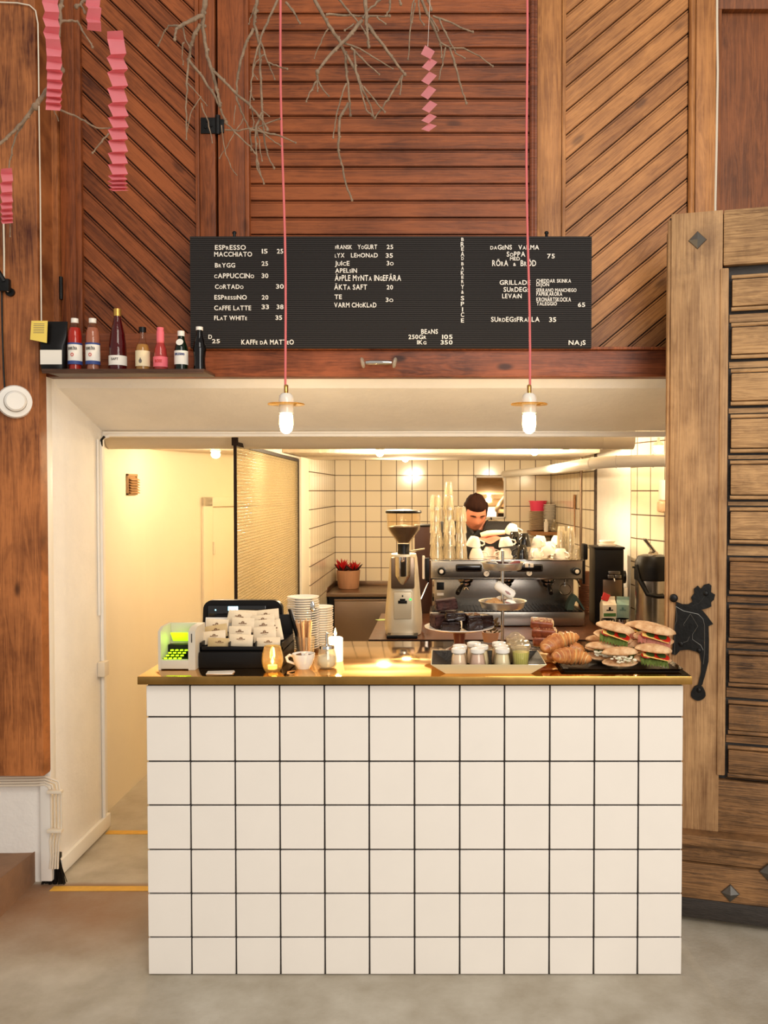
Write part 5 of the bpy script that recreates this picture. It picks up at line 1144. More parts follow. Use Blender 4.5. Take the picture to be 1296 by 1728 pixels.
SA = [(371, 1088, .012, 40, 18, 12, 2, 1, 'kraft tea sachet at the bottom of the column nearest the card terminal'), (362, 1078, .04, 38, 22, 14, -5, 0, 'cream tea sachet second from the bottom beside the card terminal'), (365, 1068, .075, 38, 22, 14, -10, 1, 'darker kraft tea sachet tilted in the column nearest the card terminal'), (366, 1060, .115, 38, 26, 14, 3, 0, 'cream tea sachet at the top of the column nearest the card terminal'),
      (407, 1083, .012, 40, 20, 12, 2, 0, 'pale tea sachet at the bottom of the middle column'), (405, 1071, .05, 38, 24, 14, 0, 0, 'pale tea sachet second from the bottom of the middle column'), (410, 1057, .10, 38, 24, 14, 2, 0, 'pale tea sachet third from the bottom of the middle column'), (404, 1045, .15, 40, 22, 14, 10, 0, 'pale tea sachet at the top of the middle column'), (417, 1043, .185, 48, 22, 12, 2, 0, 'wide cream sachet lying highest behind the middle column'),
      (453, 1088, .012, 40, 20, 12, -1, 0, 'cream tea sachet at the bottom of the column above the gold tealight'), (447, 1073, .05, 38, 26, 14, -4, 0, 'clear-fronted tea sachet with two tea balls above the gold tealight'), (445, 1060, .10, 38, 24, 14, -5, 0, 'cream tea sachet third from the bottom above the gold tealight'), (444, 1050, .14, 40, 20, 14, -6, 0, 'cream tea sachet fourth from the bottom above the gold tealight'), (449, 1042, .185, 44, 22, 12, -6, 0, 'tilted cream sachet at the very top of the display'),
      (466, 1066, .10, 20, 36, 16, -14, 0, 'white sachet slumped sideways at the stirrer end of the display')]
for px, py, dy, w_, h_, ti, ro, k, lab in SA: o = sachet(px, py, Yt + .022 + dy * .78, w_, h_, ti, ro, M_['sachet2' if k else 'sachet'], lab); o['group'] = 'tea sachets in the display'
c = at(372, 1052, Yt + .185); o = MB().box(-.055, .055, -.001, .001, -.03, .022).build('price_card', M_['china'], None, c); o.rotation_euler = (R(-8), 0, 0); tag(o, 'blank white card standing behind the tea sachets', 'card')
# ---- business cards
q = oc(372, 1136); r = thing('card_stack', 'small stack of white business cards lying before the cash register', 'cards', (q.x, q.y, T), .06)
for k in range(3): MB().box(-.044, .044, -.02, .02, k * .0014, k * .0014 + .0012, M=rotz((k - 1) * .07)).build('card', M_['china'], r)
# ---- tealight
q = oc(457, 1137); q.y += .03; s = sc(q.y)
r = thing('tealight_holder', 'egg-shaped golden glass tealight holder with a burning candle', 'candle holder', (q.x, q.y, T)); h_ = .088; w_ = 37 * s / 2
MB().lathe([(0, 0), (w_ * .62, 0), (w_ * .86, h_ * .16), (w_, h_ * .45), (w_ * .94, h_ * .72), (w_ * .74, h_), (w_ * .70, h_), (w_ * .88, h_ * .72), (w_ * .94, h_ * .45), (w_ * .8, h_ * .18), (w_ * .55, h_ * .1), (0, h_ * .1)], 28).build('glass_egg', glassy('amber_glass', (252, 236, 196), .2, .05, .14, (232, 206, 150)), r)
MB().lathe([(0, h_ * .11), (.016, h_ * .11), (.016, h_ * .26), (0, h_ * .25)], 20).build('tealight', M_['wax'], r)
MB().lathe([(0, h_ * .28), (.005, h_ * .36), (.0055, h_ * .42), (.0015, h_ * .58), (0, h_ * .6)], 12).build('flame', M_['flame'], r)
light('tealight_light', 'POINT', Vector((q.x, q.y, T + h_ * .5)), .18, (1, .78, .5), .01)
# ---- espresso cup in front
q = oc(510, 1131); q.y += .03
c = cup('cappuccino_cup', .0395, .052, M_['china'], 'white cup of sugar cubes with its handle towards the tealight'); c.location = (q.x, q.y, T); c.rotation_euler = (0, 0, R(172))
MB().lathe([(0, .042), (.035, .042), (.035, .0435), (0, .0435)], 24).build('brown_sugar', mat('brown_sugar', (96, 60, 44), .7, var=.5, vs=90), c)
for k, (x, y) in enumerate(((0, 0), (.012, .012), (-.014, .008), (.006, -.015))): MB().box(-.007, .007, -.006, .006, 0, .01, M=TR(x, y, .043, .2, .1, k), bev=.001).build('sugar_cube', M_['china' if k != 1 else 'ink'], c)
# ---- stirrers
q = oc(508, 1122); q.y += .10
r = thing('stirrer_glass', 'clear glass tumbler holding wooden stirrers behind the white cup', 'glass', (q.x, q.y, T)); h_ = .085
MB().lathe([(0, 0), (.03, 0), (.036, h_), (.034, h_), (.028, .006), (0, .006)], 24).build('tumbler', M_['glassw'], r)
M_['birch'] = mat('birch_stick', (214, 164, 112), .6, var=.2, vs=40)
st = None; base = Vector((q.x, q.y, T + .0075))
for k in range(30):
    a = rng.uniform(0, 6.28); rr_ = rng.uniform(.012, .031); tl = rr_ * 4.2
    p0 = base + Vector((rr_ * .55 * math.cos(a), rr_ * .55 * math.sin(a), 0)); d = Vector((math.cos(a) * tl, math.sin(a) * tl, 1)).normalized()
    if st is None: st = MB().box(-.0028, .0028, -.0007, .0007, 0, .135, bev=.0005, seg=1).build('wooden_stirrer', M_['birch']); o = st
    else: o = dup(st, (0, 0, 0))
    o.location = p0; o.rotation_mode = 'QUATERNION'; o.rotation_quaternion = d.to_track_quat('Z', 'Y') @ Matrix.Rotation(rng.uniform(0, 3.1), 3, 'Z').to_quaternion(); o.scale = (1, 1, rng.uniform(.92, 1.03))
    tag(o, 'flat wooden stirrer standing in the tumbler behind the white cup', 'stirrer', 'wooden stirrers in the tumbler')
r = thing('teaspoon', 'long-handled steel spoon standing bowl-up among the stirrers', 'spoon', base + Vector((.012, .018, 0)))
MB().tube([(0, 0, 0), (.004, 0, .09), (.008, .004, .165)], .0018, 6).build('stem', M_['chrome'], r)
MB().ell((.011, .004, .183), (.009, .004, .02), 12, 8, M=None).build('bowl', M_['chrome'], r)
r = thing('steel_tongs', 'dark steel tongs leaning against the stirrers', 'tongs', base + Vector((-.02, .01, 0)))
for k in (-1, 1): MB().tube([(k * .003, 0, 0), (-.012 + k * .004, 0, .08), (-.038 + k * .003, 0, .175)], .0032, 6, flat=2).build('arm', M_['iron' if k < 0 else 'chrome'], r)
# ---- saucer stacks
def stack(px, py, n_, Rr_, pitch, lab, grp):
    q = oc(px, py); pl = MB().lathe([(0, 0), (Rr_ * .5, 0), (Rr_ * .55, .003), (Rr_ * .92, .010), (Rr_, .0125), (Rr_, .0145), (Rr_ * .9, .0125), (Rr_ * .5, .006), (0, .005)], 40).build('saucer', M_['china'])
    for k in range(n_):
        o = pl if k == 0 else dup(pl, (0, 0, 0)); o.location = (q.x + .0012 * math.sin(k * 2.1), q.y + .0012 * math.cos(k * 1.7), T + k * pitch); tag(o, lab.format(pos(n_ - 1 - k)), 'saucer', grp)
stack(512, 1097, 22, .0615, .0092, 'white saucer, {} of the taller stack behind the stirrers', 'white saucers in the taller stack')
stack(541, 1092, 17, .050, .0092, 'white saucer, {} of the shorter stack behind the sugar shaker', 'white saucers in the shorter stack')
# ---- sugar shaker
q = oc(549, 1131); q.y += .04
r = thing('sugar_shaker', 'glass sugar shaker with a chrome spout beside the white cup', 'sugar shaker', (q.x, q.y, T))
MB().lathe([(0, 0), (.026, 0), (.034, .012), (.034, .03), (.028, .06), (.024, .07), (.022, .07), (.026, .058), (.032, .03), (.031, .012), (.024, .004), (0, .004)], 28).build('glass_body', M_['glassw'], r)
MB().lathe([(0, .005), (.024, .005), (.031, .014), (.031, .028), (.028, .042), (0, .05)], 24).build('sugar', mat('white_sugar', (250, 244, 232), .8), r)
MB().lathe([(0, .083), (.012, .083), (.025, .077), (.026, .068), (.022, .068), (0, .07)], 24).build('cap', M_['chrome'], r)
MB().tube([(0, 0, .02), (0, 0, .115), (.002, 0, .122)], .0052, 10).build('spout', M_['chrome'], r)
# ---- pillar candle
q = oc(560, 1125); q.y += .10
r = thing('pillar_candle', 'glowing white pillar candle behind the sugar shaker', 'candle', (q.x, q.y, T))
MB().lathe([(0, 0), (.027, 0), (.028, .004), (.028, .082), (.024, .086), (.012, .080), (0, .079)], 26).build('wax_body', M_['wax'], r)
MB().tube([(0, 0, .078), (0, 0, .09)], .001, 5).build('wick', M_['black'], r)
MB().lathe([(0, .088), (.005, .096), (.0052, .102), (.001, .118), (0, .12)], 12).build('flame', M_['flame'], r)
light('candle_light', 'POINT', Vector((q.x, q.y, T + .125)), .9, (1, .74, .4), .012)

# ---- cake stand with brownies
q = oc(775, 1098); Y = q.y; s = sc(Y)
r = thing('cake_stand', 'white cake plate on a red-brown pedestal with chocolate cakes', 'cake stand', (q.x, Y, T)); pz = at(778, 1062, Y).z - T
MB().lathe([(0, 0), (.05, 0), (.052, .005), (.03, .016), (.02, .03), (.024, pz - .012), (.03, pz - .004), (0, pz - .004)], 26).build('pedestal', mat('red_brown_glaze', (104, 48, 36), .35), r)
rp = 59 * s
MB().lathe([(0, pz - .004), (rp * .6, pz - .003), (rp * .95, pz + .008), (rp, pz + .011), (rp, pz + .014), (rp * .93, pz + .012), (rp * .6, pz + .003), (0, pz + .002)], 44).build('plate', M_['china'], r)
CKZ = T + pz + .004
M_['choc'] = mat('dark_chocolate_cake', (70, 30, 20), .75, var=.55, vs=60, bump=1.0, bs=90); M_['choc2'] = mat('glossy_chocolate', (40, 18, 14), .3, var=.4, vs=30, bump=.6, bs=60)
M_['nuts'] = mat('chopped_nuts', (150, 100, 60), .6, var=.4, vs=60)
def cakebox(px, py, Yd, w_, d_, h_, rz_, ry_, mt, top, lab, nuts=False):
    c = at(px, py, Yd); r = thing('brownie', lab, 'cake', (c.x, Yd, 0), rz_, 'chocolate cakes on the cake stand'); r.location.z = CKZ if py is None else c.z; r.rotation_euler = (0, ry_, rz_)
    m = MB(); m.box(-w_ / 2, w_ / 2, -d_ / 2, d_ / 2, 0, h_ * .82, bev=.004)
    bmesh.ops.subdivide_edges(m.bm, edges=m.bm.edges[:], cuts=4, use_grid_fill=True)
    for v in m.bm.verts: v.co += Vector((rng.uniform(-1, 1), rng.uniform(-1, 1), rng.uniform(-.3, 1) if v.co.z > .002 else 0)) * .0022
    m.build('crumb', mt, r, ang=25)
    m = MB(); m.box(-w_ / 2 + .001, w_ / 2 - .001, -d_ / 2 + .001, d_ / 2 - .001, h_ * .80, h_, bev=.004)
    bmesh.ops.subdivide_edges(m.bm, edges=m.bm.edges[:], cuts=2, use_grid_fill=True)
    for v in m.bm.verts: v.co.z += rng.uniform(-1, 1) * .0015
    m.build('top_crust', top, r, ang=25)
    if nuts:
        m = MB()
        for k in range(26): m.ell((rng.uniform(-w_, w_) * .42, rng.uniform(-d_, d_) * .42, h_ + .002), (.003, .003, .0024), 6, 4)
        m.build('nut_crumbs', M_['nuts'], r)
    return r
zc = lambda z: z
def cake(dx, dy, dz, *a, **k):
    w_, d_, h_, rz_, ry_, mt, top, lab = a; o = cakebox(778, 1060, Y, w_ * 1.12, d_ * 1.1, h_ * 1.15, rz_, ry_, mt, top, lab, **k); o.location = (q.x + dx * 1.08, Y + dy * 1.15, CKZ + .001 + dz * 1.2); return o
cake(-.068, .01, 0, .056, .06, .045, .35, 0, M_['choc'], M_['choc'], 'tall crumbly brownie at the grinder side of the plate')
cake(-.030, -.055, 0, .062, .05, .030, -.1, 0, M_['choc2'], M_['choc2'], 'dark glossy brownie at the front of the plate')
cake(-.040, .065, 0, .06, .055, .050, .1, 0, M_['choc'], M_['choc'], 'brownie at the back of the plate carrying the top piece')
cake(-.016, -.046, .032, .064, .045, .026, .15, 0, M_['choc2'], M_['choc2'], 'glossy brownie resting on the front one')
cake(-.045, .03, .056, .072, .055, .036, .12, -.1, M_['choc'], M_['choc'], 'topmost crumbly brownie of the pile')
cake(.046, -.035, 0, .052, .065, .050, .3, 0, M_['choc2'], M_['choc2'], 'chocolate cake piece topped with chopped nuts', nuts=True)
cake(.085, .015, 0, .050, .06, .042, .5, 0, M_['choc2'], M_['choc2'], 'plain chocolate piece at the croissant side of the plate')

# ---- tiered stand
q = oc(848, 1098); Y = q.y + .03; q = Vector((at(848, 1000, Y).x, Y, T)); s = sc(Y)
r = thing('tiered_stand', 'tall steel stand with two round tin trays behind the yoghurt jars', 'tiered stand', q)
za, zb2, zt = at(848, 1026, Y).z - T, at(848, 961, Y).z - T, at(848, 930, Y).z - T
MB().tube([(0, 0, 0), (0, 0, zt)], .0062, 14).build('pole', M_['steel'], r)
MB().lathe([(0, 0), (.075, 0), (.075, .006), (.012, .012), (0, .012)], 30).build('foot', M_['steel'], r)
M_['tin'] = mat('aluminium_tin', (196, 192, 184), .32, .85)
for z, rad in ((za, 39.5 * s), (zb2, 35.5 * s)):
    MB().lathe([(.006, z), (rad * .86, z), (rad * .9, z + .003), (rad * .98, z + .026), (rad + .003, z + .027), (rad + .003, z + .029), (rad * .96, z + .028), (rad * .88, z + .005), (.006, z + .004)], 44).build('tray', M_['tin'], r)
TZ1, TZ2 = T + za + .005, T + zb2 + .005
M_['bread'] = mat('pale_bread', (222, 166, 104), .75, var=.35, vs=40, bump=.6, bs=80); M_['wrap'] = mat('white_wrap', (246, 238, 224), .6); M_['redprint'] = mat('dark_red_print', (132, 36, 44), .6)
for dx, dy, sx, rz_, lab in ((-.045, -.012, .024, .3, 'pale crusty scone at the edge of the lower tin tray'), (-.018, -.045, .023, 1.2, 'pale scone touching the pole on the lower tray'), (-.025, .038, .024, .2, 'pale scone at the back of the lower tray')):
    m = MB(); m.ell((0, 0, sx * .62), (sx, sx * .85, sx * .62), 20, 12, noise=.03); o = m.build('scone', M_['bread'], None, (q.x + dx, Y + dy, TZ1), (0, 0, rz_), ang=80); tag(o, lab, 'pastry', 'scones on the lower tray')
def wrapbar(dx, dy, z, ln, rad, rz_, ry_, lab):
    r = thing('wrapped_roll', lab, 'wrapped snack', (q.x + dx, Y + dy, z)); r.rotation_euler = (0, ry_, rz_)
    MB().lathe([(0, -ln / 2), (rad * .7, -ln / 2 + .003), (rad, -ln / 2 + .012), (rad, ln / 2 - .012), (rad * .7, ln / 2 - .003), (0, ln / 2)], 18, M=Matrix.Rotation(R(90), 4, 'Y')).build('wrapper', M_['wrap'], r)
    m = MB()
    for k in range(-3, 4): m.box(ln / 2 - .03 + k * .0035 - .001, ln / 2 - .03 + k * .0035 + .0012, -rad * 1.04, -rad * .9, -.005 + abs(k) * .001, .005 - abs(k) * .0008)
    m.build('red_print', M_['redprint'], r)
wrapbar(.010, .005, TZ1 + .064, .088, .020, -.1, .62, 'large white wrapped roll leaning on the lower tin tray')
wrapbar(.028, -.045, TZ1 + .019, .045, .013, -.2, .3, 'small white wrapped roll at the front of the lower tray')
wrapbar(.012, .045, TZ1 + .022, .07, .013, .2, .1, 'white wrapped roll lying behind the pole on the lower tray')
for dx, dy, rz_, mt, lab in ((-.04, -.01, .2, M_['choc2'], 'dark chocolate biscuit on the upper tin tray'), (.0, .02, .9, M_['choc'], 'dark biscuit behind the pole on the upper tray'), (.045, .0, .5, mat('raspberry_bar', (130, 60, 58), .6, var=.3, vs=40), 'reddish fruit bar on the upper tin tray')):
    m = MB(); m.box(-.024, .024, -.015, .015, 0, .014, M=TR(0, 0, .004, 0, -.3 if dx > 0 else .15, 0), bev=.005); o = m.build('biscuit', mt, None, (q.x + dx, Y + dy, TZ2 + .006), (0, 0, rz_)); tag(o, lab, 'biscuit', 'biscuits on the upper tray')
# green garnish behind
c = oc(822, 1092); m = MB()
for k in range(60):
    a = rng.uniform(0, 6.28); rr_ = rng.uniform(0, .03); p = Vector((rr_ * math.cos(a) * 1.3, rr_ * math.sin(a) * .8, rng.uniform(.0, .05))); d = Vector((rng.uniform(-1, 1), rng.uniform(-1, 1), rng.uniform(.2, 1))).normalized() * .018
    m.tube([p, p + d * .5, p + d], [.002, .007, .001], 5, flat=.3)
r = thing('herb_pot', 'low pot of small green and russet leaves behind the cake stand', 'herbs', (c.x + .02, c.y + .12, T))
MB().lathe([(0, 0), (.028, 0), (.036, .04), (.033, .04), (0, .035)], 20).build('pot', M_['pot'], r); o = m.build('leaves', mat('mossy_leaf', (92, 88, 40), .6, var=.6, vs=30, col2=(110, 60, 34)), r); o.location = (0, 0, .036)

# ---- cream tray with jars
ya, yb = oc(820, 1137).y, oc(820, 1095).y
x0, x1, x2, x3 = oc(752, 1137).x, oc(896, 1137).x, 0, 0
Yf = ya + .03; hz = .036
r = thing('serving_dish', 'cream flared rectangular serving dish with a dark speckled inside', 'dish', ((x0 + x1) / 2, ya, T))
bw_, tw_ = (x1 - x0) / 2, (at(920, 1112, ya - .02).x - at(725, 1112, ya - .02).x) / 2; d0 = .205; fl = .03
m = MB()
def ring(hw_, ya_, yb_, z): return [m.bm.verts.new(p) for p in ((-hw_, ya_, z), (hw_, ya_, z), (hw_, yb_, z), (-hw_, yb_, z))]
a = ring(bw_, 0, d0, 0); b = ring(tw_, -fl, d0 + fl, hz)
for i in range(4): m.face([a[i], a[(i + 1) % 4], b[(i + 1) % 4], b[i]])
m.face(a[::-1]); c_ = ring(tw_ - .003, -fl + .003, d0 + fl - .003, hz); 
for i in range(4): m.face([b[i], b[(i + 1) % 4], c_[(i + 1) % 4], c_[i]])
m.mi = 1; d_ = ring(bw_ - .003, .003, d0 - .003, .004); c2 = ring(tw_ - .003, -fl + .003, d0 + fl - .003, hz)
for i in range(4): m.face([c2[i], c2[(i + 1) % 4], d_[(i + 1) % 4], d_[i]])
m.face(d_)
bm_ = m; M_['creamglaze'] = mat('cream_glaze', (240, 226, 186), .2, coat=.3); M_['speck'] = mat('dark_speckled_glaze', (26, 24, 26), .55, var=.8, vs=160, spec=.2, col2=(70, 66, 62))
m.build('dish', [M_['creamglaze'], M_['speck']], r, ang=20)
DZ = T + .005; dishx = r.location.x
def jar(lab):
    j = thing('yoghurt_jar', lab, 'yoghurt jar'); 
    MB().lathe([(0, 0), (.0255, 0), (.027, .003), (.0265, .02), (.022, .045), (.0195, .053), (.021, .056), (.0222, .058), (.0222, .066), (.020, .066), (.0195, .058), (.018, .053), (.020, .045), (.0245, .02), (.024, .003), (0, .003)], 26).build('glass', M_['glass'], j)
    MB().lathe([(0, .0035), (.0238, .0035), (.0243, .02), (.0198, .045), (.018, .05), (0, .05)], 24).build('yoghurt', M_['yog'], j)
    MB().lathe([(.0185, .051), (.0228, .055), (.0232, .058), (.0232, .0655), (.021, .067), (.018, .065), (.0175, .055), (0, .053)], 26).build('rim', M_['china'], j); return j
M_['yog'] = mat('pale_pink_yoghurt', (250, 228, 220), .3, coat=.4); M_['yog2'] = mat('lilac_yoghurt', (236, 208, 212), .3, coat=.4); M_['yog3'] = mat('cream_yoghurt', (254, 246, 228), .3, coat=.4)
j0 = None
JS = [(774, 1112, .0, 'yog', 'pale pink yoghurt jar at the front nearest the empty dish end'), (806, 1112, .0, 'yog2', 'lilac yoghurt jar at the front between the pink and cream ones'), (848, 1112, .0, 'yog3', 'cream yoghurt jar at the front beside the green juice'),
      (776, 1100, .05, 'yog', 'yoghurt jar directly behind the pale pink front jar'), (800, 1094, .095, 'yog', 'yoghurt jar at the back behind the lilac one'), (812, 1102, .05, 'yog3', 'yoghurt jar directly behind the lilac front jar'), (842, 1094, .095, 'yog', 'yoghurt jar at the back behind the cream one'), (846, 1102, .048, 'yog3', 'yoghurt jar in the middle row behind the cream front jar')]
for px, py, dy, mm, lab in JS:
    yy = ya + .032 + dy * 1.22
    if j0 is None: j0 = jar(lab); o = j0
    else: o = dup(j0, (0, 0, 0), None, lab)
    for ch in o.children:
        if ch.name.startswith('yoghurt'):
            if o is not j0: ch.data = ch.data.copy()
            ch.data.materials[0] = M_[mm]
    o.scale = (1.08, 1.08, 1.12); o.location = (at(px, 1100, yy).x, yy, DZ); o['group'] = 'yoghurt jars in the cream dish'
def juice(px, dy, lab, fill, sc_=1.0):
    yy = ya + .032 + dy; r = thing('juice_cup', lab, 'juice cup', (at(px, 1100, yy).x, yy, DZ), group='plastic cups in the cream dish'); r.scale = (sc_,) * 3
    MB().lathe([(0, 0), (.024, 0), (.031, .078), (.0325, .079), (.0325, .082), (.03, .082), (.0295, .078), (.0228, .002), (0, .002)], 26).build('cup', M_['glassw'], r)
    MB().lathe([(0, .0025), (.0226, .0025), (.0283, .063), (0, .063)], 24).build('juice', M_['lime_juice' if fill else 'yog3'], r)
    MB().lathe([(.0335, .078), (.034, .086), (.031, .089), (.022, .0895), (.021, .096), (.012, .104), (0, .106)], 26).build('lid', M_['glassw'], r); return r
M_['lime_juice'] = mat('green_juice', (206, 204, 96), .35)
juice(879, .0, 'clear plastic cup of green juice at the croissant end of the dish', True); juice(876, .072, 'clear domed plastic cup behind the green juice', False, 1.02); juice(869, .139, 'clear domed plastic cup furthest back in the dish', False, 1.02)

# ---- pastries
M_['crust'] = mat('golden_crust', (226, 156, 88), .42, var=.6, vs=26, bump=.6, bs=70, coat=.2, col2=(160, 84, 40)); M_['crustlight'] = mat('pale_pastry', (248, 214, 150), .5, var=.3, vs=30)
M_['darkcrust'] = mat('brown_glazed_crust', (150, 74, 40), .35, var=.5, vs=40, bump=.5, bs=60, coat=.3, col2=(96, 40, 22))
def croissant(px, py, Yd, ln, rad, rot, lab, dz=0):
    c = at(px, py, Yd); r = thing('croissant', lab, 'croissant', (c.x, Yd, c.z)); r.rotation_euler = rot; r['group'] = 'croissants beside the black tray'
    seg = 5; n_ = 15
    for kind in (0, 1):
        m = MB(); rings = []; cnt = 56
        for i in range(cnt + 1):
            u = i / cnt * 2 - 1; ang_ = u * 1.0
            cx, cy = math.sin(ang_) * ln / 2 / math.sin(1.0), -(1 - math.cos(ang_)) * ln * .42
            k = (1 - abs(u) ** 2.2) ** .62; saw = (abs(u) * seg) % 1.0
            rr_ = max(.0012, rad * k * (.74 + .34 * (1 - saw) ** .7)); 
            if kind: rr_ *= 1.0 if .0 else .97
            cen = Vector((cx, cy, 0)); t = Vector((math.cos(ang_), -math.sin(ang_) * .84, 0)).normalized(); nn = Vector((-t.y, t.x, 0))
            rings.append([m.bm.verts.new(cen + nn * rr_ * math.cos(2 * math.pi * j / n_) + Vector((0, 0, 1)) * rr_ * .86 * math.sin(2 * math.pi * j / n_)) for j in range(n_)])
        if kind: break
        for i, (a, b) in enumerate(zip(rings, rings[1:])):
            u = abs((i + .5) / cnt * 2 - 1); m.mi = 1 if ((u * seg) % 1.0) > .72 and u > .08 and u < .8 else 0
            for j in range(n_): m.face([a[j], a[(j + 1) % n_], b[(j + 1) % n_], b[j]])
        m.mi = 0; m.face(rings[0][::-1]); m.face(rings[-1]); m.build('pastry', [M_['crust'], M_['crustlight']], r, ang=55)
    return r
yp = oc(960, 1131).y
croissant(963, 1107, yp + .04, .135, .034, (R(12), R(6), R(8)), 'large golden croissant at the front beside the black tray')
croissant(941, 1083, yp + .125, .15, .036, (R(5), R(-14), R(24)), 'golden croissant pointing up towards the sandwiches')
croissant(961, 1092, yp + .215, .12, .030, (R(0), R(10), R(-30)), 'croissant half hidden behind the front one')
croissant(932, 1108, yp + .135, .06, .018, (R(0), R(0), R(60)), 'small croissant tucked beneath the one pointing up')
def choc_roll(px, py, Yd, w_, h_, d_, rot, lab):
    c = at(px, py, Yd); r = thing('chocolate_bun', lab, 'pastry', (c.x, Yd, c.z)); r.rotation_euler = rot; r['group'] = 'chocolate buns behind the croissants'
    m = MB(); m.box(-w_ / 2, w_ / 2, -d_ / 2, d_ / 2, -h_ / 2, h_ / 2, bev=h_ * .3, seg=4); 
    m.build('crust', M_['darkcrust'], r, ang=60)
    m = MB(); m.box(w_ / 2 - .004, w_ / 2 + .003, -d_ * .32, d_ * .32, -h_ * .3, h_ * .34, bev=.005, seg=2); m.build('cut_end', M_['crustlight'], r)
    m = MB()
    for k in range(40): a = rng.uniform(-1, 1), rng.uniform(-1, 1); m.ell((a[0] * w_ * .42, a[1] * d_ * .36, h_ / 2), (.0016, .0016, .0012), 5, 4)
    m.build('sugar_grains', M_['crustlight'], r); return r
choc_roll(914, 1052, yp + .315, .085, .030, .055, (R(14), R(4), R(-6)), 'dark sugared chocolate bun at the top of the pastry pile')
choc_roll(918, 1067, yp + .295, .090, .034, .055, (R(10), R(2), R(-10)), 'dark sugared chocolate bun under the top one')
choc_roll(922, 1082, yp + .29, .10, .034, .06, (R(0), R(0), R(-10)), 'dark bun at the bottom behind the croissants')
# ---- black tray of sandwiches
ta, tb_, tc_, td_ = oc(948, 1135), oc(1152, 1134), oc(1110, 1066), oc(985, 1066)
r = thing('slate_tray', 'shallow black baking tray carrying filled sandwiches', 'tray', (ta.x, ta.y, T))
Lx = tb_.x - ta.x; Dy = .30
m = MB(); m.box(0.012, Lx - .012, .012, Dy - .012, .001, .004)
m.build('base', M_['black'], r)
m = MB(); E0 = [(.012, .012), (Lx - .012, .012), (Lx - .012, Dy - .012), (.012, Dy - .012)]; E1 = [(0, 0), (Lx, 0), (Lx, Dy), (0, Dy)]
for i in range(4):
    j = (i + 1) % 4; m.poly([(*E0[i], .002), (*E0[j], .002), (*E1[j], .012), (*E1[i], .012)])
bmesh.ops.solidify(m.bm, geom=m.bm.faces[:], thickness=.002); m.build('rim', M_['blackgloss'], r, ang=20)
M_['ciabatta'] = mat('floured_ciabatta', (240, 204, 158), .8, var=.45, vs=34, bump=.8, bs=70, col2=(190, 134, 84)); M_['tomato'] = mat('tomato', (198, 34, 22), .25, coat=.3); M_['cucumber'] = mat('cucumber', (52, 74, 30), .35); M_['lettuce'] = mat('lettuce', (150, 170, 84), .5, var=.4, vs=60)
M_['ham'] = mat('ham', (226, 152, 130), .4); M_['cheese'] = mat('cheese', (238, 196, 108), .45); M_['egg'] = mat('egg_white_salad', (240, 232, 204), .5, bump=.5, bs=80); M_['dill'] = mat('dill', (86, 112, 40), .6)
def sandwich(px, py, Yd, ln, dp_, rot, kind, lab):
    c = at(px, py, Yd); r = thing('sandwich', lab, 'sandwich', (c.x, Yd, c.z)); r.rotation_euler = rot; r['group'] = 'filled ciabatta sandwiches on the black tray'
    def half(z, h_, tilt, nm):
        m = MB(); m.ell((0, 0, 0), (ln / 2, dp_ / 2, h_), 26, 12, noise=.018); 
        for v in m.bm.verts:
            if (v.co.z < 0) == (z > 0): v.co.z *= .35
            v.co.x += .004 * math.sin(v.co.y * 80); 
        o = m.build(nm, M_['ciabatta'], r, ang=70); o.location = (0, .006 if z > 0 else 0, z); o.rotation_euler = (R(tilt), 0, 0)
    half(.018, .021, -9, 'top_bread'); half(-.012, .014, 2, 'bottom_bread')
    ln *= .92; dp_ *= .9; fy = -dp_ * .37
    def leafm(nm, mt, n_, zc_, amp, y_, wd):
        m = MB(); nu = 26
        V = [[m.bm.verts.new(((i / nu - .5) * wd, y_ - .012 * j + .004 * math.sin(i * 1.9), zc_ + amp * math.sin(i * 2.3 + j) * (j + .4) * .6 - .004 * j)) for j in range(4)] for i in range(nu + 1)]
        for i in range(nu):
            for j in range(3): m.face([V[i][j], V[i + 1][j], V[i + 1][j + 1], V[i][j + 1]])
        bmesh.ops.solidify(m.bm, geom=m.bm.faces[:], thickness=.0012); m.build(nm, mt, r, ang=80)
    if kind == 'egg':
        m = MB()
        for k in range(34): a = rng.uniform(-1, 1); m.ell((a * ln * .33, fy - .002 + rng.uniform(-.012, .01), .002 + rng.uniform(-.006, .012)), (rng.uniform(.005, .010), .004, .003), 7, 5, M=None)
        m.build('egg_filling', M_['egg'], r)
        m = MB()
        for k in range(18): a = rng.uniform(-.5, .5); p = Vector((a * ln * .6, fy - .014, .008 + rng.uniform(-.008, .008))); m.tube([p, p + Vector((rng.uniform(-1, 1), -.3, rng.uniform(-1, 1))) * .006], .0007, 4)
        m.build('dill', M_['dill'], r)
    else:
        leafm('lettuce', M_['lettuce'], 20, -.003, .0028, fy + .006, ln * (.5 if kind == 'ham' else .78))
        if kind == 'ham': leafm('ham', M_['ham'], 20, .001, .0022, fy + .006, ln * .85)
        m = MB(); m.box(-ln * .34, ln * .38, fy - .014, fy + .02, .0005, .003, M=TR(0, 0, .004, 0, R(6), 0), bev=.001); m.build('cheese', M_['cheese'], r)
        for k, x in enumerate((-.22, .05, .28)):
            t = MB().lathe([(0, 0), (.018, 0), (.019, .002), (.018, .004), (0, .004)], 20, M=TR(x * ln, fy + .006, .005, R(10), R(6 * k - 4), 0)).build('tomato_slice', M_['tomato'], r)
        for k, x in enumerate((-.12, .2)): MB().lathe([(0, 0), (.015, 0), (.0155, .0015), (.015, .003), (0, .003)], 18, M=TR(x * ln, fy + .007, .0095, R(12), R(8 - 8 * k), 0)).build('cucumber_slice', M_['cucumber'], r)
ys_ = ta.y
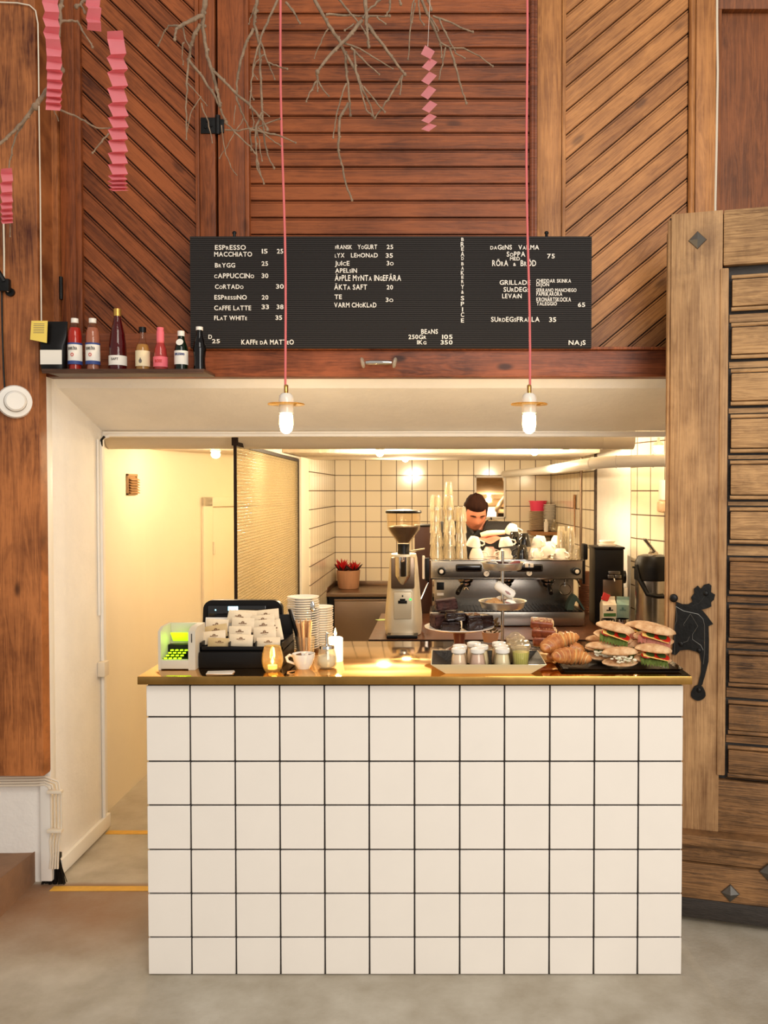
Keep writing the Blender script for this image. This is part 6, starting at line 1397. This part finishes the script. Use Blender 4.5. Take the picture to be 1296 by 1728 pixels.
sandwich(1036, 1069, ys_ + .17, .14, .095, (R(14), R(13), R(-6)), 'tomato', 'tomato and lettuce ciabatta sitting on top at the croissant end')
sandwich(1012, 1090, ys_ + .27, .12, .08, (R(4), R(8), R(20)), 'plain', 'ciabatta half hidden behind the top tomato sandwich')
sandwich(1086, 1066, ys_ + .28, .14, .09, (R(8), R(5), R(-6)), 'ham', 'ham and tomato ciabatta highest at the back of the tray')
sandwich(1104, 1072, ys_ + .18, .145, .095, (R(16), R(10), R(-10)), 'ham', 'ham and tomato ciabatta on top nearest the lock plate')
sandwich(1072, 1099, ys_ + .19, .10, .075, (R(2), R(0), R(6)), 'plain', 'ciabatta lying beneath the two ham sandwiches')
sandwich(1016, 1102, ys_ + .15, .13, .09, (R(4), R(6), R(10)), 'egg', 'egg and dill ciabatta under the tomato sandwich')
sandwich(1047, 1111, ys_ + .06, .13, .085, (R(6), R(0), R(4)), 'egg', 'egg and dill ciabatta at the front middle of the tray')
sandwich(1102, 1106, ys_ + .07, .13, .09, (R(10), R(6), R(-4)), 'tomato', 'tomato and cucumber ciabatta at the front corner by the oak door')

# ================================================================ BOTTLE SHELF
SH = 2.101; r = thing('bottle_shelf', 'thin dark wooden shelf of drinks bottles over the opening', 'shelf', (0, 3.56, SH))
x0, x1 = at(75, 630, 3.42).x, at(345, 628, 3.40).x
MB().box(x0, x1, -.165, -.001, -.004, .006, bev=.001).build('board', M_['shelfwood'], r); MB().box(x0 + .002, x1 - .002, -.1655, -.163, -.012, -.0042, bev=.001).build('front_lip', M_['shelfwood'], r)
SZ0 = SH + .0065
def bottle(px, Yb, Hpx, prof, liq, lab, parts):
    """prof: list of (radius px, height px)"""
    s = Yb / F; c = at(px, 626, Yb); r = thing('drink_bottle', lab, 'bottle', (c.x, Yb, SZ0)); P = [(a * s, b * s) for a, b in prof]
    MB().lathe([(0, 0)] + P + [(0, P[-1][1])], 26).build('glass', parts.get('glass', M_['glass']), r)
    if liq:
        lv = parts.get('level', P[-1][1] * .86); lv = lv * s if lv > 1 else lv; Q = [(0, .002)]
        for (a, b) in P:
            if b < lv: Q.append((max(.001, a - .0014), max(.002, b)))
        i = next(k for k, (a, b) in enumerate(P) if b >= lv); a0, b0 = P[i - 1]; a1, b1 = P[i]; t = (lv - b0) / (b1 - b0); Q += [(a0 + (a1 - a0) * t - .0014, lv), (0, lv)]
        MB().lathe(Q, 24).build('liquid', liq, r)
    for nm, z0, z1, rr_, mt in parts.get('bands', []): MB().lathe([(0, z0 * s), (rr_ * s, z0 * s), (rr_ * s, z1 * s), (0, z1 * s)] if nm == 'cap' else [(rr_ * s - .0004, z0 * s), (rr_ * s, z0 * s), (rr_ * s, z1 * s), (rr_ * s - .0004, z1 * s)], 26).build(nm, mt, r)
    return r, s
def wraptext(r, s, txt, rad, z, h_, wid, mt):
    b = textmesh(txt, 'label_print', mt, r, 0, (-wid * s, wid * s, (z - h_) * s, z * s))
    for v in b.data.vertices: a = v.co.x / (rad * s); v.co = Vector((math.sin(a) * rad * s, -math.cos(a) * rad * s - .0006 + v.co.y, v.co.z))
M_['labelw'] = mat('label_white', (240, 232, 218), .6); M_['labelc'] = mat('label_cream', (236, 214, 172), .6); M_['labelpink'] = mat('label_pink', (240, 110, 120), .6); M_['inkblue'] = mat('ink_blue', (50, 70, 130), .6); M_['inkred'] = mat('ink_red', (200, 60, 50), .6); M_['inkgrey'] = mat('ink_grey', (110, 100, 92), .6)
M_['capwhite'] = mat('white_cap', (240, 232, 220), .4); M_['capgold'] = mat('gold_cap', (206, 160, 80), .35, .8)
def liqmat(n_, c, e=.0): return glassy(n_, c, .05, .05, .9, c)
LR = liqmat('red_soda', (232, 60, 44)); LP = liqmat('peach_soda', (224, 150, 124)); LD = liqmat('dark_cordial', (110, 16, 26)); LA = liqmat('amber_juice', (232, 178, 100)); LK = liqmat('pink_soda', (232, 90, 92))
soda = [(10, 0), (10.5, 2), (10, 8), (10.2, 30), (11.2, 45), (11.5, 55), (10.5, 66), (7, 76), (5.5, 82), (5, 88)]
for px, lq, lab in ((127, LR, 'red soda bottle with a white cap and blue-edged label'), (157, LP, 'peach-coloured soda bottle with a white cap and blue-edged label')):
    r, s = bottle(px, 3.46, 88, soda, lq, lab, dict(level=72, bands=[('cap', 80, 87.5, 6, M_['capwhite']), ('label', 10, 46, 11.7, M_['labelw']), ('label_border', 43, 46, 11.85, M_['inkblue']), ('label_border', 10, 16, 11.85, M_['inkblue'])]))
    wraptext(r, s, 'RAMLÖSA', 12, 39, 5, 8, M_['inkgrey']); wraptext(r, s, 'O', 12, 29, 6, 2.5, M_['inkred'])
r, s = bottle(199, 3.47, 106, [(14, 0), (14.5, 2), (14.3, 30), (14, 45), (12, 62), (8, 80), (6, 90), (5.5, 98), (5.2, 103)], LD, 'tall dark cordial bottle with a gold cap and white label', dict(level=92, bands=[('cap', 92, 104, 6.3, M_['capgold']), ('label', 9, 25, 14.8, M_['labelw'])])); wraptext(r, s, 'SAFT', 15, 21, 4, 6, M_['inkgrey'])
r, s = bottle(241, 3.46, 74, [(11, 0), (11.5, 2), (11.5, 36), (10, 42), (6, 50), (5, 58), (5, 70), (5.2, 72)], LA, 'small amber juice bottle with a black cap and drop label', dict(level=44, bands=[('cap', 65, 73, 6, M_['black']), ('label', 7, 33, 11.9, M_['labelc'])]))
m = MB(); m.ell((0, -11.9 * s - .0003, 15 * s), (2.6 * s, .0006, 3.4 * s), 12, 8); m.tube([(0, -11.9 * s - .0003, 17 * s), (0, -11.9 * s - .0003, 21 * s)], [.0045, .0005], 6); m.build('drop_mark', M_['inkgrey'], r)
r, s = bottle(271, 3.46, 73, [(10, 0), (11.3, 5), (11.5, 22), (10, 36), (7, 46), (4.8, 56), (4.5, 64), (4.8, 72)], LK, 'pink soda bottle with a pink foil neck and pink label', dict(level=55, bands=[('cap', 65, 72.5, 5.6, M_['labelpink']), ('neck_foil', 46, 66, 6.3, M_['labelpink']), ('label', 6, 23, 11.9, M_['labelpink'])])); wraptext(r, s, 'ROSE', 12, 18, 5, 6, M_['inkred'])
gb = glassy('green_bottle_glass', (40, 82, 34), .08, .04, .5, (26, 52, 22))
r, s = bottle(306, 3.46, 67, [(10.5, 0), (11, 2), (11, 34), (9.5, 42), (6, 52), (4.8, 60), (4.8, 66)], None, 'green mineral water bottle with white shoulder and body labels', dict(glass=gb, bands=[('cap', 58, 66.5, 5.8, M_['capwhite']), ('label', 10, 33, 11.4, M_['labelw'])])); wraptext(r, s, 'S.PELLEGRINO', 11.6, 29, 4, 9, M_['inkblue'])
m = MB(); m.lathe([(0, 0), (6 * s, 0), (6 * s, .0008), (0, .0008)], 20, M=TR(0, -8.2 * s, 47 * s, R(68))); m.build('shoulder_label', M_['labelw'], r)
r, s = bottle(337, 3.46, 73, [(9.5, 0), (10, 3), (9, 14), (9.2, 22), (11, 36), (9, 48), (5, 60), (4.6, 70), (5, 72)], None, 'dark contoured cola bottle with a white cap at the end of the shelf', dict(glass=glassy('cola_glass', (40, 26, 20), .08, .04, .7, (22, 14, 10)), bands=[('cap', 68, 73.5, 5.8, M_['capwhite'])]))
# coffee bag
c = at(91, 626, 3.45); s = 3.45 / F; r = thing('coffee_bag', 'black coffee bag with a white label and a yellow note clipped on top', 'coffee bag', (c.x, 3.45, SZ0))
m = MB(); secs = [(0, 19, 9), (6, 20, 10), (40, 21, 8), (66, 23, 3), (82, 24, .8)]; rings = []
for z, hw_, d_ in secs: rings.append([m.bm.verts.new((hw_ * s * cx_, d_ * s * cy_, z * s)) for cx_, cy_ in ((-1, -.6), (-.8, -1), (.8, -1), (1, -.6), (1, .6), (.8, 1), (-.8, 1), (-1, .6))])
for a, b in zip(rings, rings[1:]):
    for j in range(8): m.face([a[j], a[(j + 1) % 8], b[(j + 1) % 8], b[j]])
m.face(rings[0][::-1]); m.face(rings[-1]); m.build('bag', M_['black'], r, ang=50)
m = MB(); m.box(-18 * s, 18 * s, -10.6 * s, -10.1 * s, 9 * s, 33 * s, M=TR(0, 0, 0)); m.build('label', M_['labelw'], r)
m = MB(); m.box(-.2, .2, -.0006, 0, 0, .0)
m = MB(); M1 = TR(-20 * s, -9.5 * s, 68 * s, R(-6)); P = [(-14 * s, -18 * s), (14 * s, -24 * s), (14 * s, 14 * s), (-13 * s, 14 * s)]; m.prism(P, -.0006, .0006, M=M1); m.build('yellow_note', mat('yellow_paper', (240, 208, 96), .7), r)
m = MB(); [m.box(-9 * s, 9 * s, -.0012, -.0006, (8 - 3 * k) * s, (8.8 - 3 * k) * s, M=M1) for k in range(6)]; m.build('note_print', M_['inkgrey'], r)

# ================================================================ BRANCHES, PAPER GARLANDS
def branch(name, lab, strokes, Y0):
    m = MB()
    for pts, w0, w1, dy in strokes:
        n_ = len(pts); P = []
        for i, (px, py) in enumerate(pts): P.append(at(px, py, Y0 + dy * i / max(1, n_ - 1)))
        S_ = []
        for i in range(n_ - 1):
            for k in range(4):
                t = k / 4; j = rng.uniform(-1, 1) * .0018; S_.append(P[i].lerp(P[i + 1], t) + Vector((j, j, rng.uniform(-1, 1) * .0015)))
        S_.append(P[-1]); L_ = len(S_); ra = [(w0 + (w1 - w0) * i / (L_ - 1)) * Y0 / F / 2 * rng.uniform(.88, 1.16) for i in range(L_)]
        m.tube(S_, ra, 7)
        m.ell(S_[-1], (ra[-1] * 1.7, ra[-1] * 1.7, ra[-1] * 2), 7, 5)
        for i in range(3, L_ - 1, 4): m.ell(S_[i] + Vector((ra[i] * .8, 0, 0)), (ra[i] * .9,) * 3, 6, 4)
    o = m.build(name, M_['bark'], None, ang=70); return tag(o, lab, 'branch', 'bare branches hanging from above')
c2 = lambda L_: [(260 + x / 4.938, y / 4.938) for x, y in L_]
branch('bare_branch', 'forked bare branch in front of the hinge between the slanted boards', [
 ([(348, -60), (346, 0), (342, 30), (342, 48), (350, 95), (360, 125), (368, 160), (371, 178)], 9, 4, .05), (c2([(400, 130), (300, 175), (210, 225), (180, 250), (172, 330)]), 7, 3, -.08), (c2([(215, 215), (120, 215), (80, 280), (35, 380)]), 4, 2, .05), (c2([(240, 220), (265, 330), (295, 400)]), 3, 1.5, .0), (c2([(250, 350), (232, 420), (242, 540)]), 3, 1.5, .03),
 (c2([(385, 200), (330, 310), (300, 400), (288, 500)]), 7, 4, .05), (c2([(288, 500), (400, 640), (500, 790), (560, 920), (600, 1020)]), 5, 3.5, .08), (c2([(600, 1030), (700, 1130), (800, 1220), (850, 1290), (860, 1400), (915, 1530)]), 3, 2, .03), (c2([(285, 510), (275, 700), (268, 900), (270, 1160)]), 4, 2, .0), (c2([(275, 690), (360, 780), (440, 880)]), 2.5, 1.5, .02),
 (c2([(500, 600), (600, 690), (690, 790), (800, 880), (900, 1000), (945, 1080)]), 5, 3, .05), (c2([(560, 1040), (590, 1250), (640, 1400), (690, 1460)]), 2, 1.3, .0), (c2([(390, 860), (450, 1010), (485, 1190)]), 2.5, 1.5, .0), (c2([(745, 990), (660, 1130), (545, 1320)]), 2, 1.3, .02), (c2([(390, 800), (300, 950), (275, 1100)]), 2, 1.2, .0), (c2([(680, 880), (665, 1040)]), 2, 1.2, .0)], 3.0)
branch('bare_branch', 'twiggy bare branch hanging over the join of slanted and level boards', [
 (c2([(870, -120), (860, 0), (840, 120), (835, 200), (870, 330), (885, 500), (890, 700), (900, 930), (912, 1130), (945, 1290), (1000, 1400)]), 6, 2.5, .05), (c2([(830, 240), (760, 380), (715, 530), (690, 700), (690, 830), (740, 960), (800, 1090), (810, 1250)]), 5, 2.5, .08), (c2([(1040, -20), (960, 150), (890, 310), (840, 500), (810, 680), (800, 900)]), 4, 2, -.06),
 (c2([(885, 340), (940, 500), (1005, 660)]), 3, 2, .03), (c2([(945, 520), (1040, 555), (1110, 575)]), 3, 2, .0), (c2([(800, 1080), (900, 1100), (1040, 1130), (1180, 1190)]), 4, 2, .0), (c2([(590, 1080), (700, 1090), (860, 1060), (1050, 990)]), 3, 2, .02), (c2([(900, 940), (850, 1060), (845, 1250), (870, 1400), (915, 1530)]), 4, 2, .0), (c2([(870, 1070), (960, 1150), (1060, 1220)]), 2.5, 1.5, .0),
 (c2([(850, 1060), (880, 1200), (900, 1340)]), 2.5, 1.5, .0), (c2([(820, 920), (830, 1040), (810, 1090)]), 2, 1.5, .0), (c2([(840, 40), (810, 120), (790, 200)]), 2.5, 1.5, .03), (c2([(915, 450), (850, 520), (820, 600), (860, 660)]), 2.5, 1.5, .0), (c2([(1100, 20), (1150, 80), (1215, 190)]), 4, 2, .0), (c2([(800, 760), (830, 830)]), 2, 2, 0), (c2([(900, 920), (960, 970)]), 2, 1.5, 0)], 3.05)
c3 = lambda L_: [(490 + x / 3.703, y / 3.703) for x, y in L_]
branch('bare_branch', 'large bare branch with crossing limbs in front of the level boards', [
 (c3([(120, -120), (150, 0), (240, 160), (310, 260), (345, 350), (355, 480), (370, 620), (375, 720)]), 7, 3, .05), (c3([(470, -200), (470, 0), (475, 140), (480, 200), (490, 290)]), 7, 4, .0), (c3([(480, 150), (560, 260), (650, 380), (715, 465)]), 6, 4, .05), (c3([(450, 130), (350, 240), (250, 340), (170, 450)]), 6, 4, -.05), (c3([(165, 460), (170, 500), (120, 580), (100, 635)]), 4, 2, .0), (c3([(170, 500), (200, 550), (240, 600)]), 3, 2, .0), (c3([(170, 500), (170, 570)]), 3, 2, 0),
 (c3([(350, 340), (420, 470), (450, 560), (500, 660), (525, 740)]), 5, 2.5, .05), (c3([(700, 470), (640, 570), (595, 640), (530, 735)]), 3.5, 2.5, .03), (c3([(700, 480), (685, 590)]), 3, 2, .0), (c3([(360, 640), (310, 740), (300, 890), (300, 960), (325, 1040), (350, 1160), (385, 1250)]), 4.5, 3, .06), (c3([(350, 520), (310, 620), (285, 740), (268, 860)]), 3, 2, .0), (c3([(380, 300), (460, 380), (555, 465)]), 4, 2, .03), (c3([(340, 270), (430, 300), (540, 370), (640, 430)]), 3.5, 2, .03),
 (c3([(400, 320), (405, 440), (440, 560), (475, 690), (510, 720)]), 4, 2, .0), (c3([(460, 540), (530, 630), (590, 700)]), 3, 2.5, .02), (c3([(235, 180), (190, 270), (150, 365)]), 2.5, 1.5, .03), (c3([(220, 90), (330, 95), (450, 98), (620, 100)]), 4, 3, .05), (c3([(300, -10), (380, 90), (440, 160), (470, 210)]), 4, 2.5, .0), (c3([(560, 0), (490, 60), (455, 110)]), 4, 2.5, .0), (c3([(620, 0), (620, 60), (595, 100)]), 4, 2, 0), (c3([(540, 110), (595, 150)]), 3, 2, 0), (c3([(680, 0), (690, 25)]), 4, 3, 0), (c3([(395, 150), (340, 190)]), 3, 2, 0), (c3([(0, 50), (30, 90), (60, 145)]), 3.5, 2, 0)], 2.95)
branch('bare_branch', 'bare branch behind the short pink garland, spreading towards the second cord', [
 (c3([(790, -120), (820, 0), (870, 110), (920, 230), (940, 280)]), 6, 4, .05), (c3([(770, 0), (755, 110), (745, 250), (735, 370)]), 3, 2, .0), (c3([(940, 270), (1000, 300), (1080, 300), (1180, 350), (1265, 415)]), 3.5, 2, .05), (c3([(1000, 300), (1040, 440), (1070, 560), (1100, 645)]), 4, 2.5, .0), (c3([(890, 100), (1000, 140), (1080, 180), (1140, 200)]), 3.5, 2.5, .03), (c3([(930, 120), (980, 230), (1030, 320)]), 3.5, 2, .0), (c3([(970, 300), (950, 400), (930, 495)]), 3, 2, .0), (c3([(940, 290), (945, 360)]), 2.5, 2, 0), (c3([(1030, 330), (1090, 365)]), 2.5, 2, 0), (c3([(860, 0), (880, 60)]), 4, 3, 0), (c3([(880, 110), (925, 190)]), 3, 2, 0), (c3([(800, 0), (808, 120), (835, 155)]), 3, 2, 0), (c3([(780, 20), (760, 140)]), 3, 2, 0)], 3.08)
c1 = lambda L_: [(x / 5.89, y / 5.89) for x, y in L_]
branch('bare_branch', 'pale bare branch behind the pink garlands near the timber post', [
 (c1([(620, -60), (600, 100), (600, 250), (590, 400)]), 6, 3, .0), (c1([(592, 380), (560, 520), (600, 640), (620, 700)]), 4, 5, -.0), (c1([(600, 215), (700, 205), (770, 210), (830, 320), (920, 470)]), 5, 2.5, .03), (c1([(620, 700), (500, 860), (420, 960), (350, 1060)]), 8, 7, -.03), (c1([(345, 1060), (240, 1200), (130, 1310), (20, 1410), (-120, 1520)]), 6, 4, -.05), (c1([(330, 1090), (230, 1230), (150, 1360), (100, 1600), (80, 1900), (100, 2350)]), 3, 2, .0), (c1([(600, 1090), (740, 1150), (870, 1220), (950, 1270), (1090, 1278)]), 3.5, 2.5, .03), (c1([(1080, 1330), (980, 1440), (920, 1520)]), 3, 2, .0), (c1([(540, 1100), (580, 1200)]), 2, 1.5, 0), (c1([(620, 20), (580, 100), (590, 180)]), 4, 3, 0)], 2.9)
branch('bare_branch', 'short forked twig end at the top behind the shortest garland', [(c1([(900, -120), (840, 0), (800, 40), (760, 65)]), 6, 4, 0), (c1([(800, 40), (845, 125)]), 4, 3, 0)], 2.96)
def garland(lab, Y0, wpx, folds, ax=0.0, ww=.25):
    """accordion strip: folds = list of (px, py) fold-line centres, alternately towards and away from the viewer"""
    m = MB(); prev = None; s = Y0 / F
    for i, (px, py) in enumerate(folds):
        Yd = Y0 + (.014 if i % 2 else -.014); c = at(px, py, Yd); k = (1 if i % 2 else -1)
        d = Vector((wpx * s / 2, k * ww * wpx * s * .2, ax * wpx * s / 2 + k * 0.0)); a, b = m.bm.verts.new(c - d), m.bm.verts.new(c + d)
        if prev: m.face([prev[0], prev[1], b, a])
        prev = (a, b)
    bmesh.ops.solidify(m.bm, geom=m.bm.faces[:], thickness=.0008); o = m.build('paper_garland', M_['pink'], None, ang=10); return tag(o, lab, 'paper garland', 'folded pink paper garlands')
def zig(x, y0, y1, n_, dx, end=0):
    P = []
    for i in range(n_ + 1):
        t = i / n_; t = t * (1 - .25 * end * t) / (1 - .25 * end); P.append((x + (dx if i % 2 else -dx), y0 + (y1 - y0) * t))
    return P
f1 = [(194, 52), (195, 66), (200, 91), (194, 98), (203, 117), (195, 123), (203, 145), (195, 150), (203, 172), (196, 178), (204, 196), (196, 199), (204, 215), (196, 219), (203, 235), (196, 238), (203, 256), (196, 259), (203, 276), (196, 278), (203, 294), (196, 297), (202, 303), (195, 306), (203, 310), (196, 313), (203, 317), (197, 319), (204, 322)]
garland('long pink paper garland hanging free on the slanted boards', 2.9, 27, f1, .0)
f2 = [(90, -20), (84, 5), (88, 20), (85, 32), (89, 45), (86, 56), (89, 66), (91, 83), (91, 95), (92, 105), (90, 117), (93, 122), (91, 134), (93, 139), (91, 150), (92, 154), (90, 163), (92, 166), (89, 173), (91, 177), (89, 186)]
garland('long pink paper garland beside the timber post', 2.80, 25, f2, -.1)
garland('short pink paper garland near the top of the slanted boards', 2.92, 23, [(160, -16), (156, 10), (160, 14), (157, 33), (159, 38), (159, 52)], -.08)
f4 = [(11, 284), (11, 293), (13, 306), (10, 310), (12, 324), (10, 329), (13, 341), (10, 344), (12, 352), (10, 356), (13, 362), (11, 365), (13, 370), (11, 372), (13, 377)]
garland('pink paper garland hanging lowest before the timber post', 2.86, 19, f4, .05)
# square-fold garland: a chain of diamonds
m = MB(); Y0 = 2.95; s = Y0 / F; cy = [(722, 88, .35), (725, 109, -.35), (724, 132, -.4), (723, 156, -.4), (725, 180, -.35), (724, 200, -.3), (724, 215, -.25)]; hh_ = [13, 12, 12.5, 13, 11.5, 9.5, 8]
for i, (px, py, sl) in enumerate(cy):
    c = at(px, py, Y0); w_ = 13 * s; h_ = hh_[i] * s; k = .35
    P = [(-w_, 0, -h_ * sl), (w_ * (-.2 if sl < 0 else -.4), .004, h_ * 1.0), (w_, 0, h_ * .9 * (-sl)), (w_ * (.3 if sl > 0 else .2), -.004, -h_)]
    if sl < 0: P = [(-w_, 0, -h_ * .35), (w_ * .05, .006, h_), (w_, 0, h_ * .35), (-w_ * .05, -.006, -h_)]
    else: P = [(-w_ * .9, 0, -h_ * .25), (-w_ * .35, .006, h_), (w_ * .9, 0, h_ * .1), (w_ * .35, -.006, -h_)]
    m.poly([c + Vector(p) for p in P])
bmesh.ops.solidify(m.bm, geom=m.bm.faces[:], thickness=.0008)
o = m.build('paper_garland', mat('pale_pink_paper', (240, 160, 164), .7), None, ang=10); tag(o, 'pale pink diamond-folded garland in front of the level boards', 'paper garland', 'folded pink paper garlands')
m = MB(); p = at(722, 76, Y0); m.tube([p + Vector((0, 0, -.005)), p + Vector((.004, 0, .08)), p + Vector((.01, .1, .3))], .0006, 4); m.build('hanging_thread', M_['china'], o)

# ================================================================ LEFT POST FITTINGS, CABLES
q = at(17, 677, 3.46); r = thing('air_valve', 'round white ventilation valve on the timber post', 'air valve', (q.x, 3.5, q.z), R(28))
MX = Matrix.Rotation(R(90), 4, 'X'); s = 3.46 / F
MB().lathe([(0, 0), (20 * s, 0), (26 * s, .012), (28 * s, .022), (26 * s, .034), (18 * s, .036), (16 * s, .026), (0, .026)], 34, M=MX).build('ring', M_['white'], r)
MB().lathe([(0, .026), (5 * s, .026), (16.5 * s, .046), (17 * s, .052), (14 * s, .058), (0, .056)], 34, M=MX).build('disc', M_['white'], r)
q = at(5, 482, 3.46); r = thing('lamp_bracket', 'black iron bracket screwed to the timber post', 'bracket', (q.x, 3.5, q.z))
m = MB(); m.tube([(-.10, -.07, .30), (-.03, -.05, .08), (.0, -.03, .02)], .01, 8); m.box(-.02, .02, -.035, -.012, -.02, .03, bev=.005); m.lathe([(0, -.012), (.017, -.012), (.017, .001), (0, .001)], 20, M=TR(.012, -.012, -.018, R(90))); m.build('arm', M_['iron'], r)
m = MB(); m.ell((.012, -.026, -.018), (.005, .004, .005), 10, 6); m.build('screw', M_['chrome'], r)
def cable(name, lab, pts, Y, w_, mt, cat='cable', grp=None):
    P = [at(px, py, yy if yy else Y) for px, py, *yy in [(*p[:2], *( [p[2]] if len(p) > 2 else [None])) for p in pts] for yy in [yy[0]]]
    o = MB().tube(P, w_ * Y / F / 2, 8).build(name, mt); tag(o, lab, cat, grp); return o
M_['cablewhite'] = mat('white_cable', (226, 212, 190), .5)
cable('wall_cable', 'white cable bending over the top of the timber post and down its edge', [(-20, 3), (30, 5), (50, 9), (60, 18), (64, 40), (65, 100), (66, 200), (68, 330), (69, 450), (70, 560)], 3.49, 2.3, M_['cablewhite'])
cable('wall_cable', 'thin dark cable running down the timber post to the white valve', [(3, 490), (4, 560), (6, 620), (8, 655)], 3.495, 3, M_['iron'])
cable('wall_cable', 'thin white cable on the dark timber frame above the oak door', [(1210, -20), (1210, 40), (1211, 120), (1209, 250), (1207, 345), (1207, 380)], WY - .012, 4, M_['cablewhite'])
cable('wall_cable', 'thin pale wire at the top edge of the timber post by the bracket', [(6, 375), (7, 430), (7, 470)], 3.49, 3, M_['cablewhite'])
for k, (xo, dx) in enumerate(((84, 0), (90, 1), (96, 2), (101, 3))):
    lab = ['white cable nearest the post in the bundle at the foot of the reveal', 'second white cable of the bundle at the foot of the reveal', 'third white cable of the bundle at the foot of the reveal', 'white cable closest to the reveal wall in the bundle'][k]
    cable('floor_cable', lab, [(-10, 1326 - k * 4.6), (60, 1325 - k * 4.6), (76, 1324 - k * 4.6), (xo - 2, 1328 - k * 3), (xo + 2, 1340), (xo + 3, 1400), (xo - dx * .5, 1420), (86 + k * 4, 1445), (84 + k * 4.4, 1466)], 3.56 - .006 * k, 3.6, M_['cablewhite'], 'cable', 'white cables at the foot of the reveal')
cable('floor_cable', 'dark cable loop hanging on the whitewashed wall', [(6, 1316), (9, 1360), (12, 1400), (10, 1412)], 3.70, 2.6, M_['iron']); cable('floor_cable', 'second dark cable beside the loop on the whitewashed wall', [(9, 1316), (15, 1350), (14, 1390), (11, 1412)], 3.705, 2.6, M_['iron'])
for py in (1336, 1402):
    p = at(93, py, 3.535); o = MB().box(-.03, .03, -.012, .012, -.006, .006, bev=.003).build('cable_clip', M_['cablewhite'], None, p); tag(o, f'white clip holding the cable bundle, {"upper" if py < 1350 else "lower"} one', 'cable clip')
q = onz(88, 1494, 0); r = thing('hand_brush', 'black bristle brush standing in the gap behind the slab', 'brush', (q.x + .0, 3.585, 0))
m = MB()
for k in range(90): a = rng.uniform(-.05, .05); m.tube([(a * .45, rng.uniform(-.008, .008), .11), (a, rng.uniform(-.016, .012), .002)], .0016, 4)
m.build('bristles', M_['black'], r); MB().box(-.03, .03, -.014, .014, .105, .13, bev=.005).build('head', M_['black'], r)
# conduit on the jamb with its junction box
r = thing('wall_conduit', 'white cable trunking down the inner edge of the reveal', 'conduit', (-1.61, 4.10, 0)); z1 = at(165, 735, 4.1).z
m = MB(); m.tube([(.008, 0, .06), (.008, 0, z1 - .03), (.014, .01, z1 - .01), (.04, .02, z1)], .009, 10); m.tube([(.006, -.03, 1.05), (.006, -.03, z1 - .02)], .006, 8); m.build('trunking', M_['white'], r)
m = MB(); z = at(168, 1127, 4.1).z; m.box(.0, .035, -.045, .015, z - .035, z + .035, bev=.005); m.build('junction_box', M_['beige'] if False else M_['cablewhite'], r)
m = MB(); m.tube([(.012, .0, z1 - .05), (.014, -.004, z1 - .02), (.03, -.01, z1 - .006)], .006, 8); m.build('black_bend', M_['black'], r)
